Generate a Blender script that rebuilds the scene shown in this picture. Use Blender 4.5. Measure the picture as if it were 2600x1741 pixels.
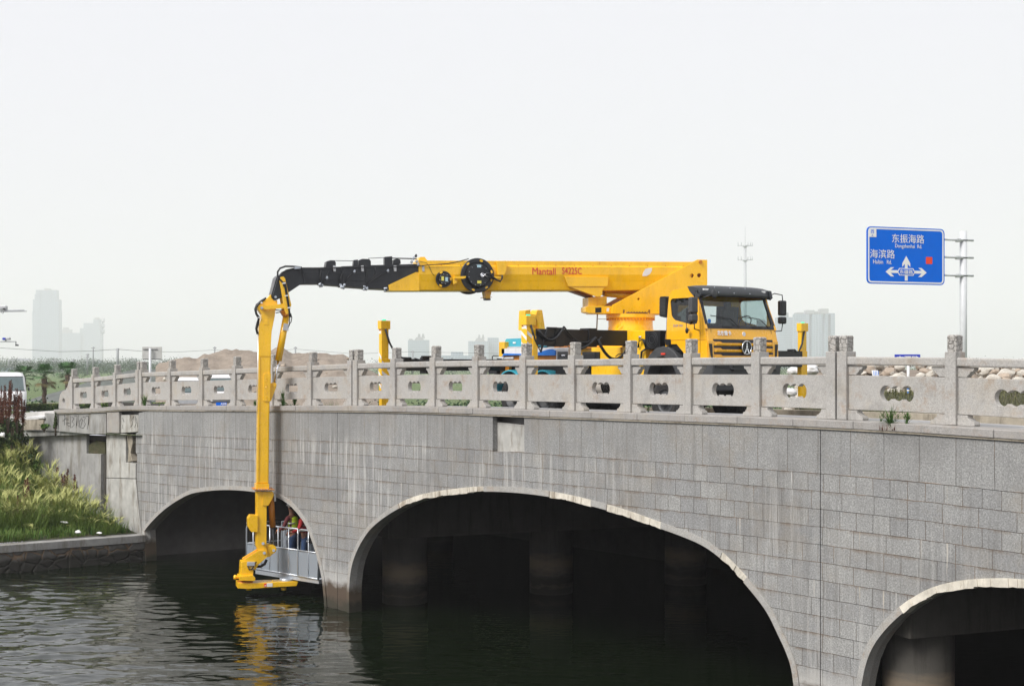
import bpy, bmesh, math, random
from math import sin, cos, pi, radians, sqrt, atan2
from mathutils import Vector, Matrix, noise
from mathutils.geometry import tessellate_polygon
random.seed(7)
R = random.random
S = bpy.context.scene
for o in list(bpy.data.objects): bpy.data.objects.remove(o)

# ------------------------------------------------------------ camera
# The bridge runs along world X, the river lies on its -Y side, Z = 0 is the water.
FL = 3750.0; AL = math.atan(1.293); CA, SA = cos(AL), sin(AL); HY = 932.0; HC = 5.84
cam = bpy.data.cameras.new('camera'); co = bpy.data.objects.new('camera', cam); S.collection.objects.link(co)
co.location = (0, 0, HC); co.rotation_euler = (pi/2, 0, AL)
cam.sensor_width = 36; cam.lens = 36*FL/2600; cam.shift_y = (HY-870.5)/2600
cam.clip_start = 0.5; cam.clip_end = 30000
S.camera = co
# ------------------------------------------------------------ world, sun, exposure
SUN_EL, SUN_AZ = radians(45), radians(272)      # azimuth of the sun measured from +X, anticlockwise
w = bpy.data.worlds.new('World'); S.world = w; w.use_nodes = True
nt = w.node_tree; nt.nodes.clear()
wo = nt.nodes.new('ShaderNodeOutputWorld'); bg = nt.nodes.new('ShaderNodeBackground')
sky = nt.nodes.new('ShaderNodeTexSky'); sky.sky_type = 'NISHITA'; sky.sun_disc = False
sky.sun_elevation = SUN_EL; sky.sun_rotation = (pi/2-SUN_AZ) % (2*pi); sky.altitude = 0
sky.air_density = 1.0; sky.dust_density = 6.0; sky.ozone_density = 1.0
hs = nt.nodes.new('ShaderNodeHueSaturation'); hs.inputs['Saturation'].default_value = 0.10
mxw = nt.nodes.new('ShaderNodeMix'); mxw.data_type = 'RGBA'; mxw.inputs[0].default_value = 0.93
mxw.inputs[7].default_value = (8.0, 8.05, 8.7, 1)      # the even grey-white overcast in front of the clear sky
nt.links.new(sky.outputs[0], hs.inputs['Color']); nt.links.new(hs.outputs[0], mxw.inputs[6])
nt.links.new(mxw.outputs[2], bg.inputs[0]); bg.inputs[1].default_value = 0.084
nt.links.new(bg.outputs[0], wo.inputs[0])
sl = bpy.data.lights.new('sun', 'SUN'); sl.energy = 3.2; sl.angle = radians(24); sl.color = (1, 0.96, 0.92)
so = bpy.data.objects.new('sun', sl); S.collection.objects.link(so)
sd = Vector((cos(SUN_AZ)*cos(SUN_EL), sin(SUN_AZ)*cos(SUN_EL), sin(SUN_EL)))
so.rotation_euler = sd.to_track_quat('Z', 'Y').to_euler(); so.location = (0, -20, 40)
S.view_settings.view_transform = 'Standard'; S.view_settings.look = 'None'
S.view_settings.exposure = 0.44; S.view_settings.gamma = 1
S.cycles.max_bounces = 8; S.cycles.volume_bounces = 5; S.cycles.transparent_max_bounces = 16
S.cycles.caustics_reflective = False; S.cycles.caustics_refractive = False

# ------------------------------------------------------------ survey helpers
# sightings of the calibrated camera intersected with real planes give world metres
def _u(x): return (x-1300)/FL
def P(x, y, D):                 # on the vertical plane y = D (parallel to the bridge)
    u = _u(x); t = D/(SA*u+CA); return Vector(((CA*u-SA)*t, D, HC-(y-HY)/FL*t))
def PX(x, y, X):                # on the vertical plane x = X
    u = _u(x); t = X/(CA*u-SA); return Vector((X, (SA*u+CA)*t, HC-(y-HY)/FL*t))
def PY(x, y, Y):                # at distance Y in front of the camera
    u = _u(x); return Vector(((CA*u-SA)*Y, (SA*u+CA)*Y, HC-(y-HY)/FL*Y))
def interp(tab, x):
    if x <= tab[0][0]: return tab[0][1]
    for (a, b), (c, d) in zip(tab, tab[1:]):
        if x <= c: return b+(d-b)*(x-a)/(c-a)
    return tab[-1][1]
G = 0.805
CAMB = [(-75, -2.6), (-66, -2.0), (-60.9, -1.77), (-58.9, -1.71), (-56.5, -1.61), (-54.3, -1.48), (-51.4, -1.43), (-48.7, -1.385),
        (-46.2, -1.33), (-43.5, -1.27), (-41, -1.215), (-38.3, -1.16), (-36, -1.12), (-34, -1.095), (-31.9, -1.08), (-29.8, -1.075), (-27.8, -1.068),
        (-25.8, -1.06), (-23.8, -1.052), (-21.7, -1.045), (-19.4, -1.05), (-16.8, -1.08), (-15.4, -1.115), (-12, -1.2), (-6, -1.4), (6, -1.9)]
CAMB = [(a*G, b*G+HC) for a, b in CAMB]
def zc(X): return interp(CAMB, X)           # top of the coping stones
ROAD = [(-75, 3.3), (-62, 3.3), (-52, 3.5), (-45, 3.85), (-38, 4.22), (-31, 4.4), (-20, 4.42), (-10, 4.38), (6, 4.0), (40, 3.4)]
def zr(X): return interp(ROAD, X)
DW, DR = 18.5, 18.9                         # wall face, line of the balustrade

# ------------------------------------------------------------ object helpers
COL = S.collection
def tag(o, label=None, cat=None, group=None, kind=None):
    if label: o['label'] = label
    if cat: o['category'] = cat
    if group: o['group'] = group
    if kind: o['kind'] = kind
    return o
def thing(name, label, cat, loc=(0, 0, 0), group=None):
    o = bpy.data.objects.new(name, None); COL.objects.link(o); o.location = loc; o.empty_display_size = .3
    return tag(o, label, cat, group)
class MB:
    def __init__(s): s.v = []; s.f = []; s.sm = []; s.uv = {}; s.t = {}
    def add(s, vs, fs, smooth=False, uvs=None, tint=None):
        b = len(s.v); s.v += [tuple(p) for p in vs]
        for f in fs: s.f.append(tuple(b+i for i in f)); s.sm.append(smooth)
        if uvs:
            for i, q in enumerate(uvs): s.uv[b+i] = q
        if tint is not None:
            for i in range(len(vs)): s.t[b+i] = tint[i] if isinstance(tint, (list, tuple)) else tint
        return s
    def hexa(s, p):             # eight corners: bottom loop then top loop
        return s.add(p, [(3, 2, 1, 0), (4, 5, 6, 7), (0, 1, 5, 4), (1, 2, 6, 5), (2, 3, 7, 6), (3, 0, 4, 7)])
    def box(s, a, b):
        (x0, y0, z0), (x1, y1, z1) = a, b
        x0, x1 = min(x0, x1), max(x0, x1); y0, y1 = min(y0, y1), max(y0, y1); z0, z1 = min(z0, z1), max(z0, z1)
        return s.hexa([(x0, y0, z0), (x1, y0, z0), (x1, y1, z0), (x0, y1, z0), (x0, y0, z1), (x1, y0, z1), (x1, y1, z1), (x0, y1, z1)])
    def tube(s, pts, r, n=8, caps=True, smooth=True, tint=None):
        pts = [Vector(p) for p in pts]; rr = r if isinstance(r, (list, tuple)) else [r]*len(pts)
        vs = []; up = None
        for i, p in enumerate(pts):
            d = (pts[min(i+1, len(pts)-1)]-pts[max(i-1, 0)])
            if d.length < 1e-9: d = Vector((0, 0, 1))
            d.normalize()
            if up is None: up = Vector((0, 0, 1)) if abs(d.z) < .9 else Vector((1, 0, 0))
            a = d.cross(up)
            if a.length < 1e-6: a = d.orthogonal()
            a.normalize(); b = a.cross(d).normalized(); up = b
            for k in range(n):
                t = 2*pi*k/n; vs.append(p+(a*cos(t)+b*sin(t))*rr[i])
        fs = [(i*n+k, i*n+(k+1) % n, (i+1)*n+(k+1) % n, (i+1)*n+k) for i in range(len(pts)-1) for k in range(n)]
        s.add(vs, fs, smooth, tint=tint)
        if caps:
            b = len(s.v)-len(vs)
            s.f.append(tuple(b+k for k in range(n))[::-1]); s.sm.append(False)
            s.f.append(tuple(b+(len(pts)-1)*n+k for k in range(n))); s.sm.append(False)
        return s
    def cyl(s, a, b, r, r2=None, n=16): return s.tube([a, b], [r, r if r2 is None else r2], n)
    def poly(s, outer, holes, f3, off, uvf=None):
        loops = [list(outer)]+[list(h) for h in (holes or [])]
        tri = tessellate_polygon([[Vector((p[0], p[1], 0)) for p in l] for l in loops])
        flat = [p for l in loops for p in l]; n = len(flat); off = Vector(off)
        F = [Vector(f3(*p)) for p in flat]
        uvs = [uvf(*p) for p in flat]*2 if uvf else None
        fs = [tuple(t) for t in tri]+[tuple(n+i for i in reversed(t)) for t in tri]
        s.add(F+[q+off for q in F], fs, False, uvs)
        b = len(s.v)-2*n; k = 0
        for l in loops:             # side walls get vertices of their own
            m = len(l); vs = []; fs = []; uv2 = []
            for i in range(m):
                i2 = (i+1) % m; q = [F[k+i], F[k+i2], F[k+i2]+off, F[k+i]+off]; c = len(vs); vs += q; fs.append((c, c+1, c+2, c+3))
                if uvf:
                    ua, ub = uvf(*l[i]), uvf(*l[i2]); uv2 += [ua, ub, (ub[0]+off.length, ub[1]), (ua[0]+off.length, ua[1])]
            s.add(vs, fs, False, uv2 if uvf else None); k += m
        return s
    def grid(s, nx, ny, fn, smooth=True, uvf=None):
        vs = [fn(i, j) for j in range(ny+1) for i in range(nx+1)]
        fs = [(j*(nx+1)+i, j*(nx+1)+i+1, (j+1)*(nx+1)+i+1, (j+1)*(nx+1)+i) for j in range(ny) for i in range(nx)]
        return s.add(vs, fs, smooth, [uvf(i, j) for j in range(ny+1) for i in range(nx+1)] if uvf else None)
    def ball(s, c, r, n=10, m=7, fn=None, tint=None):
        c = Vector(c); rx, ry, rz = r if isinstance(r, (tuple, list)) else (r, r, r); vs = []
        for j in range(m+1):
            for i in range(n):
                t, q = 2*pi*i/n, pi*j/m; d = Vector((cos(t)*sin(q), sin(t)*sin(q), cos(q))); k = fn(d) if fn else 1
                vs.append(c+Vector((d.x*rx, d.y*ry, d.z*rz))*k)
        fs = [(j*n+i, (j+1)*n+i, (j+1)*n+(i+1) % n, j*n+(i+1) % n) for j in range(m) for i in range(n)]
        return s.add(vs, fs, True, tint=tint)
    def build(s, name, mat, parent=None, bevel=0, seg=2, fix=True):
        me = bpy.data.meshes.new(name); me.from_pydata(s.v, [], s.f)
        me.polygons.foreach_set('use_smooth', s.sm)
        if s.uv:
            ul = me.uv_layers.new(name='UVMap'); li = [0]*len(me.loops); me.loops.foreach_get('vertex_index', li)
            d = []
            for i in li: d += s.uv.get(i, (0, 0))
            ul.data.foreach_set('uv', d)
        if s.t:
            at = me.attributes.new('tint', 'FLOAT', 'POINT'); at.data.foreach_set('value', [s.t.get(i, 0.0) for i in range(len(s.v))])
        me.materials.append(mat)
        if fix and len(s.f) < 60000:
            bm = bmesh.new(); bm.from_mesh(me); bmesh.ops.remove_doubles(bm, verts=bm.verts, dist=1e-5) if not s.uv else None
            bmesh.ops.recalc_face_normals(bm, faces=bm.faces); bm.to_mesh(me); bm.free()
        o = bpy.data.objects.new(name, me); COL.objects.link(o)
        if bevel:
            m = o.modifiers.new('bevel', 'BEVEL'); m.width = bevel; m.segments = seg; m.limit_method = 'ANGLE'; m.angle_limit = radians(50)
        if parent is not None: attach(o, parent)
        return o
def wloc(p):
    v = Vector(p.location)
    while p.parent: p = p.parent; v = v+p.location
    return v
def attach(o, parent):
    o.parent = parent; o.matrix_parent_inverse = Matrix.Translation(-wloc(parent)) if parent.type == 'EMPTY' else Matrix.Identity(4)
def text(name, body, size, mat, mtx, parent, bold=0.0, sx=1.0, align='CENTER', thick=.002):
    cu = bpy.data.curves.new(name, 'FONT'); cu.body = body; cu.size = size; cu.offset = bold; cu.align_x = align; cu.align_y = 'CENTER'
    cu.extrude = thick
    ob = bpy.data.objects.new(name, cu); COL.objects.link(ob)
    dg = bpy.context.evaluated_depsgraph_get(); me = bpy.data.meshes.new_from_object(ob.evaluated_get(dg))
    bpy.data.objects.remove(ob); bpy.data.curves.remove(cu)
    me.materials.clear(); me.materials.append(mat)
    me.transform(Matrix.Diagonal((sx, 1, 1, 1))); me.transform(mtx)
    o = bpy.data.objects.new(name, me); COL.objects.link(o); attach(o, parent); return o
def frame(o, xd, yd):       # matrix with text x along xd, text y along yd
    xd, yd = Vector(xd).normalized(), Vector(yd).normalized(); zd = xd.cross(yd)
    m = Matrix((xd, yd, zd)).transposed().to_4x4(); m.translation = Vector(o); return m

# ------------------------------------------------------------ materials
def srgb(c): return tuple((x/12.92 if x <= .04045 else ((x+.055)/1.055)**2.4) for x in c)
class NT:
    def __init__(s, name):
        s.m = bpy.data.materials.new(name); s.m.use_nodes = True; s.t = s.m.node_tree; s.b = s.t.nodes['Principled BSDF']
    def n(s, typ, ins=None, **kw):
        nd = s.t.nodes.new('ShaderNode'+typ)
        for k, v in kw.items(): setattr(nd, k, v)
        for k, v in (ins or {}).items(): s.link(v, nd.inputs[k])
        return nd
    def link(s, v, sock):
        if isinstance(v, bpy.types.NodeSocket): s.t.links.new(v, sock)
        elif isinstance(v, bpy.types.Node): s.t.links.new(v.outputs[0], sock)
        else: sock.default_value = v
    def noise(s, vec, scale, detail=4, rough=.55): return s.n('TexNoise', {'Vector': vec, 'Scale': scale, 'Detail': detail, 'Roughness': rough}).outputs['Fac']
    def ramp(s, fac, stops):
        r = s.n('ValToRGB', {'Fac': fac}); e = r.color_ramp.elements
        while len(e) < len(stops): e.new(.5)
        for q, (p, c) in zip(e, stops): q.position = p; q.color = (c if isinstance(c, tuple) else (c, c, c))+((1,) if not isinstance(c, tuple) or len(c) == 3 else ())
        return r.outputs[0]
    def mix(s, fac, a, b, mode='MIX'):
        m = s.n('Mix', data_type='RGBA', blend_type=mode); s.link(fac, m.inputs[0])
        for v, i in ((a, 6), (b, 7)): s.link(v+(1,) if isinstance(v, tuple) and len(v) == 3 else v, m.inputs[i])
        return m.outputs[2]
    def math(s, op, a, b=0.0, c=None):
        m = s.n('Math', operation=op); s.link(a, m.inputs[0]); s.link(b, m.inputs[1])
        if c is not None: s.link(c, m.inputs[2])
        return m.outputs[0]
    def mr(s, v, a, b, c, d):
        return s.n('MapRange', {0: v, 1: a, 2: b, 3: c, 4: d}).outputs[0]
    def xyz(s, kind='Object'):
        if kind == 'Object': return s.n('NewGeometry').outputs['Position']
        return s.n('TexCoord').outputs[kind]
    def scale(s, vec, sc, loc=(0, 0, 0)): return s.n('Mapping', {'Vector': vec, 'Scale': sc, 'Location': loc}).outputs[0]
    def bump(s, h, st=.3, dist=.01, nrm=None):
        b = s.n('Bump', {'Height': h, 'Strength': st, 'Distance': dist})
        if nrm is not None: s.link(nrm, b.inputs['Normal'])
        s.link(b, s.b.inputs['Normal']); return b.outputs[0]
    def set(s, **k):
        for a, v in k.items():
            nm = {'col': 'Base Color', 'rough': 'Roughness', 'metal': 'Metallic', 'ior': 'IOR', 'trans': 'Transmission Weight', 'coat': 'Coat Weight', 'alpha': 'Alpha', 'spec': 'Specular IOR Level', 'ecol': 'Emission Color', 'estr': 'Emission Strength', 'sheen': 'Sheen Weight'}[a]
            s.link(v+(1,) if isinstance(v, tuple) and len(v) == 3 else v, s.b.inputs[nm])
        return s
def plain(name, col, rough=.5, metal=0, var=.12, scale=6, bump=0, coat=0, dirt=None):
    n = NT(name); p = n.xyz(); f = n.noise(p, scale, 5)
    a = tuple(max(0, c*(1-var)) for c in col); b = tuple(min(1, c*(1+var)) for c in col)
    c = n.mix(n.mr(f, .3, .7, 0, 1), a, b)
    if dirt:
        g = n.noise(n.scale(p, (1, 1, .25)), scale*.6, 7, .75); c = n.mix(n.mr(g, .50, .66, 0, dirt[1]), c, dirt[0])
    n.set(col=c, rough=n.mr(n.noise(p, scale*3, 3), .3, .7, max(.02, rough-.08), min(1, rough+.1)), metal=metal, coat=coat)
    if bump: n.bump(n.noise(p, scale*8, 3), bump, .01)
    return n.m
def granite_nodes(n, p, light, dark, sc=1.0, warm=None):
    sp = n.noise(p, 48*sc, 3, .7); sp2 = n.n('TexVoronoi', {'Vector': p, 'Scale': 60*sc}).outputs['Distance']
    c = n.mix(n.mr(sp, .36, .66, 0, 1), dark, light)
    c = n.mix(n.mr(sp2, .05, .3, .35, 0), c, tuple(x*.55 for x in dark))
    c = n.mix(n.mr(n.noise(p, 1.1, 5, .6), .35, .7, .0, .55), c, tuple(x*.80 for x in light))
    if warm: c = n.mix(n.mr(n.noise(p, 2.3, 6, .7), .5, .75, 0, .55), c, warm)
    return c
def m_granite(name, light=(.50, .485, .455), dark=(.30, .29, .27), warm=(.42, .365, .28), carve=False, tide=False):
    n = NT(name); p = n.xyz(); c = granite_nodes(n, p, light, dark, 1, warm)
    # rain dirt in streaks of its own shape
    st = n.noise(n.scale(p, (5, 5, .6)), 1.6, 6, .7); c = n.mix(n.mr(st, .55, .8, 0, .5), c, (.17, .155, .13))
    c = n.mix(n.mr(n.noise(p, 3.2, 7, .75), .54, .68, 0, .5), c, (.30, .20, .12)); c = n.mix(n.mr(n.noise(n.scale(p, (1, 1, 1), (7, 7, 7)), 1.7, 7, .75), .52, .68, 0, .45), c, (.20, .195, .185))
    h = n.noise(p, 60, 3)
    if carve:
        wv = n.mr(n.n('TexVoronoi', {'Vector': n.n('VectorMath', {0: p, 1: n.n('VectorMath', {0: n.n('TexNoise', {'Vector': p, 'Scale': 9.0}).outputs[1], 'Scale': .10}, operation='SCALE').outputs[0]}, operation='ADD').outputs[0], 'Scale': 11}, feature='DISTANCE_TO_EDGE').outputs['Distance'], 0, .07, 0, 1)
        h = n.math('ADD', n.math('MULTIPLY', wv, 2.0), h); c = n.mix(.35, c, (.50, .48, .44)); c = n.mix(n.mr(wv, .05, .4, .55, 0), c, (.22, .19, .155))
    if tide:
        z = n.n('SeparateXYZ', {0: p}).outputs[2]; zz = n.math('ADD', z, n.math('MULTIPLY', n.math('SUBTRACT', n.noise(p, 3, 4), .5), .5)); c = n.mix(n.mr(zz, .5, .75, 1, 0), c, (.10, .075, .05)); c = n.mix(n.mr(zz, .12, .3, .85, 0), c, (.028, .028, .018))
    n.set(col=c, rough=.82); n.bump(h, .5 if not carve else .9, .004 if not carve else .012); return n.m
def m_wall(name):
    n = NT(name); p = n.xyz(); uv = n.n('UVMap').outputs[0]; sep = n.n('SeparateXYZ', {0: uv}); u, v = sep.outputs[0], sep.outputs[1]
    wob = n.n('CombineXYZ', {0: n.math('MULTIPLY', n.math('SUBTRACT', n.noise(p, 3, 2), .5), .02), 1: n.math('MULTIPLY', n.math('SUBTRACT', n.noise(n.scale(p, (1, 1, 1), (9, 3, 1)), 2.5, 3), .5), .022)}).outputs[0]
    uvw = n.n('VectorMath', {0: uv, 1: wob}, operation='ADD').outputs[0]
    f0 = n.noise(p, 34, 3, .75); f1 = n.noise(p, 11, 4, .7)
    c = n.mix(n.mr(f0, .34, .64, 0, 1), (.168, .171, .165), (.408, .412, .400)); c = n.mix(n.mr(f1, .35, .65, .0, .55), c, (.235, .235, .232))
    c = n.mix(n.mr(n.noise(p, 52, 2), .62, .70, 0, .8), c, (.60, .60, .58)); c = n.mix(n.mr(n.noise(n.scale(p, (1, 1, 1), (4, 4, 4)), 46, 2), .62, .70, 0, .75), c, (.09, .09, .09))
    b1 = n.n('TexBrick', {'Vector': n.scale(uvw, (1, 1, 1), (0, -.73+.287*20, 0)), 'Color1': (.455, .455, .46, 1), 'Color2': (.555, .55, .54, 1), 'Mortar': (0, 0, 0, 1), 'Scale': 1, 'Mortar Size': .0055, 'Mortar Smooth': .6, 'Bias': 0, 'Brick Width': .63, 'Row Height': .287}, offset=.37, offset_frequency=3, squash=.52, squash_frequency=2)
    b2 = n.n('TexBrick', {'Vector': n.scale(uvw, (1, 1, 1), (.12, 10, 0)), 'Color1': (.48, .48, .48, 1), 'Color2': (.535, .53, .525, 1), 'Mortar': (0, 0, 0, 1), 'Scale': 1, 'Mortar Size': .005, 'Mortar Smooth': .5, 'Brick Width': .655, 'Row Height': 40}, offset=0, squash=1)
    top = n.mr(v, .728, .732, 1, 0)
    tone = n.mix(top, b1.outputs[0], b2.outputs[0]); fac = n.n('Mix', data_type='FLOAT'); n.link(top, fac.inputs[0]); n.link(b1.outputs[1], fac.inputs[2]); n.link(b2.outputs[1], fac.inputs[3]); fac = fac.outputs[0]
    hl = n.mr(n.math('ABSOLUTE', n.math('SUBTRACT', n.n('SeparateXYZ', {0: uvw}).outputs[1], .73)), .004, .009, 1, 0); fac = n.math('MAXIMUM', fac, hl)
    c = n.mix(1, c, n.mix(1, tone, (2, 2, 2), 'MULTIPLY'), 'MULTIPLY')
    # big weathered areas, darker and browner low down on the courses
    c = n.mix(n.mr(n.noise(p, .5, 7, .7), .42, .62, 0, .45), c, (.15, .147, .14)); c = n.mix(n.mr(n.noise(n.scale(p, (1, 1, 1), (20, 1, 3)), .8, 7, .75), .5, .66, 0, .30), c, (.27, .225, .165))
    vis = n.mr(n.noise(n.scale(p, (1, 1, 2.4)), 1.5, 5, .75), .40, .60, .05, 1.0)
    jc = n.mix(n.mr(n.noise(p, 2.2, 3), .42, .58, 0, 1), (.065, .048, .033), (.23, .15, .085))
    c = n.mix(n.math('MULTIPLY', fac, vis), c, jc)
    # brown bleed hanging from the course joints, rust lines beside upright joints
    row = n.math('FRACT', n.math('DIVIDE', n.math('SUBTRACT', n.math('ADD', v, n.math('MULTIPLY', n.math('SUBTRACT', n.noise(p, 4, 3), .5), .05)), .73), .287))
    bl = n.math('MULTIPLY', n.mr(row, 0, .22, 1, 0), n.mr(n.noise(n.scale(p, (1.0, 1, .8)), 1.5, 6, .75), .47, .60, 0, .8))
    c = n.mix(n.math('MULTIPLY', bl, n.mr(v, .72, .73, 0, 1)), c, (.16, .115, .075))
    # lime runs: short pale drips that begin at a joint and thin out downwards
    cell = n.n('TexVoronoi', {'Vector': n.n('CombineXYZ', {0: n.math('MULTIPLY', n.math('ADD', u, n.math('MULTIPLY', n.math('SUBTRACT', n.noise(p, 2.5, 3), .5), .05)), 6.0), 1: n.math('FLOOR', n.math('DIVIDE', n.math('ADD', v, .55), .861)), 2: 0}).outputs[0], 'Scale': 1}, voronoi_dimensions='2D')
    ph = n.math('FRACT', n.math('DIVIDE', n.math('ADD', v, .13), .861)); rnd = n.n('SeparateColor', {0: cell.outputs['Color']}).outputs
    dist = n.math('ABSOLUTE', n.math('SUBTRACT', n.math('FRACT', n.math('MULTIPLY', n.math('ADD', u, n.math('MULTIPLY', n.math('SUBTRACT', n.noise(p, 2.0, 4), .5), .06)), 4.3)), .5))
    wn = n.n('TexWhiteNoise', {'Vector': n.n('CombineXYZ', {0: n.math('FLOOR', n.math('MULTIPLY', u, 4.3)), 1: n.math('FLOOR', n.math('DIVIDE', n.math('ADD', v, .13), .861)), 2: 0}).outputs[0]}, noise_dimensions='2D'); wv = n.n('SeparateColor', {0: wn.outputs[1]}).outputs
    width = n.math('MULTIPLY', n.math('SUBTRACT', wv[1], n.math('MULTIPLY', ph, .9)), .10)
    drip = n.math('MULTIPLY', n.mr(n.math('SUBTRACT', width, dist), 0, .05, 0, 1), n.mr(wv[0], .58, .72, 0, .75))
    drip = n.math('MULTIPLY', n.math('MULTIPLY', drip, n.mr(n.noise(n.scale(p, (9, 9, 1.5)), 2, 4, .7), .38, .6, .15, 1)), n.mr(v, .55, .85, .0, 1))
    c = n.mix(drip, c, n.mix(wv[2], (.60, .59, .56), (.50, .43, .32)))
    sx = n.noise(n.scale(n.n('CombineXYZ', {0: u, 1: n.math('MULTIPLY', v, .35), 2: 0}).outputs[0], (9, 1, 1)), 1, 5, .75)
    grp = n.mr(n.noise(n.n('CombineXYZ', {0: n.math('MULTIPLY', u, .42), 1: n.math('MULTIPLY', v, .5), 2: 9.1}).outputs[0], 1, 3), .44, .58, .12, 1); left = n.mr(u, -26, -22, 1, .45)
    c = n.mix(n.math('MULTIPLY', n.math('MULTIPLY', n.mr(sx, .50, .60, 0, .62), n.math('MULTIPLY', grp, left)), n.mr(v, .55, .85, .25, 1)), c, (.56, .55, .52)); sx2 = n.noise(n.scale(n.n('CombineXYZ', {0: u, 1: n.math('MULTIPLY', v, .3), 2: 7}).outputs[0], (5, 1, 1)), 1, 5, .75)
    c = n.mix(n.mr(sx2, .52, .66, 0, .40), c, (.125, .12, .112))
    z = n.n('SeparateXYZ', {0: p}).outputs[2]; zz = n.math('ADD', z, n.math('MULTIPLY', n.math('SUBTRACT', n.noise(p, 3, 4), .5), .5))
    c = n.mix(n.mr(zz, .70, 1.05, .6, 0), c, (.50, .49, .46)); c = n.mix(n.mr(zz, .55, .72, 1, 0), c, (.085, .060, .040)); c = n.mix(n.mr(zz, .12, .3, .8, 0), c, (.03, .03, .018))
    n.set(col=c, rough=.85)
    n.bump(n.math('SUBTRACT', n.math('ADD', f0, n.math('MULTIPLY', f1, .6)), n.math('MULTIPLY', fac, 1.6)), .6, .008); return n.m
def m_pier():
    n = NT('under_bridge_concrete'); p = n.xyz(); c = n.mix(n.mr(n.noise(p, 1.5, 6, .7), .35, .65, 0, 1), (.050, .046, .038), (.070, .064, .054))  # base tone lowered to put the shade under the deck into the colour
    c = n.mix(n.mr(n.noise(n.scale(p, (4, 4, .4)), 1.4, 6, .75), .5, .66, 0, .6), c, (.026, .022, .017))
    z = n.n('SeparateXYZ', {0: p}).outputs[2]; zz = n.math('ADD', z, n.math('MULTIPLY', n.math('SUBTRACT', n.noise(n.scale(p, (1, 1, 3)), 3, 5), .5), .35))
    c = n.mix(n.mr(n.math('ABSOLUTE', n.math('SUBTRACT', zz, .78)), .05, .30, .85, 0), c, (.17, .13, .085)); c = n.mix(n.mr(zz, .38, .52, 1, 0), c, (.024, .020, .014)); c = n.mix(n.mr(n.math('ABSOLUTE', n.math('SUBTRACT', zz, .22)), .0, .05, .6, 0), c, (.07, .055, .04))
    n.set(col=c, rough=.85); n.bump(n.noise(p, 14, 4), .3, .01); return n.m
def m_water():
    n = NT('river_water'); p = n.xyz()
    # the waves themselves are modelled; only the smallest ripples on them are a bump
    q = n.n('VectorRotate', {'Vector': p, 'Angle': -AL}, rotation_type='Z_AXIS').outputs[0]
    h = n.math('ADD', n.math('MULTIPLY', n.noise(n.scale(q, (.5, 1.0, 1), (3, 8, 0)), 4.5, 2, .5), .5), n.math('MULTIPLY', n.noise(n.scale(q, (.6, 1.0, 1), (7, 2, 0)), 11.0, 2, .5), .12))
    n.set(col=(.0045, .0085, .0028), rough=.012, ior=1.6, spec=.5)
    sp = n.n('SeparateXYZ', {0: p}); calm = n.mr(sp.outputs[1], 9, 18, 1.0, .34)
    patch = n.mr(n.noise(p, .13, 2), .38, .62, .6, 1.15)
    b = n.n('Bump', {'Height': h, 'Strength': n.math('MULTIPLY', calm, patch), 'Distance': .035}); n.link(b, n.b.inputs['Normal']); return n.m
def m_leaf(name, a, b, c=None, rough=.6):
    n = NT(name); at = n.n('Attribute', attribute_name='tint').outputs['Fac']
    st = [(0, a), (.55, b)]+([(1, c)] if c else [])
    n.set(col=n.ramp(at, st), rough=rough, spec=.2)
    n.b.inputs['Subsurface Weight'].default_value = 0
    return n.m
def m_soil(name, a, b, c, sc=1):
    n = NT(name); p = n.xyz(); f = n.noise(p, 1.1*sc, 9, .65)
    col = n.mix(n.mr(f, .35, .65, 0, 1), a, b); col = n.mix(n.mr(n.noise(p, 5*sc, 6, .7), .55, .7, 0, .6), col, c)
    n.set(col=col, rough=.95); n.bump(n.noise(p, 6*sc, 8, .7), .8, .12/sc); return n.m
YEL = (.94, .535, .004)
M = {}
M['yel'] = plain('yellow_paint', YEL, .30, 0, .06, 2.2, 0, .35, ((.34, .17, .03), .25))
M['cab'] = plain('cab_yellow_paint', (.92, .46, .008), .22, 0, .04, 2.2, 0, .6)
M['boomblack'] = plain('black_boom_paint', (.0075, .010, .013), .38, 0, .25, 4, .02, .05, ((.05, .048, .045), .35))
M['blk'] = plain('black_paint', (.006, .007, .009), .4, 0, .3, 5)
M['hose'] = plain('rubber_hose', (.010, .011, .013), .45, 0, .3, 20)
M['rub'] = plain('tyre_rubber', (.014, .014, .015), .75, 0, .35, 14, .3, 0, ((.075, .07, .06), .6))
M['dgrey'] = plain('dark_grey_plastic', (.055, .058, .062), .5, 0, .12, 8, .05)
M['vgrey'] = plain('visor_grey_plastic', (.042, .047, .052), .42, 0, .1, 8)
M['chrome'] = plain('chrome', (.75, .76, .78), .14, 1, .05, 8)
M['steel'] = plain('galvanised_steel', (.46, .50, .55), .38, .55, .12, 14)
M['alum'] = plain('aluminium_rail', (.62, .66, .70), .35, .6, .08, 14)
M['white'] = plain('white_paint', (.72, .72, .72), .4, 0, .06, 6, 0, .2, ((.4, .38, .35), .35))
M['lwhite'] = plain('lettering_white', (.82, .82, .80), .45, 0, .03, 6)
M['red'] = plain('red_lettering', (.62, .02, .025), .4, 0, .05, 6)
M['redb'] = plain('red_sign_patch', (.85, .05, .01), .5, 0, .04, 6)
M['blue'] = plain('road_sign_blue', (.0, .14, .72), .8, 0, .03, 3)
M['blue'].node_tree.nodes['Principled BSDF'].inputs['Specular IOR Level'].default_value = .08
M['dkblue'] = plain('street_name_sign_blue', (.008, .03, .42), .4, 0, .06, 3)
M['tarp'] = plain('blue_tarpaulin', (.008, .17, .62), .55, 0, .12, 5, .1)
M['cyan'] = plain('cyan_paint', (.05, .42, .55), .35, 0, .1, 3, 0, .3)
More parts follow.
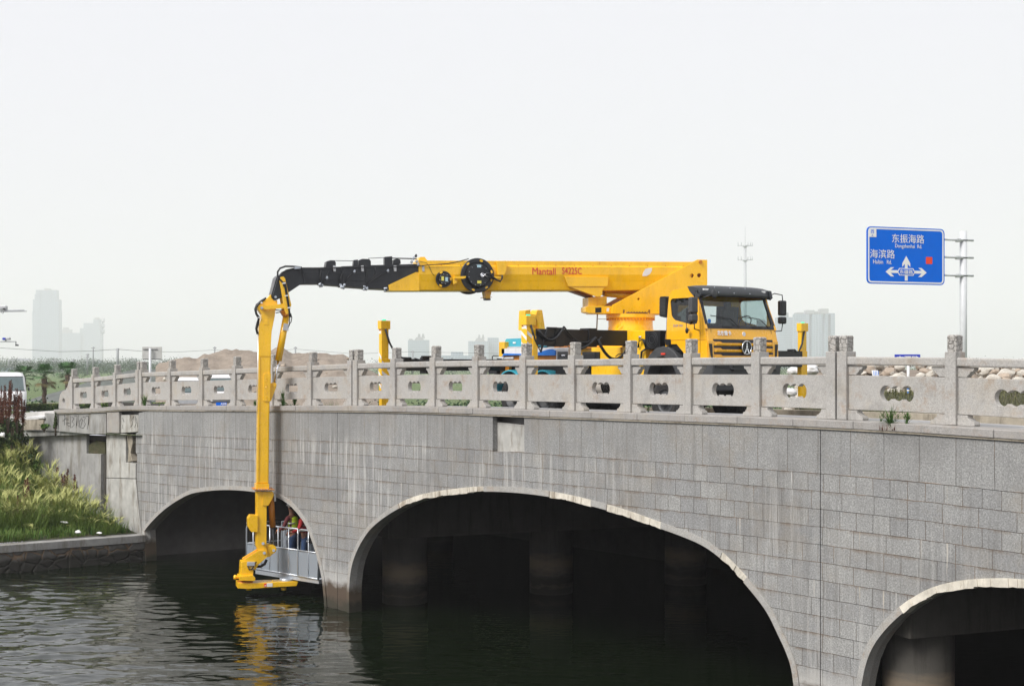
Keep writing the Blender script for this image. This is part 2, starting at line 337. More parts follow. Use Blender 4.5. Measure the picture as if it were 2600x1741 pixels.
M['orange'] = plain('orange_steel', (.56, .20, .012), .4, 0, .15, 4)
M['rust'] = plain('brown_steel', (.17, .06, .02), .6, 0, .2, 6)
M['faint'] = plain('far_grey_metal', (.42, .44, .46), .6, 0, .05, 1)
M['grey'] = plain('grey_paint', (.30, .31, .32), .5, 0, .1, 6)
M['lgrey'] = plain('light_grey_metal', (.50, .51, .52), .4, .3, .1, 6)
M['tank'] = plain('dark_fuel_tank', (.035, .035, .033), .25, .6, .2, 4)
M['beige'] = plain('beige_tank', (.56, .52, .46), .35, 0, .1, 4, 0, .3)
M['poleg'] = plain('painted_pole', (.60, .62, .63), .4, 0, .06, 4)
M['signback'] = plain('sign_back_metal', (.50, .50, .47), .5, .2, .1, 4)
M['granite'] = m_granite('balustrade_granite')
M['carved'] = m_granite('carved_granite', carve=True)
M['coping'] = m_granite('coping_granite', (.42, .40, .375), (.25, .24, .225))
M['ring'] = m_granite('arch_ring_granite', (.47, .46, .43), (.29, .285, .265), (.42, .35, .26), tide=True); M['lip'] = m_granite('arch_lip_concrete', (.36, .35, .32), (.22, .215, .20), (.26, .21, .15), tide=True)
M['ringb'] = plain('chipped_arch_stone', (.62, .58, .49), .9, 0, .22, 5, .6, 0, ((.20, .15, .09), .8))
M['wall'] = m_wall('granite_ashlar_wall')
M['abut'] = plain('shade_dark_concrete', (.030, .027, .022), .9, 0, .25, 1.2, .2, 0, ((.015, .012, .008), .7))  # concrete colour darkened to stand for the gloom inside the arches
M['conc'] = plain('weathered_concrete', (.30, .298, .285), .9, 0, .2, 2.5, .3, 0, ((.14, .12, .09), .85))
M['concw'] = plain('pale_bare_concrete', (.42, .415, .385), .9, 0, .2, 3, .4, 0, ((.15, .12, .08), .9))
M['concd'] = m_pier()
M['kerb'] = plain('stained_kerb_concrete', (.36, .32, .25), .9, 0, .2, 4, .2, 0, ((.13, .11, .08), .8))
M['asph'] = plain('asphalt', (.060, .060, .060), .9, 0, .15, 12, .3)
M['pave'] = plain('pale_paving', (.52, .51, .49), .85, 0, .1, 5, .1)
M['water'] = m_water()
M['skin'] = plain('skin', (.32, .16, .10), .6, 0, .08, 12)
M['hair'] = plain('black_hair', (.012, .010, .009), .6, 0, .2, 30)
M['vest'] = plain('hi_vis_vest', (.62, .86, .02), .6, 0, .06, 12)
M['reflect'] = plain('reflective_tape', (.62, .64, .64), .35, .2, .05, 12)
M['redcloth'] = plain('red_shirt', (.40, .02, .022), .8, 0, .12, 12)
M['maroon'] = plain('maroon_shirt', (.16, .03, .035), .8, 0, .12, 12)
M['jeans'] = plain('blue_jeans', (.030, .065, .15), .85, 0, .2, 15)
M['glove'] = plain('orange_gloves', (.60, .17, .03), .7, 0, .1, 15)
M['boot'] = plain('dark_boots', (.02, .018, .016), .6, 0, .2, 15)
M['helmet'] = plain('white_helmet', (.74, .74, .72), .3, 0, .04, 5)
M['grass'] = m_leaf('tall_grass', (.045, .095, .017), (.155, .225, .045), (.50, .49, .19))
M['weed'] = m_leaf('green_weeds', (.020, .055, .010), (.065, .15, .025), (.16, .28, .06))
M['plume'] = m_leaf('red_brown_seed_heads', (.060, .025, .015), (.12, .035, .022), (.20, .09, .05))
M['sack'] = plain('dirty_white_sacking', (.34, .33, .30), .8, 0, .2, 7, .4, 0, ((.25, .2, .14), .6))
M['cabin'] = plain('cab_interior_trim', (.075, .078, .080), .8, 0, .1, 8)
M['dry'] = m_leaf('dry_slope_grass', (.045, .05, .02), (.11, .115, .045), (.26, .21, .11))
M['bush'] = m_leaf('shrub_leaves', (.012, .028, .009), (.035, .070, .018), (.09, .12, .04))
M['hedge'] = m_leaf('hedge_leaves', (.012, .035, .009), (.05, .11, .02), (.19, .22, .05))
M['palmleaf'] = m_leaf('palm_fronds', (.15, .12, .05), (.035, .09, .03), (.07, .17, .05))
M['treeleaf'] = m_leaf('far_tree_leaves', (.012, .030, .012), (.03, .07, .03), (.06, .11, .045))
M['bark'] = plain('palm_bark', (.075, .05, .035), .9, 0, .3, 12, .5)
M['soil'] = m_soil('bank_soil', (.075, .062, .030), (.05, .060, .022), (.12, .10, .05))
M['dirt'] = m_soil('dumped_earth', (.30, .25, .20), (.20, .165, .13), (.40, .355, .30), 1.1)
M['field'] = m_soil('rough_field', (.10, .17, .055), (.15, .20, .075), (.26, .22, .12), .09)
M['rock'] = plain('pale_rubble_rock', (.50, .47, .41), .85, 0, .25, 3.5, .4, 0, ((.25, .20, .14), .5))
M['rocks2'] = plain('brown_rubble_rock', (.33, .27, .21), .85, 0, .25, 3.5, .4)
M['glass'] = NT('cab_glass').set(col=(.90, .95, .95), rough=.0, trans=1, ior=1.0).m
def m_glass(name, tintc, mixf=.10):
    n = NT(name); t = n.n('BsdfTransparent', {0: tintc+(1,)}); g = n.n('BsdfGlossy', {0: (1, 1, 1, 1), 'Roughness': .02})
    fr = n.n('LayerWeight', {0: .5}).outputs['Facing']; mx = n.n('MixShader'); n.link(n.math('ADD', n.math('MULTIPLY', n.math('POWER', fr, 4.0), .4), mixf*.3), mx.inputs[0])
    n.link(t, mx.inputs[1]); n.link(g, mx.inputs[2]); n.t.links.new(mx.outputs[0], n.t.nodes['Material Output'].inputs[0]); return n.m
M['glass'] = m_glass('cab_glass', (.80, .86, .86))
M['glassd'] = m_glass('dark_side_glass', (.25, .29, .29), .2)
M['glassv'] = m_glass('van_glass', (.35, .42, .42), .25)
M['lamp_green'] = NT('green_lamp').set(col=(.02, .55, .32), rough=.3, ecol=(.05, 1, .6), estr=.5).m
M['lamp_red'] = plain('red_marker', (.75, .06, .03), .3, 0, .03)
M['stone'] = None
def m_rubblewall():
    n = NT('rubble_masonry'); p = n.xyz(); q = n.scale(p, (1, 1.05, 1.5)); q = n.n('VectorMath', {0: q, 1: n.n('VectorMath', {0: n.n('TexNoise', {'Vector': p, 'Scale': 2.0}).outputs[1], 'Scale': .35}, operation='SCALE').outputs[0]}, operation='ADD').outputs[0]
    vd = n.n('TexVoronoi', {'Vector': q, 'Scale': 2.1}, feature='DISTANCE_TO_EDGE').outputs['Distance']; vc = n.n('TexVoronoi', {'Vector': q, 'Scale': 2.1}).outputs['Color']
    c = n.mix(n.noise(p, 12, 5), (.10, .095, .085), (.21, .20, .18)); c = n.mix(.55, c, n.mix(1, c, n.ramp(n.n('SeparateColor', {0: vc}).outputs[0], [(0, .35), (1, 1.7)]), 'MULTIPLY')); c = n.mix(n.mr(vd, .03, .08, 1, 0), c, (.24, .17, .11))
    z = n.n('SeparateXYZ', {0: n.n('VectorMath', {0: p, 1: n.n('VectorMath', {0: n.n('TexNoise', {'Vector': p, 'Scale': 2.5}).outputs[1], 'Scale': .25}, operation='SCALE').outputs[0]}, operation='ADD').outputs[0]}).outputs[2]
    c = n.mix(n.mr(z, .42, .55, 1, 0), c, (.032, .030, .024)); n.set(col=c, rough=.85); n.bump(n.math('ADD', n.mr(vd, 0, .12, 0, 1), n.math('MULTIPLY', n.noise(p, 20, 4), .3)), .8, .05); return n.m
M['stone'] = m_rubblewall()

# ============================================================ THE SETTING
def sstep(a, b, x):
    t = max(0, min(1, (x-a)/(b-a))); return t*t*(3-2*t)
def struct(o, **k): return tag(o, kind='structure', **k)
wx = [-43, -42.4]+[-42+.06*i for i in range(500)]+[-11, -8, 0, 40, 300]
wy = [-160, -60, -20, -8]+[-3+.15*i for i in range(20)]+[.06*i for i in range(325)]+[21, 26, 36]
def wave(X, y):
    if X < -42.35 or X > -12.1 or y < -3 or y > 19.4: return 0.0
    a, b = X*CA+y*SA, -X*SA+y*CA
    k = (.36+.64*(1-sstep(9.5, 17.5, y)))*(.55+.45*(1-sstep(-33, -24, X)))*(.75+.5*noise.noise(Vector((X*.15, y*.15, 3)))); k *= 1-sstep(18.6, 19.4, y)
    n1 = noise.noise(Vector((a*.55, b*.95, 1))); n2 = noise.noise(Vector((a*1.4, b*2.7, 7))); n3 = noise.noise(Vector((a*3.0+n2, b*5.6, 4)))
    return k*(.092*n1+.068*n2+.028*n3)
m = MB(); m.grid(len(wx)-1, len(wy)-1, lambda i, j: (wx[i], wy[j], wave(wx[i], wy[j])))
struct(m.build('water', M['water'], fix=False))
def bank(X, y):
    t = -42.0-X
    z = .80+.05*t+.0125*t*t*(1 if t > 0 else 0)+.10*noise.noise(Vector((X*.5, y*.5, 1)))*min(1, max(0, t*.6))
    return min(z, 3.3)
def gz(X, y):
    near = sstep(-62, -46, X)*(1-sstep(120, 400, y))
    z = 3.3+.95*near
    n = noise.noise(Vector((X*.05, y*.05, 0)))*.35+noise.noise(Vector((X*.4, y*.4, 5)))*.10
    return z+n*sstep(31, 45, y)-.02
def axis(lo, hi, near, far):     # spacing that widens away from the bridge
    out = []; x = lo
    while x < hi: out.append(x); x += near+abs(x-(-45))*far
    return out+[hi]
def quadgrid(xs, ys, fn):
    m = MB(); m.grid(len(xs)-1, len(ys)-1, lambda i, j: (xs[i], ys[j], fn(xs[i], ys[j]))); return m
xs = sorted(set([-8900, -5000, -3200, -2000, -1300, -850, -560, -380, -260, -190, -140, -115]+[-100+1.6*i for i in range(63)]+[1, 8, 20, 60, 200, 900]))
ys = [31.2+1.6*i for i in range(45)]+[106, 115, 130, 150, 180, 220, 280, 360, 480, 650, 900, 1300, 2000, 3200, 5000, 7300]
g = quadgrid(xs, ys, gz); struct(g.build('ground', M['field'], fix=False))
xs = [-8900, -3000, -1200, -600, -300, -180, -120, -90, -76]+[-74+1.0*i for i in range(31)]
ys = [-600, -200, -80, -40, -20, -10]+[-6+1.2*i for i in range(20)]+[18.4]
def bz(X, y): return bank(min(X, -42.3), y) if X > -60 else 3.28
g = quadgrid([x for x in xs if x < -42.4]+[-42.35], ys, bz); struct(g.build('riverbank', M['soil'], fix=False))
g = quadgrid([-8900, -3000, -1000, -400, -200, -120, -90, -75, -68, -62, -56, -52, -48, -45, -42.2], [18.4, 22, 27, 31.2], lambda X, y: min(zr(X), 3.9 if X > -50 else 9)-.12)
struct(g.build('terrain', M['field'], fix=False))
xr = [-75+1.5*i for i in range(78)]
g = quadgrid(xr, [20.05, 25.5, 30.55], lambda X, y: zr(X)); struct(g.build('road', M['asph'], fix=False))
m = MB()
for a, b in zip(xr[7:], xr[8:]):
    m.hexa([(a, 19.02, zc(a)-.5), (b, 19.02, zc(b)-.5), (b, 20.05, zc(b)-.5), (a, 20.05, zc(a)-.5), (a, 19.02, zc(a)-.012), (b, 19.02, zc(b)-.012), (b, 20.05, zc(b)-.012), (a, 20.05, zc(a)-.012)])
struct(m.build('sidewalk', M['pave']))
m = MB()
for a, b in zip(xr[:-6], xr[1:]):
    za, zb = (4.42+zr(a)-4.42+.27), (zr(b)+.27)
    m.hexa([(a, 30.57, za-.9), (b, 30.57, zb-.9), (b, 30.95, zb-.9), (a, 30.95, za-.9), (a, 30.57, za), (b, 30.57, zb), (b, 30.95, zb), (a, 30.95, za)])
tag(m.build('low_wall', M['kerb']), 'low stained concrete kerb wall along the far edge of the road', 'low wall')

# ------------------------------------------------------------ the bridge
BR = thing('arch_bridge', 'grey granite faced bridge with three arches over dark water', 'bridge', (-30, 18.5, 0))
a1 = [(831, 1560), (831, 1540), (829, 1518), (825, 1470), (815, 1423), (802, 1378), (783, 1327), (758, 1292), (732, 1266), (697, 1249), (665, 1241.5), (630, 1237), (595, 1234.5), (560, 1234.5), (530, 1237), (500, 1241), (478, 1247), (446, 1265), (415, 1287), (383, 1319), (364, 1343)]
A1 = [(P(x, y, DW).x, P(x, y, DW).z) for x, y in a1][::-1]       # left to right
A1 = [(-42.0, -.8), (-42.0, .3), (-42.08, .85)]+A1[:]
A1[-1] = (A1[-1][0], -.8)
a2 = [(884, 1545), (883, 1514), (885, 1464), (892, 1423), (904, 1391), (919, 1362), (941, 1331), (974, 1304), (1010, 1281), (1050, 1262), (1108, 1248), (1180, 1239), (1242, 1235), (1332, 1239.5), (1421, 1252), (1510, 1272.5), (1600, 1299), (1667, 1324), (1729, 1345), (1789, 1370), (1834, 1402), (1879, 1447), (1910, 1482.6), (1946, 1527), (1968, 1563), (1986, 1603), (2004, 1639), (2022, 1688), (2028.6, 1741)]
A2 = [(P(x, y, DW).x, P(x, y, DW).z) for x, y in a2]
A2 = [(A2[0][0], -.8)]+A2+[(A2[-1][0]+.06, .25), (A2[-1][0]+.08, -.8)]
def smooth(c, k=3):
    c = list(c)
    for _ in range(k):
        d = [c[0]]
        for a, b in zip(c, c[1:]): d += [(a[0]*.75+b[0]*.25, a[1]*.75+b[1]*.25), (a[0]*.25+b[0]*.75, a[1]*.25+b[1]*.75)]
        c = d+[c[-1]]
    return c
a3 = [(2174, 1760), (2177, 1741), (2187, 1684), (2205, 1634.6), (2236, 1590), (2281, 1545), (2326, 1514), (2370.6, 1491.5), (2433, 1476), (2504.6, 1470), (2600, 1471)]
A3 = [(P(x, y, DW).x, P(x, y, DW).z) for x, y in a3]
mid3 = -10.9; A3 = [(A3[0][0]-.03, -.8), (A3[0][0]-.02, .2)]+A3
A3 = A3+[(2*mid3-x, z) for x, z in A3[::-1]]
A1, A2, A3 = smooth(A1, 2), smooth(A2, 2), smooth(A3, 2)
J1, J2, J3 = P(857, 1100, DW).x, P(2083, 1100, DW).x, mid3*2-P(2083, 1100, DW).x
WT = .135
def top(xa, xb, n=12): return [(xa+(xb-xa)*i/n, zc(xa+(xb-xa)*i/n)-WT) for i in range(n+1)]
wuv = lambda X, z: (X, zc(X)-WT-z)
gapj = .009
def wallspan(outer, holes=None):
    m = MB(); m.poly(outer, holes, lambda X, z: (X, DW, z), (0, .12, 0), wuv); return m
LX = P(352, 1050, DW).x
left_edge = [(P(x, y, DW).x, P(x, y, DW).z) for x, y in [(352, 1048), (352, 1096), (345, 1100), (345, 1150), (348, 1152), (347, 1212), (352, 1270), (358, 1330), (364, 1380)]]
o1 = left_edge+[(A1[0][0]-.32, .3), (A1[0][0]-.3, -.8)]+A1+[(J1-gapj, -.8)]+top(LX, J1-gapj)[::-1][:-1]
H = lambda x, y: (P(x, y, DW).x, P(x, y, DW).z)
hole = [H(1251, 1146), H(1331, 1147.5), H(1331, 1059), H(1251, 1056)]
hole = [(hole[0][0], hole[0][1]), hole[1], (hole[2][0], zc(hole[2][0])-WT-.012), (hole[3][0], zc(hole[3][0])-WT-.012)]
o2 = [(J1+gapj, -.8)]+A2+[(J2-gapj, -.8)]+top(J1+gapj, J2-gapj)[::-1]
o3 = [(J2+gapj, -.8)]+A3+[(J3-gapj, -.8)]+top(J2+gapj, J3-gapj)[::-1]
o4 = [(J3+gapj, -.8), (14, -.8)]+top(J3+gapj, 14)[::-1]
for o, h in ((o1, None), (o2, [hole]), (o3, None), (o4, None)):
    wallspan(o, h).build('wall', M['wall'], BR, fix=True)
m = MB(); m.poly([(hole[0][0]-.03, hole[0][1]-.03), (hole[1][0]+.03, hole[1][1]-.03), (hole[2][0]+.03, hole[2][1]-.17), (hole[3][0]-.03, hole[3][1]-.13)], None, lambda X, z: (X, DW+.125, z), (0, .1, 0))
tag(m.build('backing_concrete', M['concw'], BR), 'pale bare concrete where a facing slab has fallen out')
def norms(c):
    out = []
    for i in range(len(c)):
        a, b = c[max(i-1, 0)], c[min(i+1, len(c)-1)]; dx, dz = b[0]-a[0], b[1]-a[1]; l = sqrt(dx*dx+dz*dz) or 1
        out.append((dz/l, -dx/l))       # to the right of travel = into the opening for a left-to-right arch
    return out
def resample(c, step):
    out = [c[0]]; acc = 0
    for a, b in zip(c, c[1:]):
        l = sqrt((b[0]-a[0])**2+(b[1]-a[1])**2); t = step-acc
        while t < l: out.append((a[0]+(b[0]-a[0])*t/l, a[1]+(b[1]-a[1])*t/l)); t += step
        acc = l-(t-step)
    return out+[c[-1]]
rng = random.Random(3)
for arch in (A1, A2, A3):
    c = [p for p in arch if p[1] > -.3]; c = resample(c, .075); N = norms(c); lip = MB()
    i = 0
    while i < len(c)-1:
        k = min(len(c)-1, i+rng.randint(6, 13)); mx_ = (c[i][0]-c[0][0])/(c[-1][0]-c[0][0]); th_c = .10; broken = rng.random() < (.5 if c[i][1] > 1.9 else .0)*(1.2 if mx_ > .45 else .75) if arch is not A1 else rng.random() < .12; prev = None
        dst = MB()
        for q in range(i, k):
            th_c = max(.062, min(.112, th_c+rng.uniform(-.014, .014))); th0 = th1 = th_c if broken else .092
            if prev is not None: th0 = prev
            prev = th1
            fr = DW-(.028 if not broken else .006+.02*rng.random())
            (xa, za), (xb, zb) = c[q], c[q+1]; na, nb = N[q], N[q+1]; e = .002 if q == k-1 else 0; xb -= (xb-xa)*0; s0 = -.02
            dst.hexa([(xa+na[0]*s0, DW+.16, za+na[1]*s0), (xb+nb[0]*s0, DW+.16, zb+nb[1]*s0), (xb+nb[0]*s0, fr, zb+nb[1]*s0), (xa+na[0]*s0, fr, za+na[1]*s0),
                      (xa+na[0]*th0, DW+.16, za+na[1]*th0), (xb+nb[0]*th1, DW+.16, zb+nb[1]*th1), (xb+nb[0]*th1, fr, zb+nb[1]*th1), (xa+na[0]*th0, fr, za+na[1]*th0)])
        tag(dst.build('arch_stone', M['ringb'] if broken else M['ring'], BR), 'chipped pale arch stone' if broken else None)
        i = k
    c2 = resample([p for p in arch], .3); N2 = norms(c2)
    for q in range(len(c2)-1):
        (xa, za), (xb, zb) = c2[q], c2[q+1]; na, nb = N2[q], N2[q+1]
        lip.hexa([(xa-na[0]*.3, DW+.165, za-na[1]*.3), (xb-nb[0]*.3, DW+.165, zb-nb[1]*.3), (xb-nb[0]*.3, DW+.33, zb-nb[1]*.3), (xa-na[0]*.3, DW+.33, za-na[1]*.3),
                  (xa+na[0]*.082, DW+.165, za+na[1]*.082), (xb+nb[0]*.082, DW+.165, zb+nb[1]*.082), (xb+nb[0]*.082, DW+.33, zb+nb[1]*.082), (xa+na[0]*.082, DW+.33, za+na[1]*.082)])
    lip.build('arch_soffit', M['lip'], BR)
# coping stones
m = MB(); edges = []; x = -49.4; rngc = random.Random(5)
while x < 13: edges.append(x); x += 1.27+rngc.uniform(-.03, .03)
for a, b in zip(edges, edges[1:]):
    b2 = b-.006; o = rngc.uniform(-.006, .006)
    if abs(a-P(424, 1, DW).x) < .6: o = .01
    m.hexa([(a, DW-.045+o, zc(a)-WT+.012), (b2, DW-.045+o, zc(b2)-WT+.012), (b2, DW+.52, zc(b2)-WT+.012), (a, DW+.52, zc(a)-WT+.012), (a, DW-.045+o, zc(a)+.0), (b2, DW-.045+o, zc(b2)), (b2, DW+.52, zc(b2)), (a, DW+.52, zc(a))])
m.build('coping', M['coping'], BR, bevel=.008, seg=1)
m = MB()
for a, b in zip(edges, edges[1:]):
    m.hexa([(a, DW-.03, zc(a)-WT-.014), (b, DW-.03, zc(b)-WT-.014), (b, DW+.1, zc(b)-WT-.014), (a, DW+.1, zc(a)-WT-.014), (a, DW-.03, zc(a)-WT+.008), (b, DW-.03, zc(b)-WT+.008), (b, DW+.1, zc(b)-WT+.008), (a, DW+.1, zc(a)-WT+.008)])
m.build('mortar_ledge', M['kerb'], BR)
m = MB()
for a, b in zip(xr[22:], xr[23:]):
    m.hexa([(a, 19.25, zr(a)-.6), (b, 19.25, zr(b)-.6), (b, 30.9, zr(b)-.6), (a, 30.9, zr(a)-.6), (a, 19.25, zr(a)-.006), (b, 19.25, zr(b)-.006), (b, 30.9, zr(b)-.006), (a, 30.9, zr(a)-.006)])
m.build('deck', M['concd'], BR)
# piers: round columns under deep cross beams, in slightly skewed rows
dx, dy = .244, .97
for bx, by in ((-30.74, 20.4), (-14.68, 19.55), (-43.6, 22.0), (1.4, 19.6)):
    row = []
    for k in range(3):
        c = Vector((bx+dx*k*4.02, by+dy*k*4.02, 0))
        if bx < -40 : c.x -= 1.2
        row.append(c)
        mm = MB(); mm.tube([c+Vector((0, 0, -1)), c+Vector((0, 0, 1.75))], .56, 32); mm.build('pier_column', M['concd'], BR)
    q = Vector((dx, dy, 0)); s = Vector((dy, -dx, 0))*.62; A0 = row[0]-q*.65; B0 = row[-1]+q*1.6
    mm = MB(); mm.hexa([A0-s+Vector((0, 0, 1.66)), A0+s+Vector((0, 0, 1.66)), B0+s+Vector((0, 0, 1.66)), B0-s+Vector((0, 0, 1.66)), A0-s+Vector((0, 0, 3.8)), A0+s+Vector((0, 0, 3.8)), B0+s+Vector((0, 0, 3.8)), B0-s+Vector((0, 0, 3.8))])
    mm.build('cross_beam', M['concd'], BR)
m = MB(); m.box((-75, 30.95, -1), (40, 31.6, 4.0)); m.build('added_back_wall', M['abut'], BR)  # added to close the far side so no daylight shows through the arches
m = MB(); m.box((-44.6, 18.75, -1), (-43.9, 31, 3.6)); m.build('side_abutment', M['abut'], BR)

# ------------------------------------------------------------ balustrades
PF, PB, PWD = DR-.12, DR+.13, .195
cap_mat = M['carved']
def post(bal, X, tilt=0):
    z0 = zc(X+PWD/2); m = MB(); m.box((X, PF, z0), (X+PWD, PB, z0+1.10)); o = m.build('post', M['granite'], bal, bevel=.008, seg=1)
    m = MB(); cx, cy, h = X+PWD/2, (PF+PB)/2, .082
    lv = [(h*.97, 1.10), (h*.97, 1.125), (h, 1.135), (h, 1.285), (h*.93, 1.293), (h*1.02, 1.302), (h*1.03, 1.335), (h*.9, 1.352), (h*.55, 1.358)]
    vs = [(cx+sx*a, cy+sy*a, z0+z) for a, z in lv for sx, sy in ((-1, -1), (1, -1), (1, 1), (-1, 1))]; n = len(lv)
    m.add(vs, [(i*4+k, i*4+(k+1) % 4, i*4+4+(k+1) % 4, i*4+4+k) for i in range(n-1) for k in range(4)]+[(3, 2, 1, 0), tuple(range(n*4-4, n*4))])
    c = m.build('carved_cap', cap_mat, o, bevel=.006, seg=1); return o
lobes = [(-.175, .44, .105, .125), (0, .44, .12, .118), (.175, .44, .105, .125)]
def hole_outline(cx, sc=1.0):
    pts = []
    def inside(x, y, skip):
        return any(((x-lx*sc)/(rx*sc))**2+((y-ly)/ry)**2 < .999 for j, (lx, ly, rx, ry) in enumerate(lobes) if j != skip)
    all_ = []
    for j, (lx, ly, rx, ry) in enumerate(lobes):
        for k in range(28):
            t = 2*pi*k/28; x, y = lx*sc+rx*sc*cos(t), ly+ry*sin(t)
            if not inside(x, y, j): all_.append((x, y))
    top_ = sorted([p for p in all_ if p[1] >= .44]); bot = sorted([p for p in all_ if p[1] < .44], reverse=True)
    return [(cx+x, y) for x, y in top_+bot]
def bay(bal, Xa, Xb, blank=False):
    L = Xb-Xa; zf = lambda X: zc(Xa)+(zc(Xb)-zc(Xa))*(X-Xa)/L
    m = MB(); m.hexa([(Xa-.01, DR-.095, zf(Xa)+.882), (Xb+.01, DR-.095, zf(Xb)+.882), (Xb+.01, DR+.105, zf(Xb)+.882), (Xa-.01, DR+.105, zf(Xa)+.882),
                      (Xa-.01, DR-.095, zf(Xa)+1.015), (Xb+.01, DR-.095, zf(Xb)+1.015), (Xb+.01, DR+.105, zf(Xb)+1.015), (Xa-.01, DR+.105, zf(Xa)+1.015)])
    m.build('handrail', M['granite'], bal, bevel=.022, seg=2)
    e = .05; out = [(Xa-.005, .165), (Xb+.005, .165), (Xb+.005, .715), (Xa-.005, .715)]
    hs = [] if blank else [hole_outline((Xa+Xb)/2, min(1.15, L/1.55))]
    m = MB(); m.poly(out, hs, lambda X, z: (X, DR-.05, zf(X)+z), (0, .11, 0)); o = m.build('panel', M['granite'], bal, bevel=.006, seg=1)
    s = .3 if L > 1.7 else .24
    def lobe(px, sgn, zpts, y0, y1, name):
        m = MB(); m.poly([(px+sgn*a*s, z) for a, z in zpts] if sgn > 0 else [(px+sgn*a*s, z) for a, z in zpts][::-1], None, lambda X, z: (X, DR+y0, zf(X)+z), (0, y1-y0, 0)); m.build(name, M['granite'], bal, bevel=.005, seg=1)
    up = [(-.02, .722), (.50, .722), (.56, .75), (.66, .77), (.70, .80), (.86, .815), (.93, .84), (.95, .875), (-.02, .875)]
    dn = [(-.02, .0), (.98, .0), (1.0, .03), (.93, .065), (.78, .075), (.70, .10), (.60, .115), (.57, .158), (-.02, .158)]
    for px, sg in ((Xa, 1), (Xb, -1)):
        lobe(px, sg, up, -.055, .06, 'cloud_bracket'); lobe(px, sg, dn, -.07, .075, 'scroll_foot')
XL = lambda px: P(px, 932, PF).x
spans = [([177, 231, 286, 343], 'stone balustrade at the left end of the bridge, ending in a scroll stone', None),
         ([351.5, 424, 505, 588, 682, 779, 881], 'stone balustrade crossed by the yellow boom arm, six bays long', None),
         ([894.5, 990, 1090, 1198, 1318, 1441, 1582, 1734, 1906, 2096], 'stone balustrade in front of the truck, with one blank panel', 4),
         ([2124, 2398], 'stone balustrade at the right edge below the road sign, with weeds on its kerb', None)]
for px, lab, blank in spans:
    X = [XL(p) for p in px]
    if px[-1] == 2398: X += [X[-1]+2.09*i for i in (1, 2, 3, 4)]
    b = thing('balustrade', lab, 'balustrade', (X[0], DR, zc(X[0])), 'carved stone balustrades on the bridge')
    for i, x in enumerate(X):
        post(b, x)
        if i+1 < len(X): bay(b, x+PWD, X[i+1], blank == i)
    if px[0] == 177:
        q = [(148.5, 1038), (149, 1018), (152, 1002), (158, 993), (166, 989.5), (171, 981), (174, 968), (177.5, 962), (177.5, 1038)]
        m = MB(); m.poly([(P(a, c, DR-.05).x, P(a, c, DR-.05).z) for a, c in q], [[(P(165, 1018, DR).x+.13*cos(t*pi/5), P(165, 1018, DR).z+.1*sin(t*pi/5)) for t in range(10)]], lambda X, z: (X, DR-.05, z), (0, .12, 0))
        m.build('end_scroll', M['granite'], b, bevel=.01)

# ------------------------------------------------------------ wing walls left of the arches
RW = thing('wing_wall', 'cracked grey retaining wall with black scrawl left of the arches', 'retaining wall', (-47, 18.7, 1))
def piece(name, pts, off, mat, th=.12, parent=RW, label=None):
    D = DW+off; m = MB(); m.poly([(P(x, y, D).x, P(x, y, D).z) for x, y in pts][::-1], None, lambda X, z: (X, D, z), (0, th, 0))
    return tag(m.build(name, mat, parent, bevel=.01, seg=1), label)
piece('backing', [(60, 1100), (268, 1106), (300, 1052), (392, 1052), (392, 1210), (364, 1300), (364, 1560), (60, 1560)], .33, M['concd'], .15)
piece('slab', [(59, 1092.5), (219, 1096.5), (219, 1151), (256, 1152), (256, 1480), (60, 1500)], .12, M['conc'])
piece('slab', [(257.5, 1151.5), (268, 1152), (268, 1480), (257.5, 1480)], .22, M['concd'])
piece('slab', [(147.5, 1049.5), (269, 1048), (269, 1105), (147.5, 1094)], .02, M['conc'])
piece('slab', [(113, 1048), (146, 1049), (146, 1094), (112, 1092.5)], .06, M['conc'])
piece('slab', [(137, 1040), (270, 1038), (270, 1047), (137, 1048.5)], -.02, M['coping'])
piece('slab', [(59, 1066), (111, 1063.5), (107, 1091), (59, 1091.5)], .02, M['kerb'])
piece('slab', [(271, 1046), (301.5, 1046), (301.5, 1099.5), (271, 1098)], .0, M['coping'])
piece('slab', [(303.5, 1053), (351, 1052), (351, 1096), (303.5, 1099)], .08, M['concw'])
piece('bare_concrete', [(270, 1100), (319, 1101), (319, 1174), (344, 1176), (344, 1214), (270, 1212)], .06, M['concw'], .25)
piece('bare_concrete', [(270, 1213.5), (344, 1215.5), (349, 1270), (357, 1340), (371, 1440), (372, 1500), (270, 1490)], .07, M['concw'], .25)
piece('corbel', [(321, 1103), (335, 1103), (336, 1125), (331, 1150), (335, 1170), (324, 1173), (326, 1140)], .05, M['kerb'], .2)
piece('debris', [(222, 1130), (245, 1118), (266, 1122), (267, 1152), (221, 1151)], .2, M['soil'], .1)
m = MB(); D = DW-.02
q = [P(60, 1063, D), P(111, 1062, D)]; m.hexa([q[0], q[1], q[1]+Vector((0, 1.3, .12)), q[0]+Vector((0, 1.3, .12)), q[0]+Vector((0, 0, .06)), q[1]+Vector((0, 0, .06)), q[1]+Vector((0, 1.3, .18)), q[0]+Vector((0, 1.3, .18))])
m.build('top_slab', M['white'], RW)
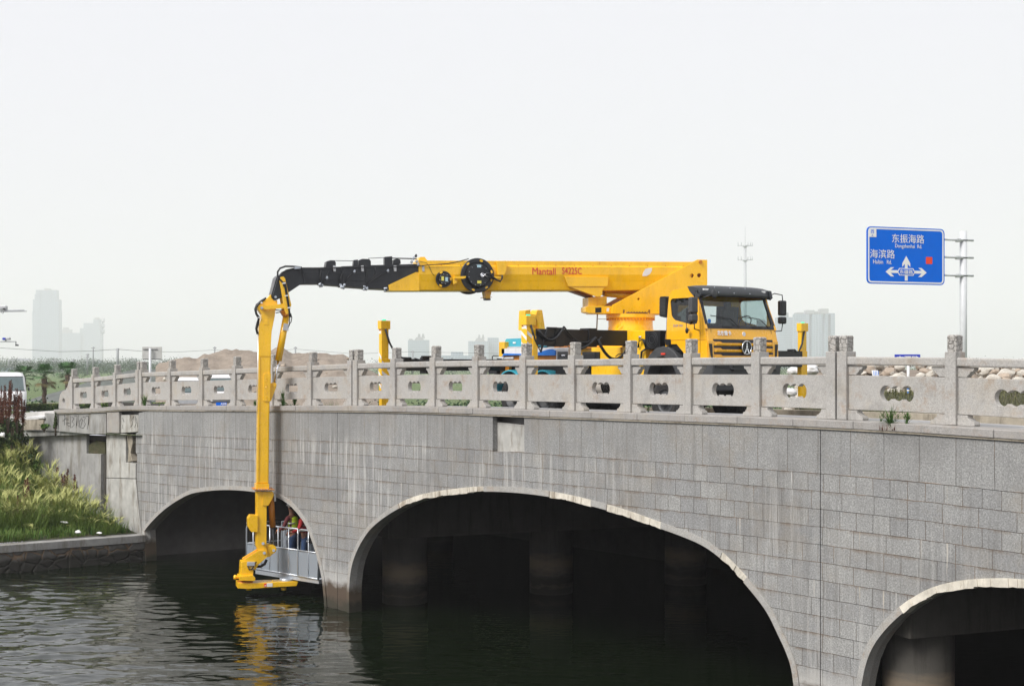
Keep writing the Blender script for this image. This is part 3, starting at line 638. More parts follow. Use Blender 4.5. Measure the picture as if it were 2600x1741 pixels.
# black scrawl on the slab
def scrawl(strokes, D, r, name='scrawl'):
    m = MB()
    for s in strokes: m.tube([P(x, y, D) for x, y in s], r, 5)
    m.build(name, M['blk'], RW)
T = lambda a: [(0+x/3.903, 720+y/3.903) for x, y in a]
sc = [[(640, 1300), (655, 1330), (625, 1360)], [(640, 1300), (640, 1400)], [(650, 1345), (680, 1345)], [(665, 1320), (665, 1400), (690, 1410)], [(655, 1385), (690, 1378)],
      [(700, 1310), (700, 1430)], [(712, 1320), (735, 1335), (715, 1365), (738, 1395), (710, 1425)], [(738, 1308), (765, 1312), (755, 1430)], [(765, 1320), (762, 1405)], [(780, 1300), (782, 1420)],
      [(790, 1350), (792, 1425)], [(800, 1360), (805, 1335), (820, 1345), (800, 1425), (825, 1430)], [(822, 1320), (850, 1325), (832, 1360), (848, 1390), (828, 1430)], [(850, 1310), (882, 1312), (868, 1440)], [(872, 1312), (884, 1330), (878, 1400)]]
scrawl([T(s) for s in sc], DW+.02, .010)
sc = [[(1290, 1300), (1300, 1340)], [(1300, 1360), (1325, 1310), (1310, 1400), (1295, 1420)], [(1340, 1310), (1350, 1380), (1335, 1425)], [(1215, 1330), (1230, 1370)], [(1215, 1400), (1220, 1440)], [(1355, 1330), (1365, 1420)]]
scrawl([T(s) for s in sc], DW+.08, .010)
# river bank quay
BW = thing('quay_wall', 'low stone quay wall with a pale concrete cap holding the grassy bank', 'quay wall', (-42, 0, 0))
m = MB(); m.box((-42.35, -120, -1), (-41.97, 18.52, .58)); m.build('masonry', M['stone'], BW)
m = MB(); m.box((-42.42, -120, .582), (-41.90, 18.50, .80)); m.build('cap', M['conc'], BW, bevel=.012)

# ============================================================ THE INSPECTION TRUCK
TR = thing('inspection_truck', 'yellow bridge inspection truck reaching its folded boom over the balustrade', 'truck', (-30, 27.3, 4.42))
Z0 = 4.42; DN, DF_ = 26.0, 28.55; CX = -25.8
def part(m, name, mat, bevel=0, parent=TR, label=None, fix=True): return tag(m.build(name, M[mat] if isinstance(mat, str) else mat, parent, bevel, fix=fix), label)
def pxN(pts, D=DN): return [(P(x, y, D).x, P(x, y, D).z) for x, y in pts]
def sideplate(pts, holes, D0, D1):
    m = MB(); m.poly(pts, holes, lambda X, z: (X, D0, z), (0, D1-D0, 0)); return m
def rounded(pts, r, n=4):
    out = []
    for i, p in enumerate(pts):
        a, b = Vector(pts[i-1]), Vector(pts[(i+1) % len(pts)]); p = Vector(p); u, v = (a-p), (b-p)
        k = min(r, u.length*.45, v.length*.45); u = p+u.normalized()*k; v = p+v.normalized()*k
        for j in range(n+1):
            t = j/n; out.append(tuple(u*(1-t)**2+p*2*t*(1-t)+v*t*t))
    return out
def cbox(name, mat, a, b, bevel=.012, parent=TR, label=None):
    m = MB(); m.box(a, b); return part(m, name, mat, bevel, parent, label)
# --- wheels
def wheel(X, D, s, dual=False, r=.545):
    wd = .30 if not dual else .56
    prof = [(.30, 0), (.33, .012), (.40, -.012), (.49, -.004), (.525, .022), (r, .06), (r, wd-.06), (.525, wd-.022), (.49, wd), (.33, wd), (.30, wd)]
    m = MB(); n = 40; vs = [(X+q*cos(2*pi*k/n), D+s*y, 4.98+q*sin(2*pi*k/n)) for q, y in prof for k in range(n)]
    m.add(vs, [(i*n+k, i*n+(k+1) % n, (i+1)*n+(k+1) % n, (i+1)*n+k) for i in range(len(prof)-1) for k in range(n)], True)
    for k in range(n):      # tread blocks
        t = 2*pi*(k+.5)/n; c = Vector((X+(r+.004)*cos(t), 0, 4.98+(r+.004)*sin(t))); e = Vector((-sin(t), 0, cos(t)))*.024; o = Vector((cos(t), 0, sin(t)))*.008
        for ya, yb in ((.05, wd*.32), (wd*.37, wd*.63), (wd*.68, wd-.05)):
            pa, pb = Vector((0, D+s*ya, 0)), Vector((0, D+s*yb, 0)); m.hexa([c-e-o+pa, c+e-o+pa, c+e-o+pb, c-e-o+pb, c-e+o+pa, c+e+o+pa, c+e+o+pb, c-e+o+pb])
    W = part(m, 'wheel', 'rub', fix=False)
    dish = [(.302, .005), (.295, .03), (.25, .05), (.21, .03 if not dual else .16), (.15, .02 if not dual else .18), (.13, -.03 if not dual else .05), (.10, -.05 if not dual else .03), (.0, -.055 if not dual else .025)]
    m = MB(); vs = [(X+q*cos(2*pi*k/n), D+s*y, 4.98+q*sin(2*pi*k/n)) for q, y in dish for k in range(n)]
    m.add(vs, [(i*n+k, i*n+(k+1) % n, (i+1)*n+(k+1) % n, (i+1)*n+k) for i in range(len(dish)-1) for k in range(n)], True)
    for k in range(10):
        t = 2*pi*k/10; c = Vector((X+.185*cos(t), D+s*(-.0 if not dual else .14), 4.98+.185*sin(t))); m.cyl(c, c+Vector((0, s*.05, 0)), .014, None, 6)
    part(m, 'rim', 'dgrey', 0, W, fix=False)
for X, dual in ((-27.3, False), (-32.15, True), (-33.68, True)):
    wheel(X, DN+.02, 1, dual); wheel(X, DF_-.04, -1, dual)
m = MB()
for X in (-27.3, -32.15, -33.68): m.cyl((X, DN+.3, 4.98), (X, DF_-.3, 4.98), .10); m.ball((X, 27.3, 4.98), .22)
part(m, 'axle', 'blk')
m = MB()
for D in (26.75, 27.75): m.box((-34.9, D, 5.15), (-26.1, D+.09, 5.42))
for X in (-34.6, -33, -31, -29.5, -28, -26.5): m.box((X, 26.8, 5.2), (X+.1, 27.8, 5.38))
part(m, 'chassis_frame', 'blk', .006)
cbox('under_body_tray', 'blk', (-31.4, 26.25, 4.85), (-28.1, 28.3, 5.35)); cbox('battery_box', 'blk', (-28.5, 26.1, 4.85), (-28.05, 26.5, 5.3))
m = MB(); m.cyl((-30.45, 26.42, 5.38), (-28.95, 26.42, 5.38), .335, None, 28); o = part(m, 'fuel_tank', 'tank', .02); m = MB(); m.cyl((-30.47, 26.42, 5.38), (-29.85, 26.42, 5.38), .338, None, 28); part(m, 'pale_tank_end', 'beige', .01, o)
m = MB()
for X in (-30.1, -29.4): m.cyl((X-.035, 26.42, 5.38), (X+.035, 26.42, 5.38), .342, None, 28)
part(m, 'strap', 'blk', 0, o)
# --- mudguards
def arch(name, mat, X, r0, r1, D0, D1, t0=0, t1=180, zc_=4.98, sz=1.0, n=22):
    m = MB(); pts = [(X+r1*cos(radians(t0+(t1-t0)*k/n)), zc_+sz*r1*sin(radians(t0+(t1-t0)*k/n))) for k in range(n+1)]
    pts += [(X+r0*cos(radians(t0+(t1-t0)*k/n)), zc_+sz*r0*sin(radians(t0+(t1-t0)*k/n))) for k in range(n, -1, -1)]
    m.poly(pts, None, lambda x, z: (x, D0, z), (0, D1-D0, 0)); return part(m, name, mat, .006)
arch('mudguard', 'cyan', -32.2, .66, .70, DN-.03, DN+.60, 12, 168, 4.98, 1.12); arch('mudguard', 'cyan', -33.72, .66, .70, DN-.03, DN+.60, 12, 168, 4.98, 1.12)
arch('mudguard', 'cyan', -32.2, .66, .70, DF_-.62, DF_+.02, 12, 168, 4.98, 1.12); arch('mudguard', 'cyan', -33.72, .66, .70, DF_-.62, DF_+.02, 12, 168, 4.98, 1.12)
q = pxN([(1636, 952), (1641, 925), (1652, 900), (1668, 884), (1687, 878.5), (1702, 882), (1716, 894), (1728, 912), (1734, 935), (1735, 955), (1722, 955), (1714, 935), (1703, 915), (1688, 905), (1672, 908), (1658, 922), (1650, 940), (1646, 955)])
o = part(sideplate(q[::-1], None, DN-.05, DN+.42), 'front_mudguard', 'dgrey', .02)
m = MB(); a = P(1679, 896, DN-.06); b = P(1689, 900.5, DN-.06); m.box((a.x, DN-.075, b.z), (b.x, DN-.045, a.z)); part(m, 'marker_lamp', 'lamp_red', .004, o)
q2 = [(x, z) for x, z in q]; part(sideplate(q2[::-1], None, DF_-.42, DF_+.02), 'front_mudguard', 'dgrey', .02)
cbox('wheel_housing', 'blk', (-28.0, DN+.36, 5.0), (-26.6, DF_-.4, 6.25))
# --- cab shell
dr = pxN([(1688, 885), (1689, 850), (1694, 770), (1697, 742)]); fr = pxN([(1768, 742), (1790, 834)])
side = [(-27.26, 6.35), (-27.24, 6.65), (-27.16, 7.42), (-27.12, 7.66), (-27.0, 7.78), (-26.3, 7.83), (-26.16, 7.60), (-25.86, 6.80), (-25.78, 6.45), (-25.75, 5.94), (-26.45, 5.94), (-26.62, 6.22), (-26.85, 6.42), (-27.1, 6.42)]
side = side[::-1]       # counter-clockwise seen from the river
win = [(-27.08, 7.50), (-27.03, 7.57), (-26.24, 7.57), (-26.13, 7.38), (-26.12, 6.92), (-26.34, 6.90), (-26.93, 7.03), (-27.03, 7.12)]
win = rounded(win[::-1], .05)
for D0, D1 in ((DN, DN+.04), (DF_-.04, DF_)):
    o = part(sideplate(side, [win], D0, D1), 'cab_side', 'cab', .008)
    part(sideplate(win, None, D0+.015, D0+.022), 'side_window', 'glassd' if D0 < 27 else 'glass', 0, o)
# door gaps, quarter-light bar, handle and lettering on the near door
DOOR = cbox('door', 'cab', (-27.20, DN-.012, 6.52), (-26.02, DN-.002, 6.86), .006)
def linebox(pts, D, w, mat, name, parent, z=.004):
    m = MB()
    m.tube([(x, D, zz) for x, zz in pts], w, 4); return part(m, name, mat, 0, parent)
linebox([(-26.04, 7.6), (-26.02, 6.9), (-26.02, 6.05)], DN-.003, .006, 'blk', 'door_gap', DOOR)
linebox([(-27.2, 7.5), (-27.22, 6.5), (-27.05, 6.44)], DN-.003, .006, 'blk', 'door_gap', DOOR)
linebox([(-27.24, 6.52), (-25.78, 6.52)], DN-.004, .004, 'orange', 'body_crease', TR)
linebox([(-26.36, 7.57), (-26.36, 6.9)], DN+.005, .016, 'blk', 'quarter_light_bar', DOOR)
a, b = P(1691, 861, DN), P(1704, 876, DN); cbox('door_handle', 'blk', (a.x, DN-.02, b.z), (b.x, DN+.0, a.z), .02, DOOR)
text('door_lettering', '2629 6X4', .085, M['grey'], frame(P(1721, 827, DN-.014), (1, 0, 0), (0, 0, 1)), DOOR, .002)
# roof, floor, rear wall with two windows
m = MB(); rp = [(-27.15, 7.42), (-27.12, 7.66), (-27.0, 7.78), (-26.3, 7.83), (-26.2, 7.72), (-26.2, 7.66), (-26.3, 7.76), (-27.0, 7.72), (-27.07, 7.62), (-27.1, 7.42)]
m.poly(rp, None, lambda X, z: (X, DN+.04, z), (0, DF_-DN-.08, 0)); part(m, 'roof', 'cab', .01)
for q in ((26.42, 27.16), (27.45, 28.18)): pass
m = MB(); hb = lambda a, b: rounded([(a, 6.98), (b, 6.98), (b, 7.48), (a, 7.48)], .06)
m.poly([(DN+.04, 6.2), (DF_-.04, 6.2), (DF_-.04, 7.6), (DN+.04, 7.6)], [hb(26.3, 26.9), hb(27.08, 27.72)], lambda y, z: (-27.22+(z-6.2)*.06, y, z), (.04, 0, 0)); part(m, 'rear_wall', 'cabin')
cbox('cab_floor', 'blk', (-27.1, DN+.05, 6.25), (-25.95, DF_-.05, 6.4))
m = MB(); m.hexa([(-26.35, DN+.05, 6.4), (-25.9, DN+.05, 6.4), (-25.9, DF_-.05, 6.4), (-26.35, DF_-.05, 6.4), (-26.3, DN+.05, 6.88), (-25.95, DN+.05, 6.80), (-25.95, DF_-.05, 6.80), (-26.3, DF_-.05, 6.88)]); part(m, 'dashboard', 'cabin', .03)
for y in (26.45, 27.72):
    m = MB(); m.box((-26.95, y, 6.45), (-26.5, y+.48, 6.72)); m.hexa([(-26.98, y, 6.7), (-26.86, y, 6.7), (-26.86, y+.48, 6.7), (-26.98, y+.48, 6.7), (-27.05, y+.04, 7.34), (-26.95, y+.04, 7.34), (-26.95, y+.44, 7.34), (-27.05, y+.44, 7.34)])
    m.box((-27.04, y+.13, 7.34), (-26.94, y+.35, 7.54)); part(m, 'seat', 'cabin', .04)
m = MB(); n = 24; c = Vector((-26.38, 27.98, 7.0)); m.tube([c+Vector((.07*sin(2*pi*k/n)*1, .21*cos(2*pi*k/n), .20*sin(2*pi*k/n)*.8)) for k in range(n+1)], .014, 6, False); m.cyl(c, c+Vector((.15, 0, -.2)), .02); part(m, 'steering_wheel', 'blk')
# --- cab front: windshield, lower panel, grille
def FX(z): return interp([(5.9, -25.75), (6.45, -25.76), (6.80, -25.84), (7.6, -26.14), (7.85, -26.3)], z)
def front(pts, holes, off, th, mat, name, parent=TR, bevel=0):
    m = MB(); m.poly(pts, holes, lambda y, z: (FX(z)+off, y, z), (-th, 0, 0)); return part(m, name, mat, bevel, parent)
FR = front([(DN+.02, 5.96), (DF_-.02, 5.96), (DF_-.02, 6.45), (DF_-.06, 6.84), (DN+.06, 6.84), (DN+.02, 6.45)], None, .0, .05, 'cab', 'front_panel', bevel=.02)
ws = rounded([(DN+.12, 6.88), (DF_-.12, 6.88), (DF_-.16, 7.62), (DN+.16, 7.62)], .07)
o = front([(DN+.0, 6.80), (DF_-.0, 6.80), (DF_-.04, 7.70), (DN+.04, 7.70)], [ws], .012, .05, 'blk', 'windshield_frame', bevel=.008)
front(ws, None, -.01, .008, 'glass', 'windshield')
front([(DN-.01, 6.78), (DN+.075, 6.78), (DN+.11, 7.7), (DN+.03, 7.7)], None, .018, .06, 'cab', 'windshield_pillar', bevel=.01); front([(DF_-.075, 6.78), (DF_+.01, 6.78), (DF_-.03, 7.7), (DF_-.11, 7.7)], None, .018, .06, 'cab', 'windshield_pillar', bevel=.01)
for k, z in enumerate((6.49, 6.33, 6.17)):
    y0, y1 = DN+.20, DF_-.22
    pr = [(y0, z+.045), (y0, z-.008), (y0+.25, z-.008), (y0+.32, z-.045), (y1-.32, z-.045), (y1-.25, z-.008), (y1, z-.008), (y1, z+.03), (y1, z+.045)]
    front(pr[::-1], None, .012, .02, 'blk', 'grille_slot', FR)
for z in (6.40, 6.24, 6.08):
    m = MB(); m.hexa([(-25.75, DN+.22, z-.035), (-25.72, DN+.28, z-.02), (-25.72, DF_-.3, z-.02), (-25.75, DF_-.24, z-.035), (-25.75, DN+.22, z+.035), (-25.715, DN+.28, z+.03), (-25.715, DF_-.3, z+.03), (-25.75, DF_-.24, z+.035)]); part(m, 'grille_bar', 'cab', .01, FR)
linebox_y = lambda pts, mat, name: part(MB().tube([(FX(z)+.008, y, z) for y, z in pts], .005, 4), name, mat, 0, FR)
linebox_y([(DN+.18, 6.80), (DN+.17, 5.97)], 'blk', 'panel_gap'); linebox_y([(DF_-.2, 6.80), (DF_-.18, 5.97)], 'blk', 'panel_gap')
for s, y in ((1, DN+.015), (-1, DF_-.015)):
    pr = [(y, 6.42), (y+s*.16, 6.40), (y+s*.17, 6.0), (y+s*.11, 6.06), (y+s*.05, 6.2)]
    if s > 0: pr = pr[::-1]
    front([(y, 5.97), (y+s*.2, 5.97), (y+s*.2, 6.5), (y, 6.5)][::s], None, .015, .02, 'cab', 'corner_panel', FR, .01)
    front([(y+s*.02, 6.42), (y+s*.12, 6.42), (y+s*.14, 6.02), (y+s*.07, 6.12)][::-s], None, .022, .02, 'blk', 'corner_vent', FR)
# emblem: chrome ring, dark disc and a three-pointed pale blade shape
ec = Vector((-25.69, 27.31, 6.33)); m = MB(); n = 32
m.tube([ec+Vector((.0, .165*cos(2*pi*k/n), .165*sin(2*pi*k/n))) for k in range(n+1)], .014, 8, False); E_ = part(m, 'emblem', 'chrome', 0, FR)
m = MB(); m.cyl(ec+Vector((-.05, 0, 0)), ec+Vector((-.002, 0, 0)), .160, None, 32); part(m, 'emblem_disc', 'blk', 0, E_) if False else part(m, 'emblem_disc', 'blk', 0, FR)
def blade(pts): 
    m = MB(); m.poly([(ec.y+a, ec.z+b) for a, b in pts], None, lambda y, z: (ec.x+.012, y, z), (-.012, 0, 0)); return m
for pr in ([(-.028, .0), (0, .17), (.0, -.02)], [(.0, -.02), (0, .17), (.028, .0)], [(-.03, -.01), (-.002, -.03), (-.04, -.12), (-.115, -.17)], [(.002, -.03), (.03, -.01), (.115, -.17), (.04, -.12)]):
    part(blade(pr[::-1]), 'emblem_blade', 'chrome', 0, FR)
text('nose_lettering', '北奔重卡', .125, M['lwhite'], frame((FX(6.68)+.014, 26.62, 6.68), (0, 1, 0), (-.2, 0, 1)), FR, .004)
m = MB(); m.cyl((FX(6.67)+.01, 27.33, 6.67), (FX(6.67)-.02, 27.33, 6.67), .055, None, 20); part(m, 'nose_badge', 'lwhite', 0, FR)
m = MB(); m.cyl((FX(6.98)+.01, 26.20, 6.98), (FX(6.98)-.001, 26.20, 6.98), .055, None, 16); part(m, 'blue_sticker', 'tarp', 0, FR)
cbox('paper_on_dash', 'white', (-26.0, 28.0, 6.86), (-25.97, 28.3, 7.05), .002)
# wipers
for y0, y1 in ((26.95, 26.28), (28.02, 27.32)):
    m = MB(); b = (FX(6.84)+.03, y0+.25, 6.84); k = (FX(7.06)+.05, y0-.02, 7.05); m.tube([b, k], .010, 6); m.tube([(FX(7.07)+.03, y0+.0, 7.06), (FX(7.10)+.03, y1-.02, 7.12)], .011, 6); m.box((FX(6.84)+.0, y0+.05-.4, 6.83), (FX(6.84)+.03, y0-.0, 6.86)); part(m, 'wiper', 'blk')
# sun visor over the windshield
m = MB(); N_ = 14; prof = [(7.60, .15), (7.66, .175), (7.80, .13), (7.87, .03), (7.89, -.12)]
def vis(i, j):
    t = i/N_; y = DN-.03+(DF_-DN+.06)*t; z, o = prof[j]; bow = .10*(1-(2*t-1)**4)
    return (FX(7.6)+o-.10+bow, y, z-.035*(abs(2*t-1)**6)*(1 if j > 2 else 0))
m.grid(N_, 4, vis); VI = part(m, 'sun_visor', 'vgrey', fix=False); VI.modifiers.new('solid', 'SOLIDIFY').thickness = .02
for s, D in ((1, DN-.03), (-1, DF_+.03)):
    q = [(-26.45, 7.86), (-26.02, 7.80), (-25.97, 7.62), (-26.05, 7.56), (-26.22, 7.60), (-26.36, 7.72)]
    m = MB(); m.poly(q[::-1], None, lambda X, z: (X, D, z), (0, s*.03, 0)); part(m, 'visor_cheek', 'vgrey', .01, VI)
m = MB()
for y, z in ((26.5, 7.83), (27.05, 7.83), (27.6, 7.83), (26.6, 7.70), (27.15, 7.70), (27.72, 7.70)): m.ball((FX(7.6)+(.17 if z < 7.75 else .12), y, z), .014, 8, 5)
part(m, 'rivet', 'steel', 0, VI)
for y in (26.22, 28.28): cbox('roof_lamp', 'lwhite', (FX(7.6)+.06, y-.09, 7.74), (FX(7.6)+.11, y+.09, 7.79), .01, VI)
# mirrors
def mirror(y, s):
    m = MB(); m.tube([(-26.12, y-s*.02, 7.66), (-26.0, y+s*.12, 7.74), (-25.9, y+s*.30, 7.70), (-25.9, y+s*.32, 7.55)], .014, 6); m.tube([(-25.9, y+s*.32, 6.98), (-25.92, y+s*.3, 6.78), (-26.05, y, 6.75)], .014, 6); o = part(m, 'mirror_arm', 'blk')
    for z0, z1 in ((7.17, 7.56), (6.96, 7.14)):
        m = MB(); m.box((-25.99, y+s*.22, z0), (-25.86, y+s*.44, z1)); part(m, 'mirror_housing', 'dgrey' if s < 0 else 'blk', .035, o)
        m = MB(); m.box((-25.995, y+s*.24, z0+.02), (-25.991, y+s*.42, z1-.02)); part(m, 'mirror_glass', 'chrome', 0, o)
mirror(DN, -1); mirror(DF_, 1)
m = MB(); a = P(1742, 815, DN-.1); m.tube([a, P(1743, 832, DN-.12), P(1750, 838, DN-.12)], .009, 6); c = P(1744, 839, DN-.14); m.ball(c, (.05, .03, .075), 12, 8); part(m, 'kerb_mirror', 'blk')
m = MB(); c = P(1799, 749, DN-.0); c = Vector((-25.75, 26.22, 7.66)); m.ball(c, (.03, .10, .11), 14, 10); m.tube([c, (-26.1, 26.02, 7.52)], .012, 6); part(m, 'front_mirror', 'dgrey')
# bumper and steps
m = MB(); m.hexa([(-26.3, DN-.02, 5.25), (-25.68, DN+.06, 5.25), (-25.68, DF_-.06, 5.25), (-26.3, DF_+.02, 5.25), (-26.3, DN-.02, 5.93), (-25.62, DN+.03, 5.93), (-25.62, DF_-.03, 5.93), (-26.3, DF_+.02, 5.93)]); BU = part(m, 'bumper', 'dgrey', .04)
for z in (5.86, 5.76): 
    m = MB(); m.box((-25.64, 26.75, z-.02), (-25.605, 28.3, z+.025)); part(m, 'bumper_slot', 'blk', 0, BU)
m = MB(); m.box((-25.64, 26.12, 5.83), (-25.60, 26.6, 5.92)); m.tube([(-25.6, 26.62, 5.8), (-25.6, 26.75, 5.78), (-25.6, 26.72, 5.72)], .02, 6); part(m, 'tow_recess', 'blk', .01, BU)
for y in (26.3, 28.25): cbox('headlight', 'chrome', (-25.65, y-.18, 5.42), (-25.61, y+.18, 5.58), .01, BU)
# behind the cab: intake, coolant tank, radiator, exhaust
a, b = P(1674, 753, 26.35), P(1691, 802, 26.35); q = rounded([(a.x, b.z), (b.x, b.z-.05), (b.x, a.z), (a.x+.02, a.z)], .04)
o = part(sideplate(q, None, 26.35, 26.7), 'air_intake', 'blk', .01)
m = MB()
for k in range(12): z = b.z+.06+(a.z-b.z-.12)*k/11; m.box((a.x+.01, 26.335, z-.008), (b.x-.01, 26.352, z+.008))
part(m, 'louvre', 'dgrey', 0, o)
m = MB(); m.tube([(-27.36, 26.55, 7.15), (-27.36, 26.55, 6.8), (-27.4, 26.5, 6.4)], .07, 10); part(m, 'intake_duct', 'hose')
cbox('radiator', 'blk', (-28.02, 26.0, 6.30), (-27.46, 26.4, 6.78)); m = MB(); c = Vector((-27.75, 25.99, 6.55))
for r in (.1, .16, .21): m.tube([c+Vector((r*cos(k*pi/12), 0, r*sin(k*pi/12))) for k in range(25)], .006, 5, False)
part(m, 'fan_guard', 'dgrey')
cbox('coolant_tank', 'white', (-27.95, 26.75, 6.6), (-27.55, 27.1, 6.97), .03)
m = MB(); m.tube([(-27.85, 26.75, 7.0), (-27.75, 26.7, 7.09), (-27.6, 26.6, 7.08), (-27.5, 26.5, 6.95), (-27.45, 26.45, 6.7)], .045, 10); part(m, 'coolant_hose', 'hose')
m = MB()
for k in range(6): m.tube([(-27.42+.03*k, 26.2, 6.8), (-27.44+.02*k, 26.15, 6.5+.03*k), (-27.40+.02*k, 26.2, 6.35)], .012, 5)
part(m, 'cable_bundle', 'hose')
cbox('mounting_bracket', 'orange', (-27.95, 26.1, 5.9), (-27.35, 26.7, 6.27))
m = MB(); m.tube([(-28.0, 26.0, 6.3), (-28.12, 25.98, 6.24), (-28.15, 25.98, 6.0), (-28.05, 26.05, 5.85)], .03, 8); part(m, 'hydraulic_hose', 'hose')
# --- turret and pedestal
TC = Vector((-30.05, 27.35, 0))
cbox('pedestal', 'yel', (-31.2, 26.35, 5.4), (-28.04, 28.4, 6.80)); cbox('pedestal_side_box', 'yel', (-28.95, 26.05, 5.45), (-28.05, 26.34, 6.79)); cbox('pedestal_side_box', 'yel', (-30.2, 26.06, 5.45), (-29.0, 26.34, 6.37))
lv = [(.72, 6.80), (.72, 6.83), (.63, 6.84), (.61, 6.98), (.61, 7.14), (.675, 7.19), (.675, 7.285), (.60, 7.285)]
m = MB(); n = 48; m.add([(TC.x+r*cos(2*pi*k/n), TC.y+r*sin(2*pi*k/n), z) for r, z in lv for k in range(n)], [(i*n+k, i*n+(k+1) % n, (i+1)*n+(k+1) % n, (i+1)*n+k) for i in range(len(lv)-1) for k in range(n)], False); TU = part(m, 'turret', 'yel')
m = MB()
for k in range(44):
    t = 2*pi*k/44; c = TC+Vector((.65*cos(t), .65*sin(t), 7.165)); m.cyl(c+Vector((0, 0, -.045)), c, .017, None, 6)
part(m, 'bolt_ring', 'orange', 0, TU)
m = MB()
for k in range(30):
    t = 2*pi*k/30; c = TC+Vector((.63*cos(t), .63*sin(t), 7.29)); m.cyl(c, c+Vector((0, 0, .03)), .015, None, 6)
m.cyl(TC+Vector((0, 0, 7.28)), TC+Vector((0, 0, 7.33)), .58, None, 32); part(m, 'slewing_ring', 'rust', 0, TU)
m = MB(); m.tube([P(1577, 835, 26.6), P(1583, 827, 26.6), P(1575, 824, 26.6)], .015, 6); m.tube([P(1568, 832, 26.7), P(1574, 823, 26.7), P(1580, 832, 26.7)], .012, 6); part(m, 'lifting_eye', 'yel', 0, TU)
# --- the boom: everything below is laid out in the vertical plane of the boom
BETA = radians(16); ex, ey = CA*cos(BETA)-SA*sin(BETA), SA*cos(BETA)+CA*sin(BETA)
E = Vector((ex, ey, 0)); NB = Vector((-ey, ex, 0)); BO = Vector((TC.x, TC.y, 0))-NB*.42
def BSp(x, y, off=0.0):
    o = BO+NB*off; u = _u(x); d = Vector((CA*u-SA, SA*u+CA)); den = d.x*E.y-d.y*E.x; t = (o.x*E.y-o.y*E.x)/den
    pt = d*t; s = (pt.x-BO.x)*E.x+(pt.y-BO.y)*E.y; return (s, HC-(y-HY)/FL*t)
def B3(s, off, z): v = BO+E*s+NB*off; return Vector((v.x, v.y, z))
def bplate(name, mat, pts, o0, o1, holes=None, bevel=.006, parent=TR, label=None, pxoff=None):
    po = o0 if pxoff is None else pxoff
    q = [BSp(x, y, po) for x, y in pts]; hh = [[BSp(x, y, po) for x, y in h] for h in (holes or [])]
    m = MB(); m.poly(q, hh, lambda s, z: B3(s, o0, z), NB*(o1-o0)); return part(m, name, mat, bevel, parent, label)
def btube(name, mat, pts, r, off, parent=TR, n=10, offs=None):
    m = MB(); m.tube([B3(*(lambda q, o: (q[0], o, q[1]))(BSp(x, y, (offs[i] if offs else off)), (offs[i] if offs else off))) for i, (x, y) in enumerate(pts)], r, n); return part(m, name, mat, 0, parent)
def bsweep(name, mat, s0, z0, s1, z1, sec, parent=TR, bevel=.006, skew=0):
    m = MB(); n = len(sec)
    vs = [B3(s0+skew*(h), o, z0+h) for o, h in sec]+[B3(s1, o, z1+h) for o, h in sec]
    m.add(vs, [(k, (k+1) % n, n+(k+1) % n, n+k) for k in range(n)]+[tuple(range(n))[::-1], tuple(range(n, 2*n))]); return part(m, name, mat, bevel, parent)
def circ(x, y, r, n=16): return [(x+r*cos(2*pi*k/n), y-r*sin(2*pi*k/n)) for k in range(n)]
W_ = .80
s0, z0 = BSp(1064, 738); s1, z1 = BSp(1762, 737.5)
sec = [(.0, .43), (.0, .64), (.04, .665), (.04, .79), (W_-.04, .79), (W_-.04, .665), (W_, .64), (W_, .43), (W_-.025, .27), (W_-.03, .25), (W_-.06, .03), (W_-.08, 0), (.08, 0), (.06, .03), (.03, .25), (.025, .27)]
BM = bsweep('boom', 'yel', s0, z0, s1, z1, sec[::-1])
bplate('boom_nose', 'yel', [(989, 738), (987, 723.5), (1057, 690.5), (1066, 691), (1066, 738)], .03, W_-.03, pxoff=.0)
bplate('boom_top_lug', 'yel', [(1062, 664), (1066, 652.5), (1078, 652), (1085, 661), (1085, 664)], .15, .65)
m = MB()
for k in range(14):
    s = s0+.6+(s1-s0-.9)*k/13; m.box((-.012, -.006, -.012), (.012, .006, .012)); b_ = len(m.v)-8
    for i in range(8): v = Vector(m.v[b_+i]); m.v[b_+i] = tuple(B3(s+v.x, .034+v.y, z0+.675+(z1-z0)*k/13+v.z))
part(m, 'cover_bolt', 'orange', 0, BM)
bplate('boom_seam', 'orange', [(1522.5, 664.5), (1523.5, 664.5), (1523.5, 672), (1522.5, 672)], .032, .04)
BO_TXT = lambda x, y: B3(*(lambda q: (q[0], -.006, q[1]))(BSp(x, y, 0)))
text('boom_lettering', 'Mantall', .265, M['red'], frame(BO_TXT(1381, 689.5), E, (0, 0, 1)), BM, .0, .88)
text('boom_lettering', 'S4225C', .25, M['red'], frame(BO_TXT(1452, 688.5), E, (0, 0, 1)), BM, .0, .72)
bplate('leaf_shaped_sticker', 'white', [(1631, 701), (1633, 692), (1639, 683), (1646, 680.5), (1656, 680), (1655, 688), (1650, 696), (1642, 701)], -.006, .002, parent=BM)
# hanging bracket, lift cylinder and A-frame
bplate('cylinder_bracket', 'yel', [(1433, 702), (1545, 703), (1543, 727), (1443, 727)], -.05, .02); bplate('cylinder_bracket', 'yel', [(1433, 702), (1545, 703), (1543, 727), (1443, 727)], W_-.02, W_+.05, pxoff=-.05)
bplate('cylinder_lug', 'yel', [(1443, 727), (1538, 728), (1530, 736), (1529, 748), (1524, 753), (1516, 753.5)], -.03, .03); bplate('cylinder_lug', 'yel', [(1443, 727), (1538, 728), (1530, 736), (1529, 748), (1524, 753), (1516, 753.5)], .74, .80, pxoff=-.03)
bplate('under_boom_strut', 'rust', [(1436, 733), (1450, 733), (1512, 755), (1508, 758)], .2, .6)
btube('lift_cylinder', 'yel', [(1533, 744.5), (1640, 754)], .095, .4, n=24); btube('lift_cylinder_rod', 'chrome', [(1521, 743), (1534, 744.5)], .06, .4, n=16)
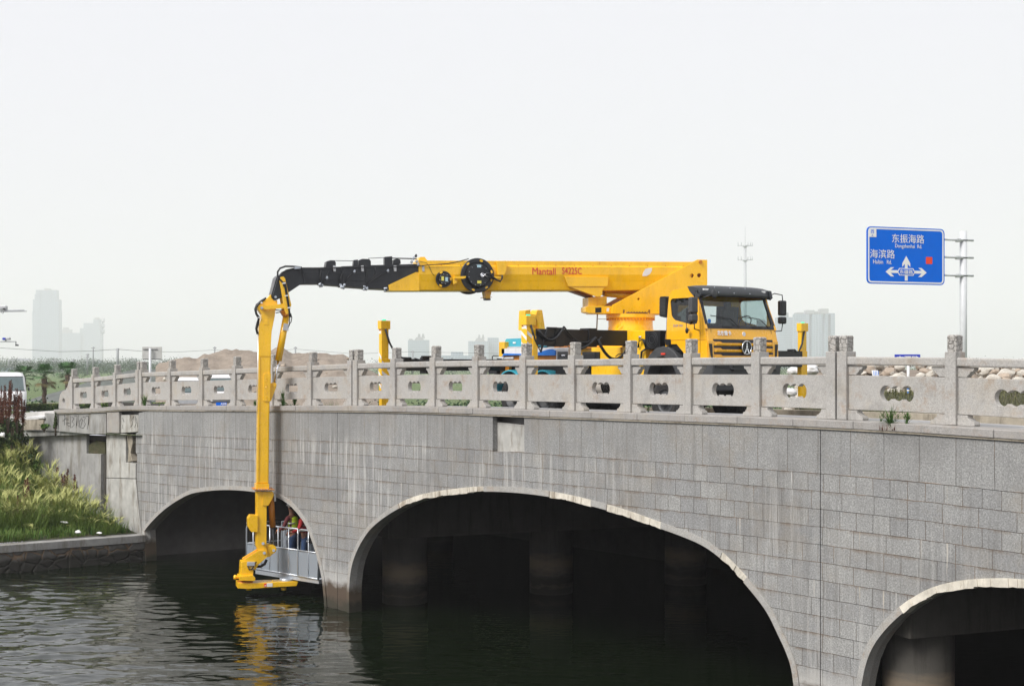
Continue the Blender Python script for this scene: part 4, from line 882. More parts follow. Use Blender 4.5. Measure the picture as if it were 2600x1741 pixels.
btube('orange_pipe', 'orange', [(1540, 739), (1625, 742)], .03, .2)
bplate('boom_rest_block', 'yel', [(1494, 755), (1515, 753), (1516, 780), (1494, 779)], .15, .65); bplate('boom_rest_block', 'yel', [(1515, 753), (1541, 752), (1541, 778), (1516, 780)], .2, .62, label='orange face of the block under the boom')
bplate('a_frame_strut', 'rust', [(1534, 777), (1560, 760), (1590, 758), (1556, 780)], .1, .14)
for o0, o1 in ((-.07, -.01), (W_+.01, W_+.07)):
    bplate('a_frame', 'yel', [(1553, 796), (1556, 774), (1771, 659), (1796, 659.5), (1796, 722), (1775, 760), (1718, 797)], o0, o1, [circ(1757, 700, 5.2), circ(1775.5, 699, 5.2), circ(1621.6, 759, 3)] if o0 < 0 else None, pxoff=-.07)
btube('boom_pivot', 'rust', [(1757, 700), (1757.2, 700)], .06, .01, offs=[.0, .03]); btube('boom_pivot', 'rust', [(1775.5, 699), (1775.7, 699)], .06, .01, offs=[.0, .03])
m = MB(); c = BSp(1778, 665, -.07); m.cyl(B3(c[0], -.11, c[1]), B3(c[0], .9, c[1]), .05, None, 14); part(m, 'boom_pivot', 'orange')
bplate('slewing_frame', 'yel', [(1512, 777), (1553, 777), (1700, 778), (1700, 796), (1553, 796), (1512, 796)], .0, W_, pxoff=-.0)
bplate('slewing_frame', 'yel', [(1487, 780), (1491, 777.5), (1512, 776), (1512, 795), (1496, 795), (1487, 792)], .0, .4, pxoff=0)
bplate('frame_opening', 'blk', [(1511.5, 781), (1527, 780), (1527, 793), (1511.5, 794)], -.006, .0); 
for x in (1584, 1648.5): bplate('frame_slot', 'rust', [(x-2, 786), (x+2, 786), (x+2, 793), (x-2, 793)], -.076, -.07)
m = MB()
for k in range(8): q = BSp(1596+k*7, 791.5, -.07); m.cyl(B3(q[0], -.078, q[1]), B3(q[0], -.07, q[1]), .012, None, 8)
part(m, 'frame_bolt', 'rust')
bplate('sticker', 'lwhite', [(1541, 782), (1547, 782), (1546, 791), (1540, 791)], -.075, -.07)
btube('gauge_pole', 'grey', [(1517, 795), (1515, 838)], .018, .3); btube('gauge_pole', 'grey', [(1517, 809.5), (1540, 809.5)], .008, .3)
# hose reels on the boom
def reel(x, y, r, dep, labelled):
    q = BSp(x, y, -.0); c = B3(q[0], 0, q[1]); n = 48
    def ring(rads): 
        m = MB(); m.add([c+E*(rr*cos(2*pi*k/n))-NB*o+Vector((0, 0, rr*sin(2*pi*k/n))) for rr, o in rads for k in range(n)], [(i*n+k, i*n+(k+1) % n, (i+1)*n+(k+1) % n, (i+1)*n+k) for i in range(len(rads)-1) for k in range(n)], False); return m
    o_ = part(ring([(0, .02), (r*.9, .02), (r*.98, .03), (r, .05), (r, .07), (r*.97, .085), (r*.78, .085), (r*.70, .075), (r*.66, dep*.8), (r*.64, dep), (0.0, dep)]), 'hose_reel', 'boomblack', .004)
    for k, a in enumerate((72, 128, 12, -20, 250, 305) if labelled else (110, 240, -2)):
        t = radians(a+3); rr = r*.87; cc = c+E*rr*cos(t)+Vector((0, 0, rr*sin(t)))-NB*.087; e2 = E*(-sin(t))+Vector((0, 0, cos(t))); e3 = E*cos(t)+Vector((0, 0, sin(t)))
        m = MB(); m.add([cc+e2*(.05*cos(j*pi/6)*(1 if j % 2 else .8))+e3*(.027*sin(j*pi/6))+NB*d for d in (0, .012) for j in range(12)], [(j, (j+1) % 12, 12+(j+1) % 12, 12+j) for j in range(12)]+[tuple(range(12))[::-1]]); part(m, 'reel_lug', 'yel', 0, o_)
    for k in range(12 if labelled else 8):
        t = 2*pi*k/(12 if labelled else 8)+.2; cc = c+E*(r*.585*cos(t))+Vector((0, 0, r*.585*sin(t)))-NB*(dep+.004); m = MB(); m.ball(cc, .010, 6, 4); part(m, 'reel_bolt', 'steel', 0, o_)
    m = MB(); m.cyl(c-NB*.02, c+NB*(W_+.1), .12, None, 20); m.add([c+E*(rr*cos(2*pi*k/n))+NB*o+Vector((0, 0, rr*sin(2*pi*k/n))) for rr, o in ((0, W_+.04), (r, W_+.04), (r, W_+.12), (0, W_+.12)) for k in range(n)], [(i*n+k, i*n+(k+1) % n, (i+1)*n+(k+1) % n, (i+1)*n+k) for i in range(3) for k in range(n)])
    part(m, 'far_reel', 'boomblack'); return c, o_
RC, r1_ = reel(1210.5, 699.5, .455, .20, True); rc2, r2_ = reel(1125, 709, .215, .16, False)
def sticker(x, y, w, h, mat, off, parent):
    q = BSp(x, y, -off); c = B3(q[0], -off, q[1]); m = MB(); m.add([c+E*a+Vector((0, 0, b)) for a, b in ((-w, -h), (w, -h), (w, h), (-w, h))], [(0, 1, 2, 3)]); m.add([v for v in [c+E*a+Vector((0, 0, b))+NB*.003 for a, b in ((-w, -h), (w, -h), (w, h), (-w, h))]], [(3, 2, 1, 0)])
    part(m, 'sticker', mat, 0, parent)
M['yst'] = plain('yellow_sticker', (.75, .68, .12), .5, 0, .03)
M['lbst'] = plain('pale_blue_sticker', (.42, .62, .70), .5, 0, .08, 60)
sticker(1216.5, 675.5, .055, .035, 'lbst', .205, r1_); sticker(1217, 716, .055, .035, 'yst', .205, r1_)
sticker(1124, 707, .034, .055, 'yst', .166, r2_); sticker(1134, 709, .034, .055, 'lbst', .166, r2_)
m = MB(); c = RC-NB*.25+E*.09; n = 16; m.tube([c+E*(.045*cos(2*pi*k/n))+Vector((0, 0, .045*sin(2*pi*k/n))) for k in range(n+1)], .012, 8, False); m.tube([c+NB*.05, c+NB*.02], .03, 10); m.tube([c+E*.04, c+E*.14+Vector((0, 0, .05))], .010, 6); m.tube([c+E*.04, c+E*.14-Vector((0, 0, .05))], .010, 6); part(m, 'reel_swivel', 'chrome', 0, r1_)
h = lambda pts, off: [B3(BSp(x, y, off)[0], off, BSp(x, y, off)[1]) for x, y in pts]
m = MB(); m.tube(h([(1234, 694), (1244, 695), (1252, 703), (1262, 711), (1271, 714)], -.27), .022, 8); m.tube(h([(1234, 702), (1245, 705), (1256, 708), (1270, 715), (1275, 706), (1275, 698)], -.24), .022, 8); part(m, 'reel_hose', 'hose', 0, r1_)
bplate('reel_arm', 'yel', [(1155, 702), (1184, 701), (1182, 706), (1176, 708), (1155, 707.5)], -.22, -.14); bplate('reel_arm', 'yel', [(1254, 701.5), (1273, 702), (1272, 706.5), (1252, 706)], -.2, -.12)
bplate('reel_arm', 'yel', [(1150, 705), (1158, 701), (1162, 718), (1151, 722)], -.14, .0)
bplate('junction_box', 'yel', [(1260, 663), (1284, 662), (1287, 670), (1286, 687), (1281, 698), (1264, 698), (1263, 680)], -.10, .0)
bplate('reel_support', 'yel', [(1230, 737), (1249, 737), (1244, 758), (1234, 758)], .25, .55, label='short tapered leg under the boom'); bplate('support_flange', 'yel', [(1229, 753.5), (1249, 753.5), (1249, 755), (1229, 755)], .2, .6); bplate('support_pad', 'blk', [(1232, 757), (1246, 757), (1246, 762), (1232, 762)], .3, .5)
# inner telescopic sections, black
bplate('telescopic_section', 'boomblack', [(988, 734.5), (929, 732), (929, 673.5), (1062, 670), (1062, 690), (988, 723)], .07, .73, label='black inner boom sections')
bplate('telescopic_section', 'boomblack', [(930, 731.5), (867, 727), (867, 676), (930, 674)], .10, .70)
bplate('telescopic_section', 'boomblack', [(868, 726), (813, 722), (813, 678.5), (868, 677)], .13, .67)
bplate('telescopic_section', 'boomblack', [(814, 721), (772, 721), (767, 680), (814, 679.5)], .16, .64)
def fold(x0, x1, ya, yb, off, th=.012):      # pressed ribs along the sections
    bplate('pressed_rib', 'boomblack', [(x0, ya), (x1, ya+(.5)), (x1, yb), (x0, yb)], off-th, off, parent=TR)
fold(775, 812, 690, 709, .16); fold(816, 866, 691, 711, .13); fold(870, 928, 692, 713, .10); fold(932, 1010, 693, 714, .07)
GN = bplate('gooseneck', 'boomblack', [(766, 679.5), (744, 681), (730, 684), (720, 688), (706, 703), (692, 752), (692.5, 757), (696, 761.5), (701, 762), (705, 760), (718, 754), (732.5, 742.5), (763, 722), (773, 721), (773, 680)], .20, .28); bplate('gooseneck', 'boomblack', [(766, 679.5), (744, 681), (730, 684), (720, 688), (706, 703), (692, 752), (696, 761.5), (705, 760), (732.5, 742.5), (763, 722), (773, 721), (773, 680)], .54, .62, pxoff=.2)
bplate('gooseneck', 'boomblack', [(768, 684), (735, 690), (720, 700), (716, 735), (735, 738), (762, 720), (771, 718)], .26, .56, pxoff=.22)
bplate('cable_guard', 'lgrey', [(706, 698), (699, 701), (694, 706), (684, 748), (690, 750), (700, 725), (706, 706)], .62, .68, pxoff=.5)
btube('pivot_pin', 'steel', [(699.8, 753.8), (700, 753.8)], .032, 0, offs=[.15, .7], n=16)
# brackets, blocks and cables on the telescopic sections
for pts in ([(829, 663.5), (836, 661.5), (850, 662), (853, 666), (853, 678), (827, 679)], [(912, 660), (920, 657), (938, 657.5), (942, 663), (942, 675), (910, 676)], [(1000, 659), (1008, 656.5), (1017, 659), (1018, 670), (998, 672)]): bplate('cable_block', 'boomblack', pts, .15, .5, bevel=.015)
for pts in ([(977, 652), (996, 650.5), (996, 672), (977, 674)], [(899, 660), (909, 659), (909, 676), (897, 677)]): bplate('cable_guide_box', 'boomblack', pts, .1, .3)
for x in (849.5, 920.5, 1003.5, 1074.5):
    bplate('wire_clip', 'lgrey', [(x-3, 674), (x+3, 674), (x+3.5, 689), (x-2, 689)], -.02, .06)
for x, y in ((815, 725), (870, 728), (928, 731), (979, 735)):
    m = MB(); q = BSp(x, y, .03); rg = random.Random(x)
    for k in range(7): c = B3(q[0]+rg.uniform(-.05, .05), .03+rg.uniform(-.02, .05), q[1]+rg.uniform(-.05, .05)); m.ball(c, rg.uniform(.022, .04), 7, 5)
    part(m, 'guide_roller', 'steel'); bplate('roller_bracket', 'blk', [(x-6, y-5), (x+4, y-8), (x+5, y+3), (x-3, y+5)], .05, .12)
for x, y in ((1050, 656), (1056, 650), (1058, 664), (1062, 672), (1045, 665), (830, 706), (900, 690), (985, 688)):
    m = MB(); q = BSp(x, y, .02); m.ball(B3(q[0], .02, q[1]), (.045, .03, .04), 8, 6); m.cyl(B3(q[0], -.02, q[1]+.03), B3(q[0], .1, q[1]), .02); part(m, 'cable_sheave', 'steel' if x not in (1056,) else 'blk')
btube('top_cable', 'hose', [(837, 661.5), (900, 662.5)], .008, .2); btube('top_cable', 'hose', [(935, 656), (985, 653.5)], .008, .2); btube('top_cable', 'hose', [(996, 655.5), (1058, 657)], .016, .2)
btube('side_cable', 'hose', [(764, 680), (850, 680), (920, 678), (1000, 677), (1060, 676), (1075, 674), (1138, 669.5), (1165, 664), (1190, 657)], .013, -.03)
btube('loose_wire', 'hose', [(1066, 664), (1082, 667), (1090, 676), (1096, 692), (1103, 700)], .006, -.02)
for pts in ([(815, 686), (812, 705), (813, 722)], [(837, 686), (826, 706), (820, 720)], [(872, 687), (865, 705), (860, 720)], [(903, 688), (885, 703), (876, 718)], [(952, 678), (955, 690), (948, 705), (932, 720)], [(985, 688), (960, 703), (940, 716), (930, 724)]): btube('hydraulic_hose', 'hose', pts, .013, .02)
btube('gooseneck_hose', 'hose', [(766, 679), (745, 676.5), (725, 676), (711, 681), (705, 690), (705, 700), (710, 709), (719, 718), (722, 728)], .024, .10, n=8, offs=[.1]*9)
btube('gooseneck_hose', 'hose', [(764, 682), (745, 682), (727, 686), (718, 692)], .02, .12)
bplate('hose_clamp', 'steel', [(748, 677), (764, 677), (764, 682), (748, 683)], .05, .2)
# link plate with hoses
LK = bplate('link_plate', 'yel', [(710, 714), (710, 707), (713, 703), (720, 702), (724, 706.6), (740, 774), (734, 796), (727, 798), (723, 789)], .10, .17); bplate('link_plate', 'yel', [(710, 714), (713, 703), (720, 702), (724, 706.6), (740, 774), (734, 796), (727, 798), (723, 789)], .64, .70, pxoff=.1)
for dx_ in (0, 3, 6): btube('link_hose', 'hose', [(718+dx_, 715), (723+dx_*.7, 730), (727+dx_*.6, 752), (731+dx_*.5, 775), (734+dx_*.4, 795), (735+dx_, 806)], .012, .07)
btube('link_hose', 'hose', [(738, 795), (741, 806), (739, 817), (734, 824)], .012, .07)
for y, x in ((719.5, 721), (751, 727.5), (781.5, 734)): bplate('hose_clip', 'lwhite', [(x-4, y-1.5), (x+4.5, y-2.5), (x+4.5, y+.5), (x-4, y+1.5)], .045, .055)
bplate('link_bar', 'yel', [(663, 777.5), (722, 770.5), (723, 782), (668, 786)], .12, .19, label='short yellow bar to the arm head')
btube('pivot_pin', 'steel', [(664.7, 781.2), (664.9, 781.2)], .034, 0, offs=[.09, .7], n=16)
# vertical arm
AH = [(688, 747), (690, 757), (696, 763), (704, 762), (704.5, 773), (699, 790), (698, 802), (690, 841), (688, 873), (688, 905), (657, 905), (657, 850), (658, 825), (664, 809), (664, 798), (658, 789), (653.5, 783), (654, 776), (678, 758)]
bplate('vertical_arm', 'yel', AH, .24, .58, bevel=.01)
AR = bplate('vertical_arm', 'yel', [(656.8, 903), (688.5, 903), (684.4, 1060), (682.8, 1228), (652, 1228), (654.8, 1060)], .25, .57, bevel=.03, pxoff=.24)
bplate('arm_edge_channel', 'yel', [(656.5, 905), (661, 905), (657, 1225), (652.5, 1225)], .235, .26, bevel=.006, pxoff=.24)
bplate('rod_lug', 'yel', [(688, 973.5), (695, 970), (701, 972), (702.5, 978), (700, 986), (688.5, 1018), (686, 1018), (687, 974)], .30, .36); bplate('rod_lug', 'yel', [(688, 973.5), (695, 970), (701, 972), (702.5, 978), (700, 986), (688.5, 1018), (686, 1018), (687, 974)], .46, .52, pxoff=.3)
btube('pivot_pin', 'yel', [(697, 978), (697.1, 978)], .035, 0, offs=[.27, .55], n=16)
bplate('reinforcing_plate', 'yel', [(669, 951), (672, 948), (688, 948), (686, 1019), (672, 1019), (668, 1016)], .228, .25, bevel=.01, pxoff=.24)
for y in (963, 979, 995, 1011): btube('weld_bead', 'yel', [(674, y-2), (677, y-3), (679, y), (677, y+4), (673, y+4)], .006, .226, n=6)
bplate('access_cover', 'yel', [(670, 813), (681, 813), (681, 825), (670, 825)], .232, .245, bevel=.004, pxoff=.24)
btube('arm_pipe', 'alum', [(655.5, 850), (655.5, 1050)], .018, .3)
btube('arm_hose', 'hose', [(676, 757), (664, 764), (652, 774), (648, 785), (651, 797), (657, 807), (655, 822), (651, 835), (654, 848)], .030, .30, n=8); btube('arm_hose', 'hose', [(672, 760), (660, 768), (650, 780), (650, 795), (658, 805), (653, 820), (650, 834), (653, 845)], .024, .24, n=8)
bplate('hose_clip', 'lwhite', [(655, 805), (662, 804.5), (662, 807), (655, 807)], .2, .24); bplate('hose_clip', 'lwhite', [(661, 768), (665, 766), (668, 769), (664, 771)], .2, .24)
m = MB(); q = BSp(654, 843, .3)
for k in range(5): m.ball(B3(q[0]+.01*k, .3, q[1]-.03*k), .02, 7, 5)
part(m, 'hose_coupling', 'steel')
btube('arm_cylinder', 'yel', [(727.5, 799), (706.5, 915.5)], .088, .41, n=24); btube('arm_cylinder_rod', 'chrome', [(706.5, 915), (697, 977)], .032, .41, n=16); btube('cylinder_cap', 'orange', [(725, 797), (729, 803)], .07, .35)
bplate('manifold_block', 'lgrey', [(721, 820), (734, 823), (732, 840), (718, 838)], .27, .31); btube('manifold_hose', 'hose', [(735, 805), (735, 825), (731, 832)], .012, .28)
for pts in ([(700, 787), (712, 788), (723, 785)], [(700, 794), (714, 792), (724, 786)]): btube('arm_hose', 'hose', pts, .013, .35)
bplate('cylinder_lug', 'orange', [(712, 790), (722, 786), (728, 797), (719, 802)], .3, .5)
# flange and lower arm
bplate('arm_collar', 'yel', [(650.5, 1228), (684, 1228), (683.5, 1241), (649.5, 1241)], .2, .62, bevel=.01); FLG = bplate('bolt_flange', 'orange', [(645, 1241), (697, 1241), (697, 1244), (645, 1244)], .1, .72)
m = MB()
for k in range(7):
    q = BSp(649+k*7.5, 1245.5, .1); m.cyl(B3(q[0], .12, q[1]), B3(q[0], .12, q[1]+.05), .02, None, 6)
part(m, 'flange_bolt', 'steel')
bplate('lower_arm', 'yel', [(652, 1246), (693, 1247.5), (695.5, 1254), (694, 1262), (681, 1284), (677.5, 1284), (677, 1390), (680, 1400), (673, 1410), (660, 1407), (655, 1398), (651, 1386), (651.5, 1350)], .22, .60, bevel=.012)
bplate('lower_arm_plate', 'yel', [(668, 1248), (693, 1249), (695, 1256), (681, 1283), (666, 1282)], .19, .22, bevel=.004, pxoff=.22)
bplate('winch_box', 'yel', [(635, 1307), (655, 1308), (655, 1351), (638, 1350), (630, 1337), (629.5, 1316)], .18, .5, bevel=.01)
btube('tilt_cylinder', 'orange', [(688, 1262), (692.5, 1338)], .078, .42, n=20); 
for dx_ in (-1.5, 2.5): btube('tilt_cylinder_rod', 'steel', [(690+dx_, 1338), (688+dx_*2.4, 1385)], .012, .42)
bplate('valve_block', 'lgrey', [(695, 1253), (700, 1254), (701, 1272), (697, 1273)], .3, .4)
cc = BSp(690.5, 1394, .25); m = MB(); m.cyl(B3(cc[0], .25, cc[1]), B3(cc[0], .55, cc[1]), .115, None, 28); part(m, 'cam_disc', 'yel', .006)
bplate('cam_disc', 'yel', [(676, 1378), (690, 1383), (700, 1399), (686, 1412), (672, 1415), (668, 1408)], .27, .52, bevel=.006)
for x, y in ((668, 1379), (671, 1403), (695, 1396.5)): btube('pivot_pin', 'steel', [(x, y), (x+.1, y)], .036, 0, offs=[.12, .6], n=14)
bplate('forearm', 'yel', [(618, 1421), (657, 1397), (671, 1396), (679, 1402), (680, 1412), (657, 1432), (648, 1447), (641, 1440), (628, 1432)], .14, .21, bevel=.006); bplate('forearm', 'yel', [(618, 1421), (657, 1397), (671, 1396), (680, 1412), (657, 1432), (648, 1447)], .5, .57, pxoff=.14); bplate('forearm', 'orange', [(618, 1421), (655, 1400), (657, 1410), (626, 1427)], .2, .5, label='top web of the forearm')
bplate('wrist_block', 'yel', [(613, 1426), (627, 1423), (634, 1430), (643.5, 1448), (643, 1462), (610.5, 1462)], .12, .58, bevel=.012)
bplate('forearm_box', 'lgrey', [(628, 1426), (647.5, 1426), (646.5, 1436), (627.5, 1435.5)], .06, .14); btube('forearm_hose', 'hose', [(629, 1436), (633, 1446), (640, 1444), (646, 1432), (651, 1425)], .014, .10); btube('forearm_hose', 'hose', [(677, 1420), (672, 1431), (662, 1437), (650, 1438)], .035, .4)
bplate('wrist_foot', 'yel', [(607, 1463), (642, 1460), (648.5, 1466), (648.5, 1474), (608, 1473.5)], .05, .62, bevel=.012); btube('foot_pin', 'yel', [(593, 1464.5), (608, 1464)], .045, .3, n=14); btube('foot_pin', 'yel', [(594.5, 1464.5), (599, 1464.5)], .062, .3, n=16)
btube('swivel', 'orange', [(622, 1474), (622, 1480)], .2, .34, n=24)
bplate('turntable_beam', 'yel', [(604, 1478.5), (629, 1480), (700, 1477.5), (758, 1475), (753, 1487), (629, 1494.5), (603.5, 1493)], .10, .62, bevel=.01, label='flat beam under the basket')
bplate('beam_label', 'redb', [(670.5, 1480.5), (677, 1480), (677, 1489), (670.5, 1489.5)], .092, .10, pxoff=.1); bplate('beam_label', 'lwhite', [(677, 1480), (692, 1479), (692, 1488.5), (677, 1489)], .092, .10, pxoff=.1)
m = MB(); q = BSp(673.7, 1486.5, .09); 
for a in ((-.02, -.01, .02, -.01, 0, .03),): m.add([B3(q[0]+a[0], .089, q[1]+a[1]), B3(q[0]+a[2], .089, q[1]+a[3]), B3(q[0]+a[4], .089, q[1]+a[5])], [(0, 1, 2)])
part(m, 'warning_triangle', 'lwhite')
for x in (632, 720): btube('beam_boss', 'yel', [(x, 1489), (x, 1497)], .07, .3, n=16)
btube('slew_pivot', 'steel', [(727, 1478), (727, 1466)], .17, .35, n=24)
btube('beam_lug', 'yel', [(692, 1477), (692, 1472)], .02, .3)
# --- the basket
BD0, BD1 = 18.66, 19.72; BXa, BXb, BXd = -35.80, -31.98, -32.98
bz0 = lambda X: .50-.03*(BXb-X)          # floor frame, slightly tilted like the platform in the photograph
BK = thing_bk = MB(); m = MB()
m.hexa([(BXa+.5, BD0, bz0(BXa)-.04), (BXb, BD0, bz0(BXb)-.04), (BXb, BD1, bz0(BXb)-.04), (BXa+.5, BD1, bz0(BXa)-.04), (BXa+.5, BD0, bz0(BXa)+.06), (BXb, BD0, bz0(BXb)+.06), (BXb, BD1, bz0(BXb)+.06), (BXa+.5, BD1, bz0(BXa)+.06)])
BK = part(m, 'basket', 'alum', .004)
m = MB(); m.hexa([(BXa, BD0+.1, bz0(BXa)+.05), (BXa+.5, BD0+.05, bz0(BXa)+.02), (BXa+.5, BD1, bz0(BXa)+.02), (BXa, BD1, bz0(BXa)+.05), (BXa, BD0+.1, bz0(BXa)+.10), (BXa+.5, BD0+.05, bz0(BXa)+.10), (BXa+.5, BD1, bz0(BXa)+.10), (BXa, BD1, bz0(BXa)+.10)]); part(m, 'floor_extension', 'alum', .004, BK)
m = MB()
for k in range(8): x = -35.0+.22*k; m.box((x, BD0-.006, bz0(x)+.085), (x+.13, BD0+.0, bz0(x)+.10))
part(m, 'reflective_strip', 'lwhite', 0, BK)
mesh_mat = NT('perforated_sheet'); tt = mesh_mat.n('BsdfTransparent'); mx_ = mesh_mat.n('MixShader', {0: .80}); mesh_mat.set(col=(.40, .45, .50), rough=.45, metal=.3); mesh_mat.t.links.new(tt.outputs[0], mx_.inputs[1]); mesh_mat.t.links.new(mesh_mat.b.outputs[0], mx_.inputs[2]); mesh_mat.t.links.new(mx_.outputs[0], mesh_mat.t.nodes['Material Output'].inputs[0]); M['perf'] = mesh_mat.m
rail = lambda X: bz0(X)+1.27; midr = lambda X: bz0(X)+.73
def side_rails(D, xs, door=False, back=False):
    r = .020; m = MB(); xa, xb = xs[0], xs[-1]
    m.tube([(xa, D, bz0(xa)+.08), (xa, D, rail(xa)-.14), (xa+.05, D, rail(xa)-.04), (xa+.15, D, rail(xa)), (xb-.02, D, rail(xb)), (xb, D, rail(xb)), (xb, D, bz0(xb)+.05)], r, 8)
    m.tube([(xa, D, midr(xa)), (xb, D, midr(xb))], r*.9, 6); m.tube([(xa, D, bz0(xa)+.08), (xb, D, bz0(xb)+.08)], r, 6)
    for x in xs[1:-1]: m.tube([(x, D, bz0(x)+.08), (x, D, rail(x))], r*.85, 6)
    part(m, 'guard_rail', 'alum', 0, BK)
    m = MB(); m.hexa([(xa, D+.004, bz0(xa)+.1), (xb, D+.004, bz0(xb)+.1), (xb, D+.010, bz0(xb)+.1), (xa, D+.010, bz0(xa)+.1), (xa, D+.004, midr(xa)), (xb, D+.004, midr(xb)), (xb, D+.010, midr(xb)), (xa, D+.010, midr(xa))]); part(m, 'kick_panel', 'perf', 0, BK)
side_rails(BD0, [BXa, -35.42, -34.95, -34.5, -34.05, -33.5, BXd-.03]); side_rails(BD0-.02, [BXd, -32.45, BXb])
side_rails(BD1, [BXa+.0, -35.1, -34.4, -33.7, -33.1, -32.5, BXb])
m = MB()
for X in (BXa, BXb):
    for z in (rail(X), midr(X), bz0(X)+.08): m.tube([(X, BD0, z), (X, BD1, z)], .018, 6)
for X, D in ((-35.0, 19.3), (-34.55, 19.2)): m.tube([(X, D, bz0(X)+.1), (X, D, rail(X)+.05), (X+.5, D, rail(X)+.04)], .022, 6)
part(m, 'guard_rail', 'alum', 0, BK)
m = MB(); m.box((-34.8, 19.2, bz0(-34)+.1), (-34.62, 19.4, rail(-34)-.2)); part(m, 'control_post', 'steel', .01, BK)
m = MB(); m.box((BXb-.004, BD0, bz0(BXb)+.1), (BXb+.004, BD1, midr(BXb))); part(m, 'kick_panel', 'perf', 0, BK)
for x in (-34.85, -33.4, -32.42):
    m = MB(); z = rail(x)-.18; m.tube([(x, BD0-.03, z), (x, BD0-.05, z-.07), (x-.03, BD0-.06, z-.11), (x-.08, BD0-.05, z-.09)], .010, 6); part(m, 'rail_hook', 'alum', 0, BK)
# --- outriggers
def outrigger(X, D, sgn, beam_z0, beam_z1, Dend, stripes, hose=True, top=7.12, wx=.07):
    w = .115
    m = MB(); m.box((X-wx, D-w, 4.75), (X+wx, D+w, top-.20)); LG = part(m, 'outrigger_leg', 'yel', .01)
    m = MB(); m.box((X-wx-.01, D-w-.035, top-.235), (X+wx+.03, D+w+.04, top)); HB = part(m, 'valve_box', 'yel', .008, LG)
    m = MB(); m.box((X+.0, D-.06, top), (X+.06, D+.04, top+.035)); part(m, 'indicator_lamp', 'lamp_green', .005, LG)
    m = MB(); m.box((X-wx+.02, D-w+.03, 4.5), (X+wx-.02, D+w-.03, 4.9)); m.cyl((X, D, 4.44), (X, D, 4.52), .26, .22, 20); part(m, 'foot_pad', 'blk', .006, LG)
    m = MB(); m.box((X-wx*1.1, D-w*1.1, beam_z0-.25), (X+wx*1.15, D+w*1.5*max(sgn, .8), beam_z1+(.0))); part(m, 'sleeve', 'yel', .008, LG)
    ya = D+sgn*w*1.36
    m = MB(); m.box((X-.15, min(ya, Dend), beam_z0), (X+.15, max(ya, Dend), beam_z1)); BE = part(m, 'outrigger_beam', 'blk', .008)
    if stripes:
        for k in range(4):
            z = beam_z1+.22-.27*k; m = MB(); y0_, x1_ = D-w*1.1-.004, X+wx*1.15+.004
            m.add([(X-wx, y0_, z), (X+wx*1.15, y0_, z-.16), (X+wx*1.15, y0_, z-.25), (X-wx, y0_, z-.09)], [(0, 1, 2, 3)]); part(m, 'hazard_stripe', 'lwhite', 0, LG)
            if k: m = MB(); m.add([(x1_, D-w, z+.0), (x1_, D+w, z-.16), (x1_, D+w, z-.25), (x1_, D-w, z-.09)], [(0, 1, 2, 3)]); part(m, 'hazard_stripe', 'lwhite', 0, LG)
        for yy, zz, mt in ((0, .10, 'red'), (0, .0, 'lwhite')): m = MB(); m.box((X-wx+.01, D-w-.006, top-.36+zz), (X+wx-.02, D-w-.002, top-.28+zz-.03*(mt == 'red'))); part(m, 'warning_label', mt, 0, LG)
    if hose:
        m = MB(); q0 = Vector((X+wx+.01, D, top-.22)); m.tube([q0, (X+wx+.03, D+sgn*.12, top-.6), (X+wx+.04, D+sgn*.3, top-.9), (X+.16, D+sgn*.5, beam_z1+.03), (X+.16, D+sgn*.8, beam_z1+.02)], .028, 8); part(m, 'hydraulic_hose', 'hose', 0, LG)
    return LG, BE
LG, BE = outrigger(-28.9, 22.85, 1, 6.40, 6.80, 26.34, True, wx=.10)
cbox('sleeve_guard', 'yel', (-29.03, 22.9, 5.6), (-28.76, 23.06, 6.62), .008, LG)
m = MB()
for y in (23.6, 24.7): m.box((-29.08, y, 6.36), (-28.72, y+.28, 6.84))
part(m, 'beam_collar', 'blk', .01, BE)
def drape(X, y0, y1, z0, z1, sag, r=.032): 
    m = MB(); m.tube([(X, y0+(y1-y0)*t/10, z0+(z1-z0)*t/10-sag*4*(t/10)*(1-t/10)) for t in range(11)], r, 8); return part(m, 'hydraulic_hose', 'hose', 0, BE)
drape(-28.68, 23.0, 23.85, 6.78, 6.86, .30, .036); drape(-28.68, 23.85, 24.9, 6.86, 6.62, .26, .02); drape(-28.68, 24.95, 25.1, 6.5, 6.6, .0); drape(-28.66, 24.3, 24.9, 6.3, 6.6, .06, .036); drape(-28.66, 24.95, 26.1, 6.55, 6.5, .48, .04)
m = MB()
for k in range(4): m.tube([(-28.3+.02*k, 26.0, 6.35), (-28.2, 25.96, 6.5+.03*k), (-28.05+.03*k, 25.95, 6.55), (-27.98, 26.0, 6.3)], .010, 6)
part(m, 'cable_bundle', 'hose')
bm_, e_ = MB(), None
m = MB(); m.ball((-28.15, 25.95, 6.62), (.06, .03, .03), 8, 6); part(m, 'hose_coupling', 'steel')
LG, BE = outrigger(-28.9, 33.05, -1, 5.85, 6.31, 28.4, False, True, 7.12)
LG, BE = outrigger(-34.35, 22.1, 1, 5.74, 6.07, 26.5, True, True, 7.12)
m = MB(); m.box((-34.5, 23.4, 5.66), (-34.2, 23.7, 6.12)); m.box((-34.3, 23.3, 6.07), (-34.2, 23.6, 6.16)); part(m, 'beam_collar', 'blk', .01, BE)
BE2 = BE; m = MB(); m.tube([(-34.17, 23.0, 6.08), (-34.17, 23.35, 6.0), (-34.17, 23.7, 6.12), (-34.17, 24.5, 5.9), (-34.17, 25.6, 5.82)], .025, 8); part(m, 'hydraulic_hose', 'hose', 0, BE2)
LG, BE = outrigger(-34.35, 32.3, -1, 5.74, 6.07, 28.3, False, False, 6.7)
cbox('rear_cross_box', 'blk', (-34.75, 26.3, 5.62), (-33.95, 28.4, 6.1))
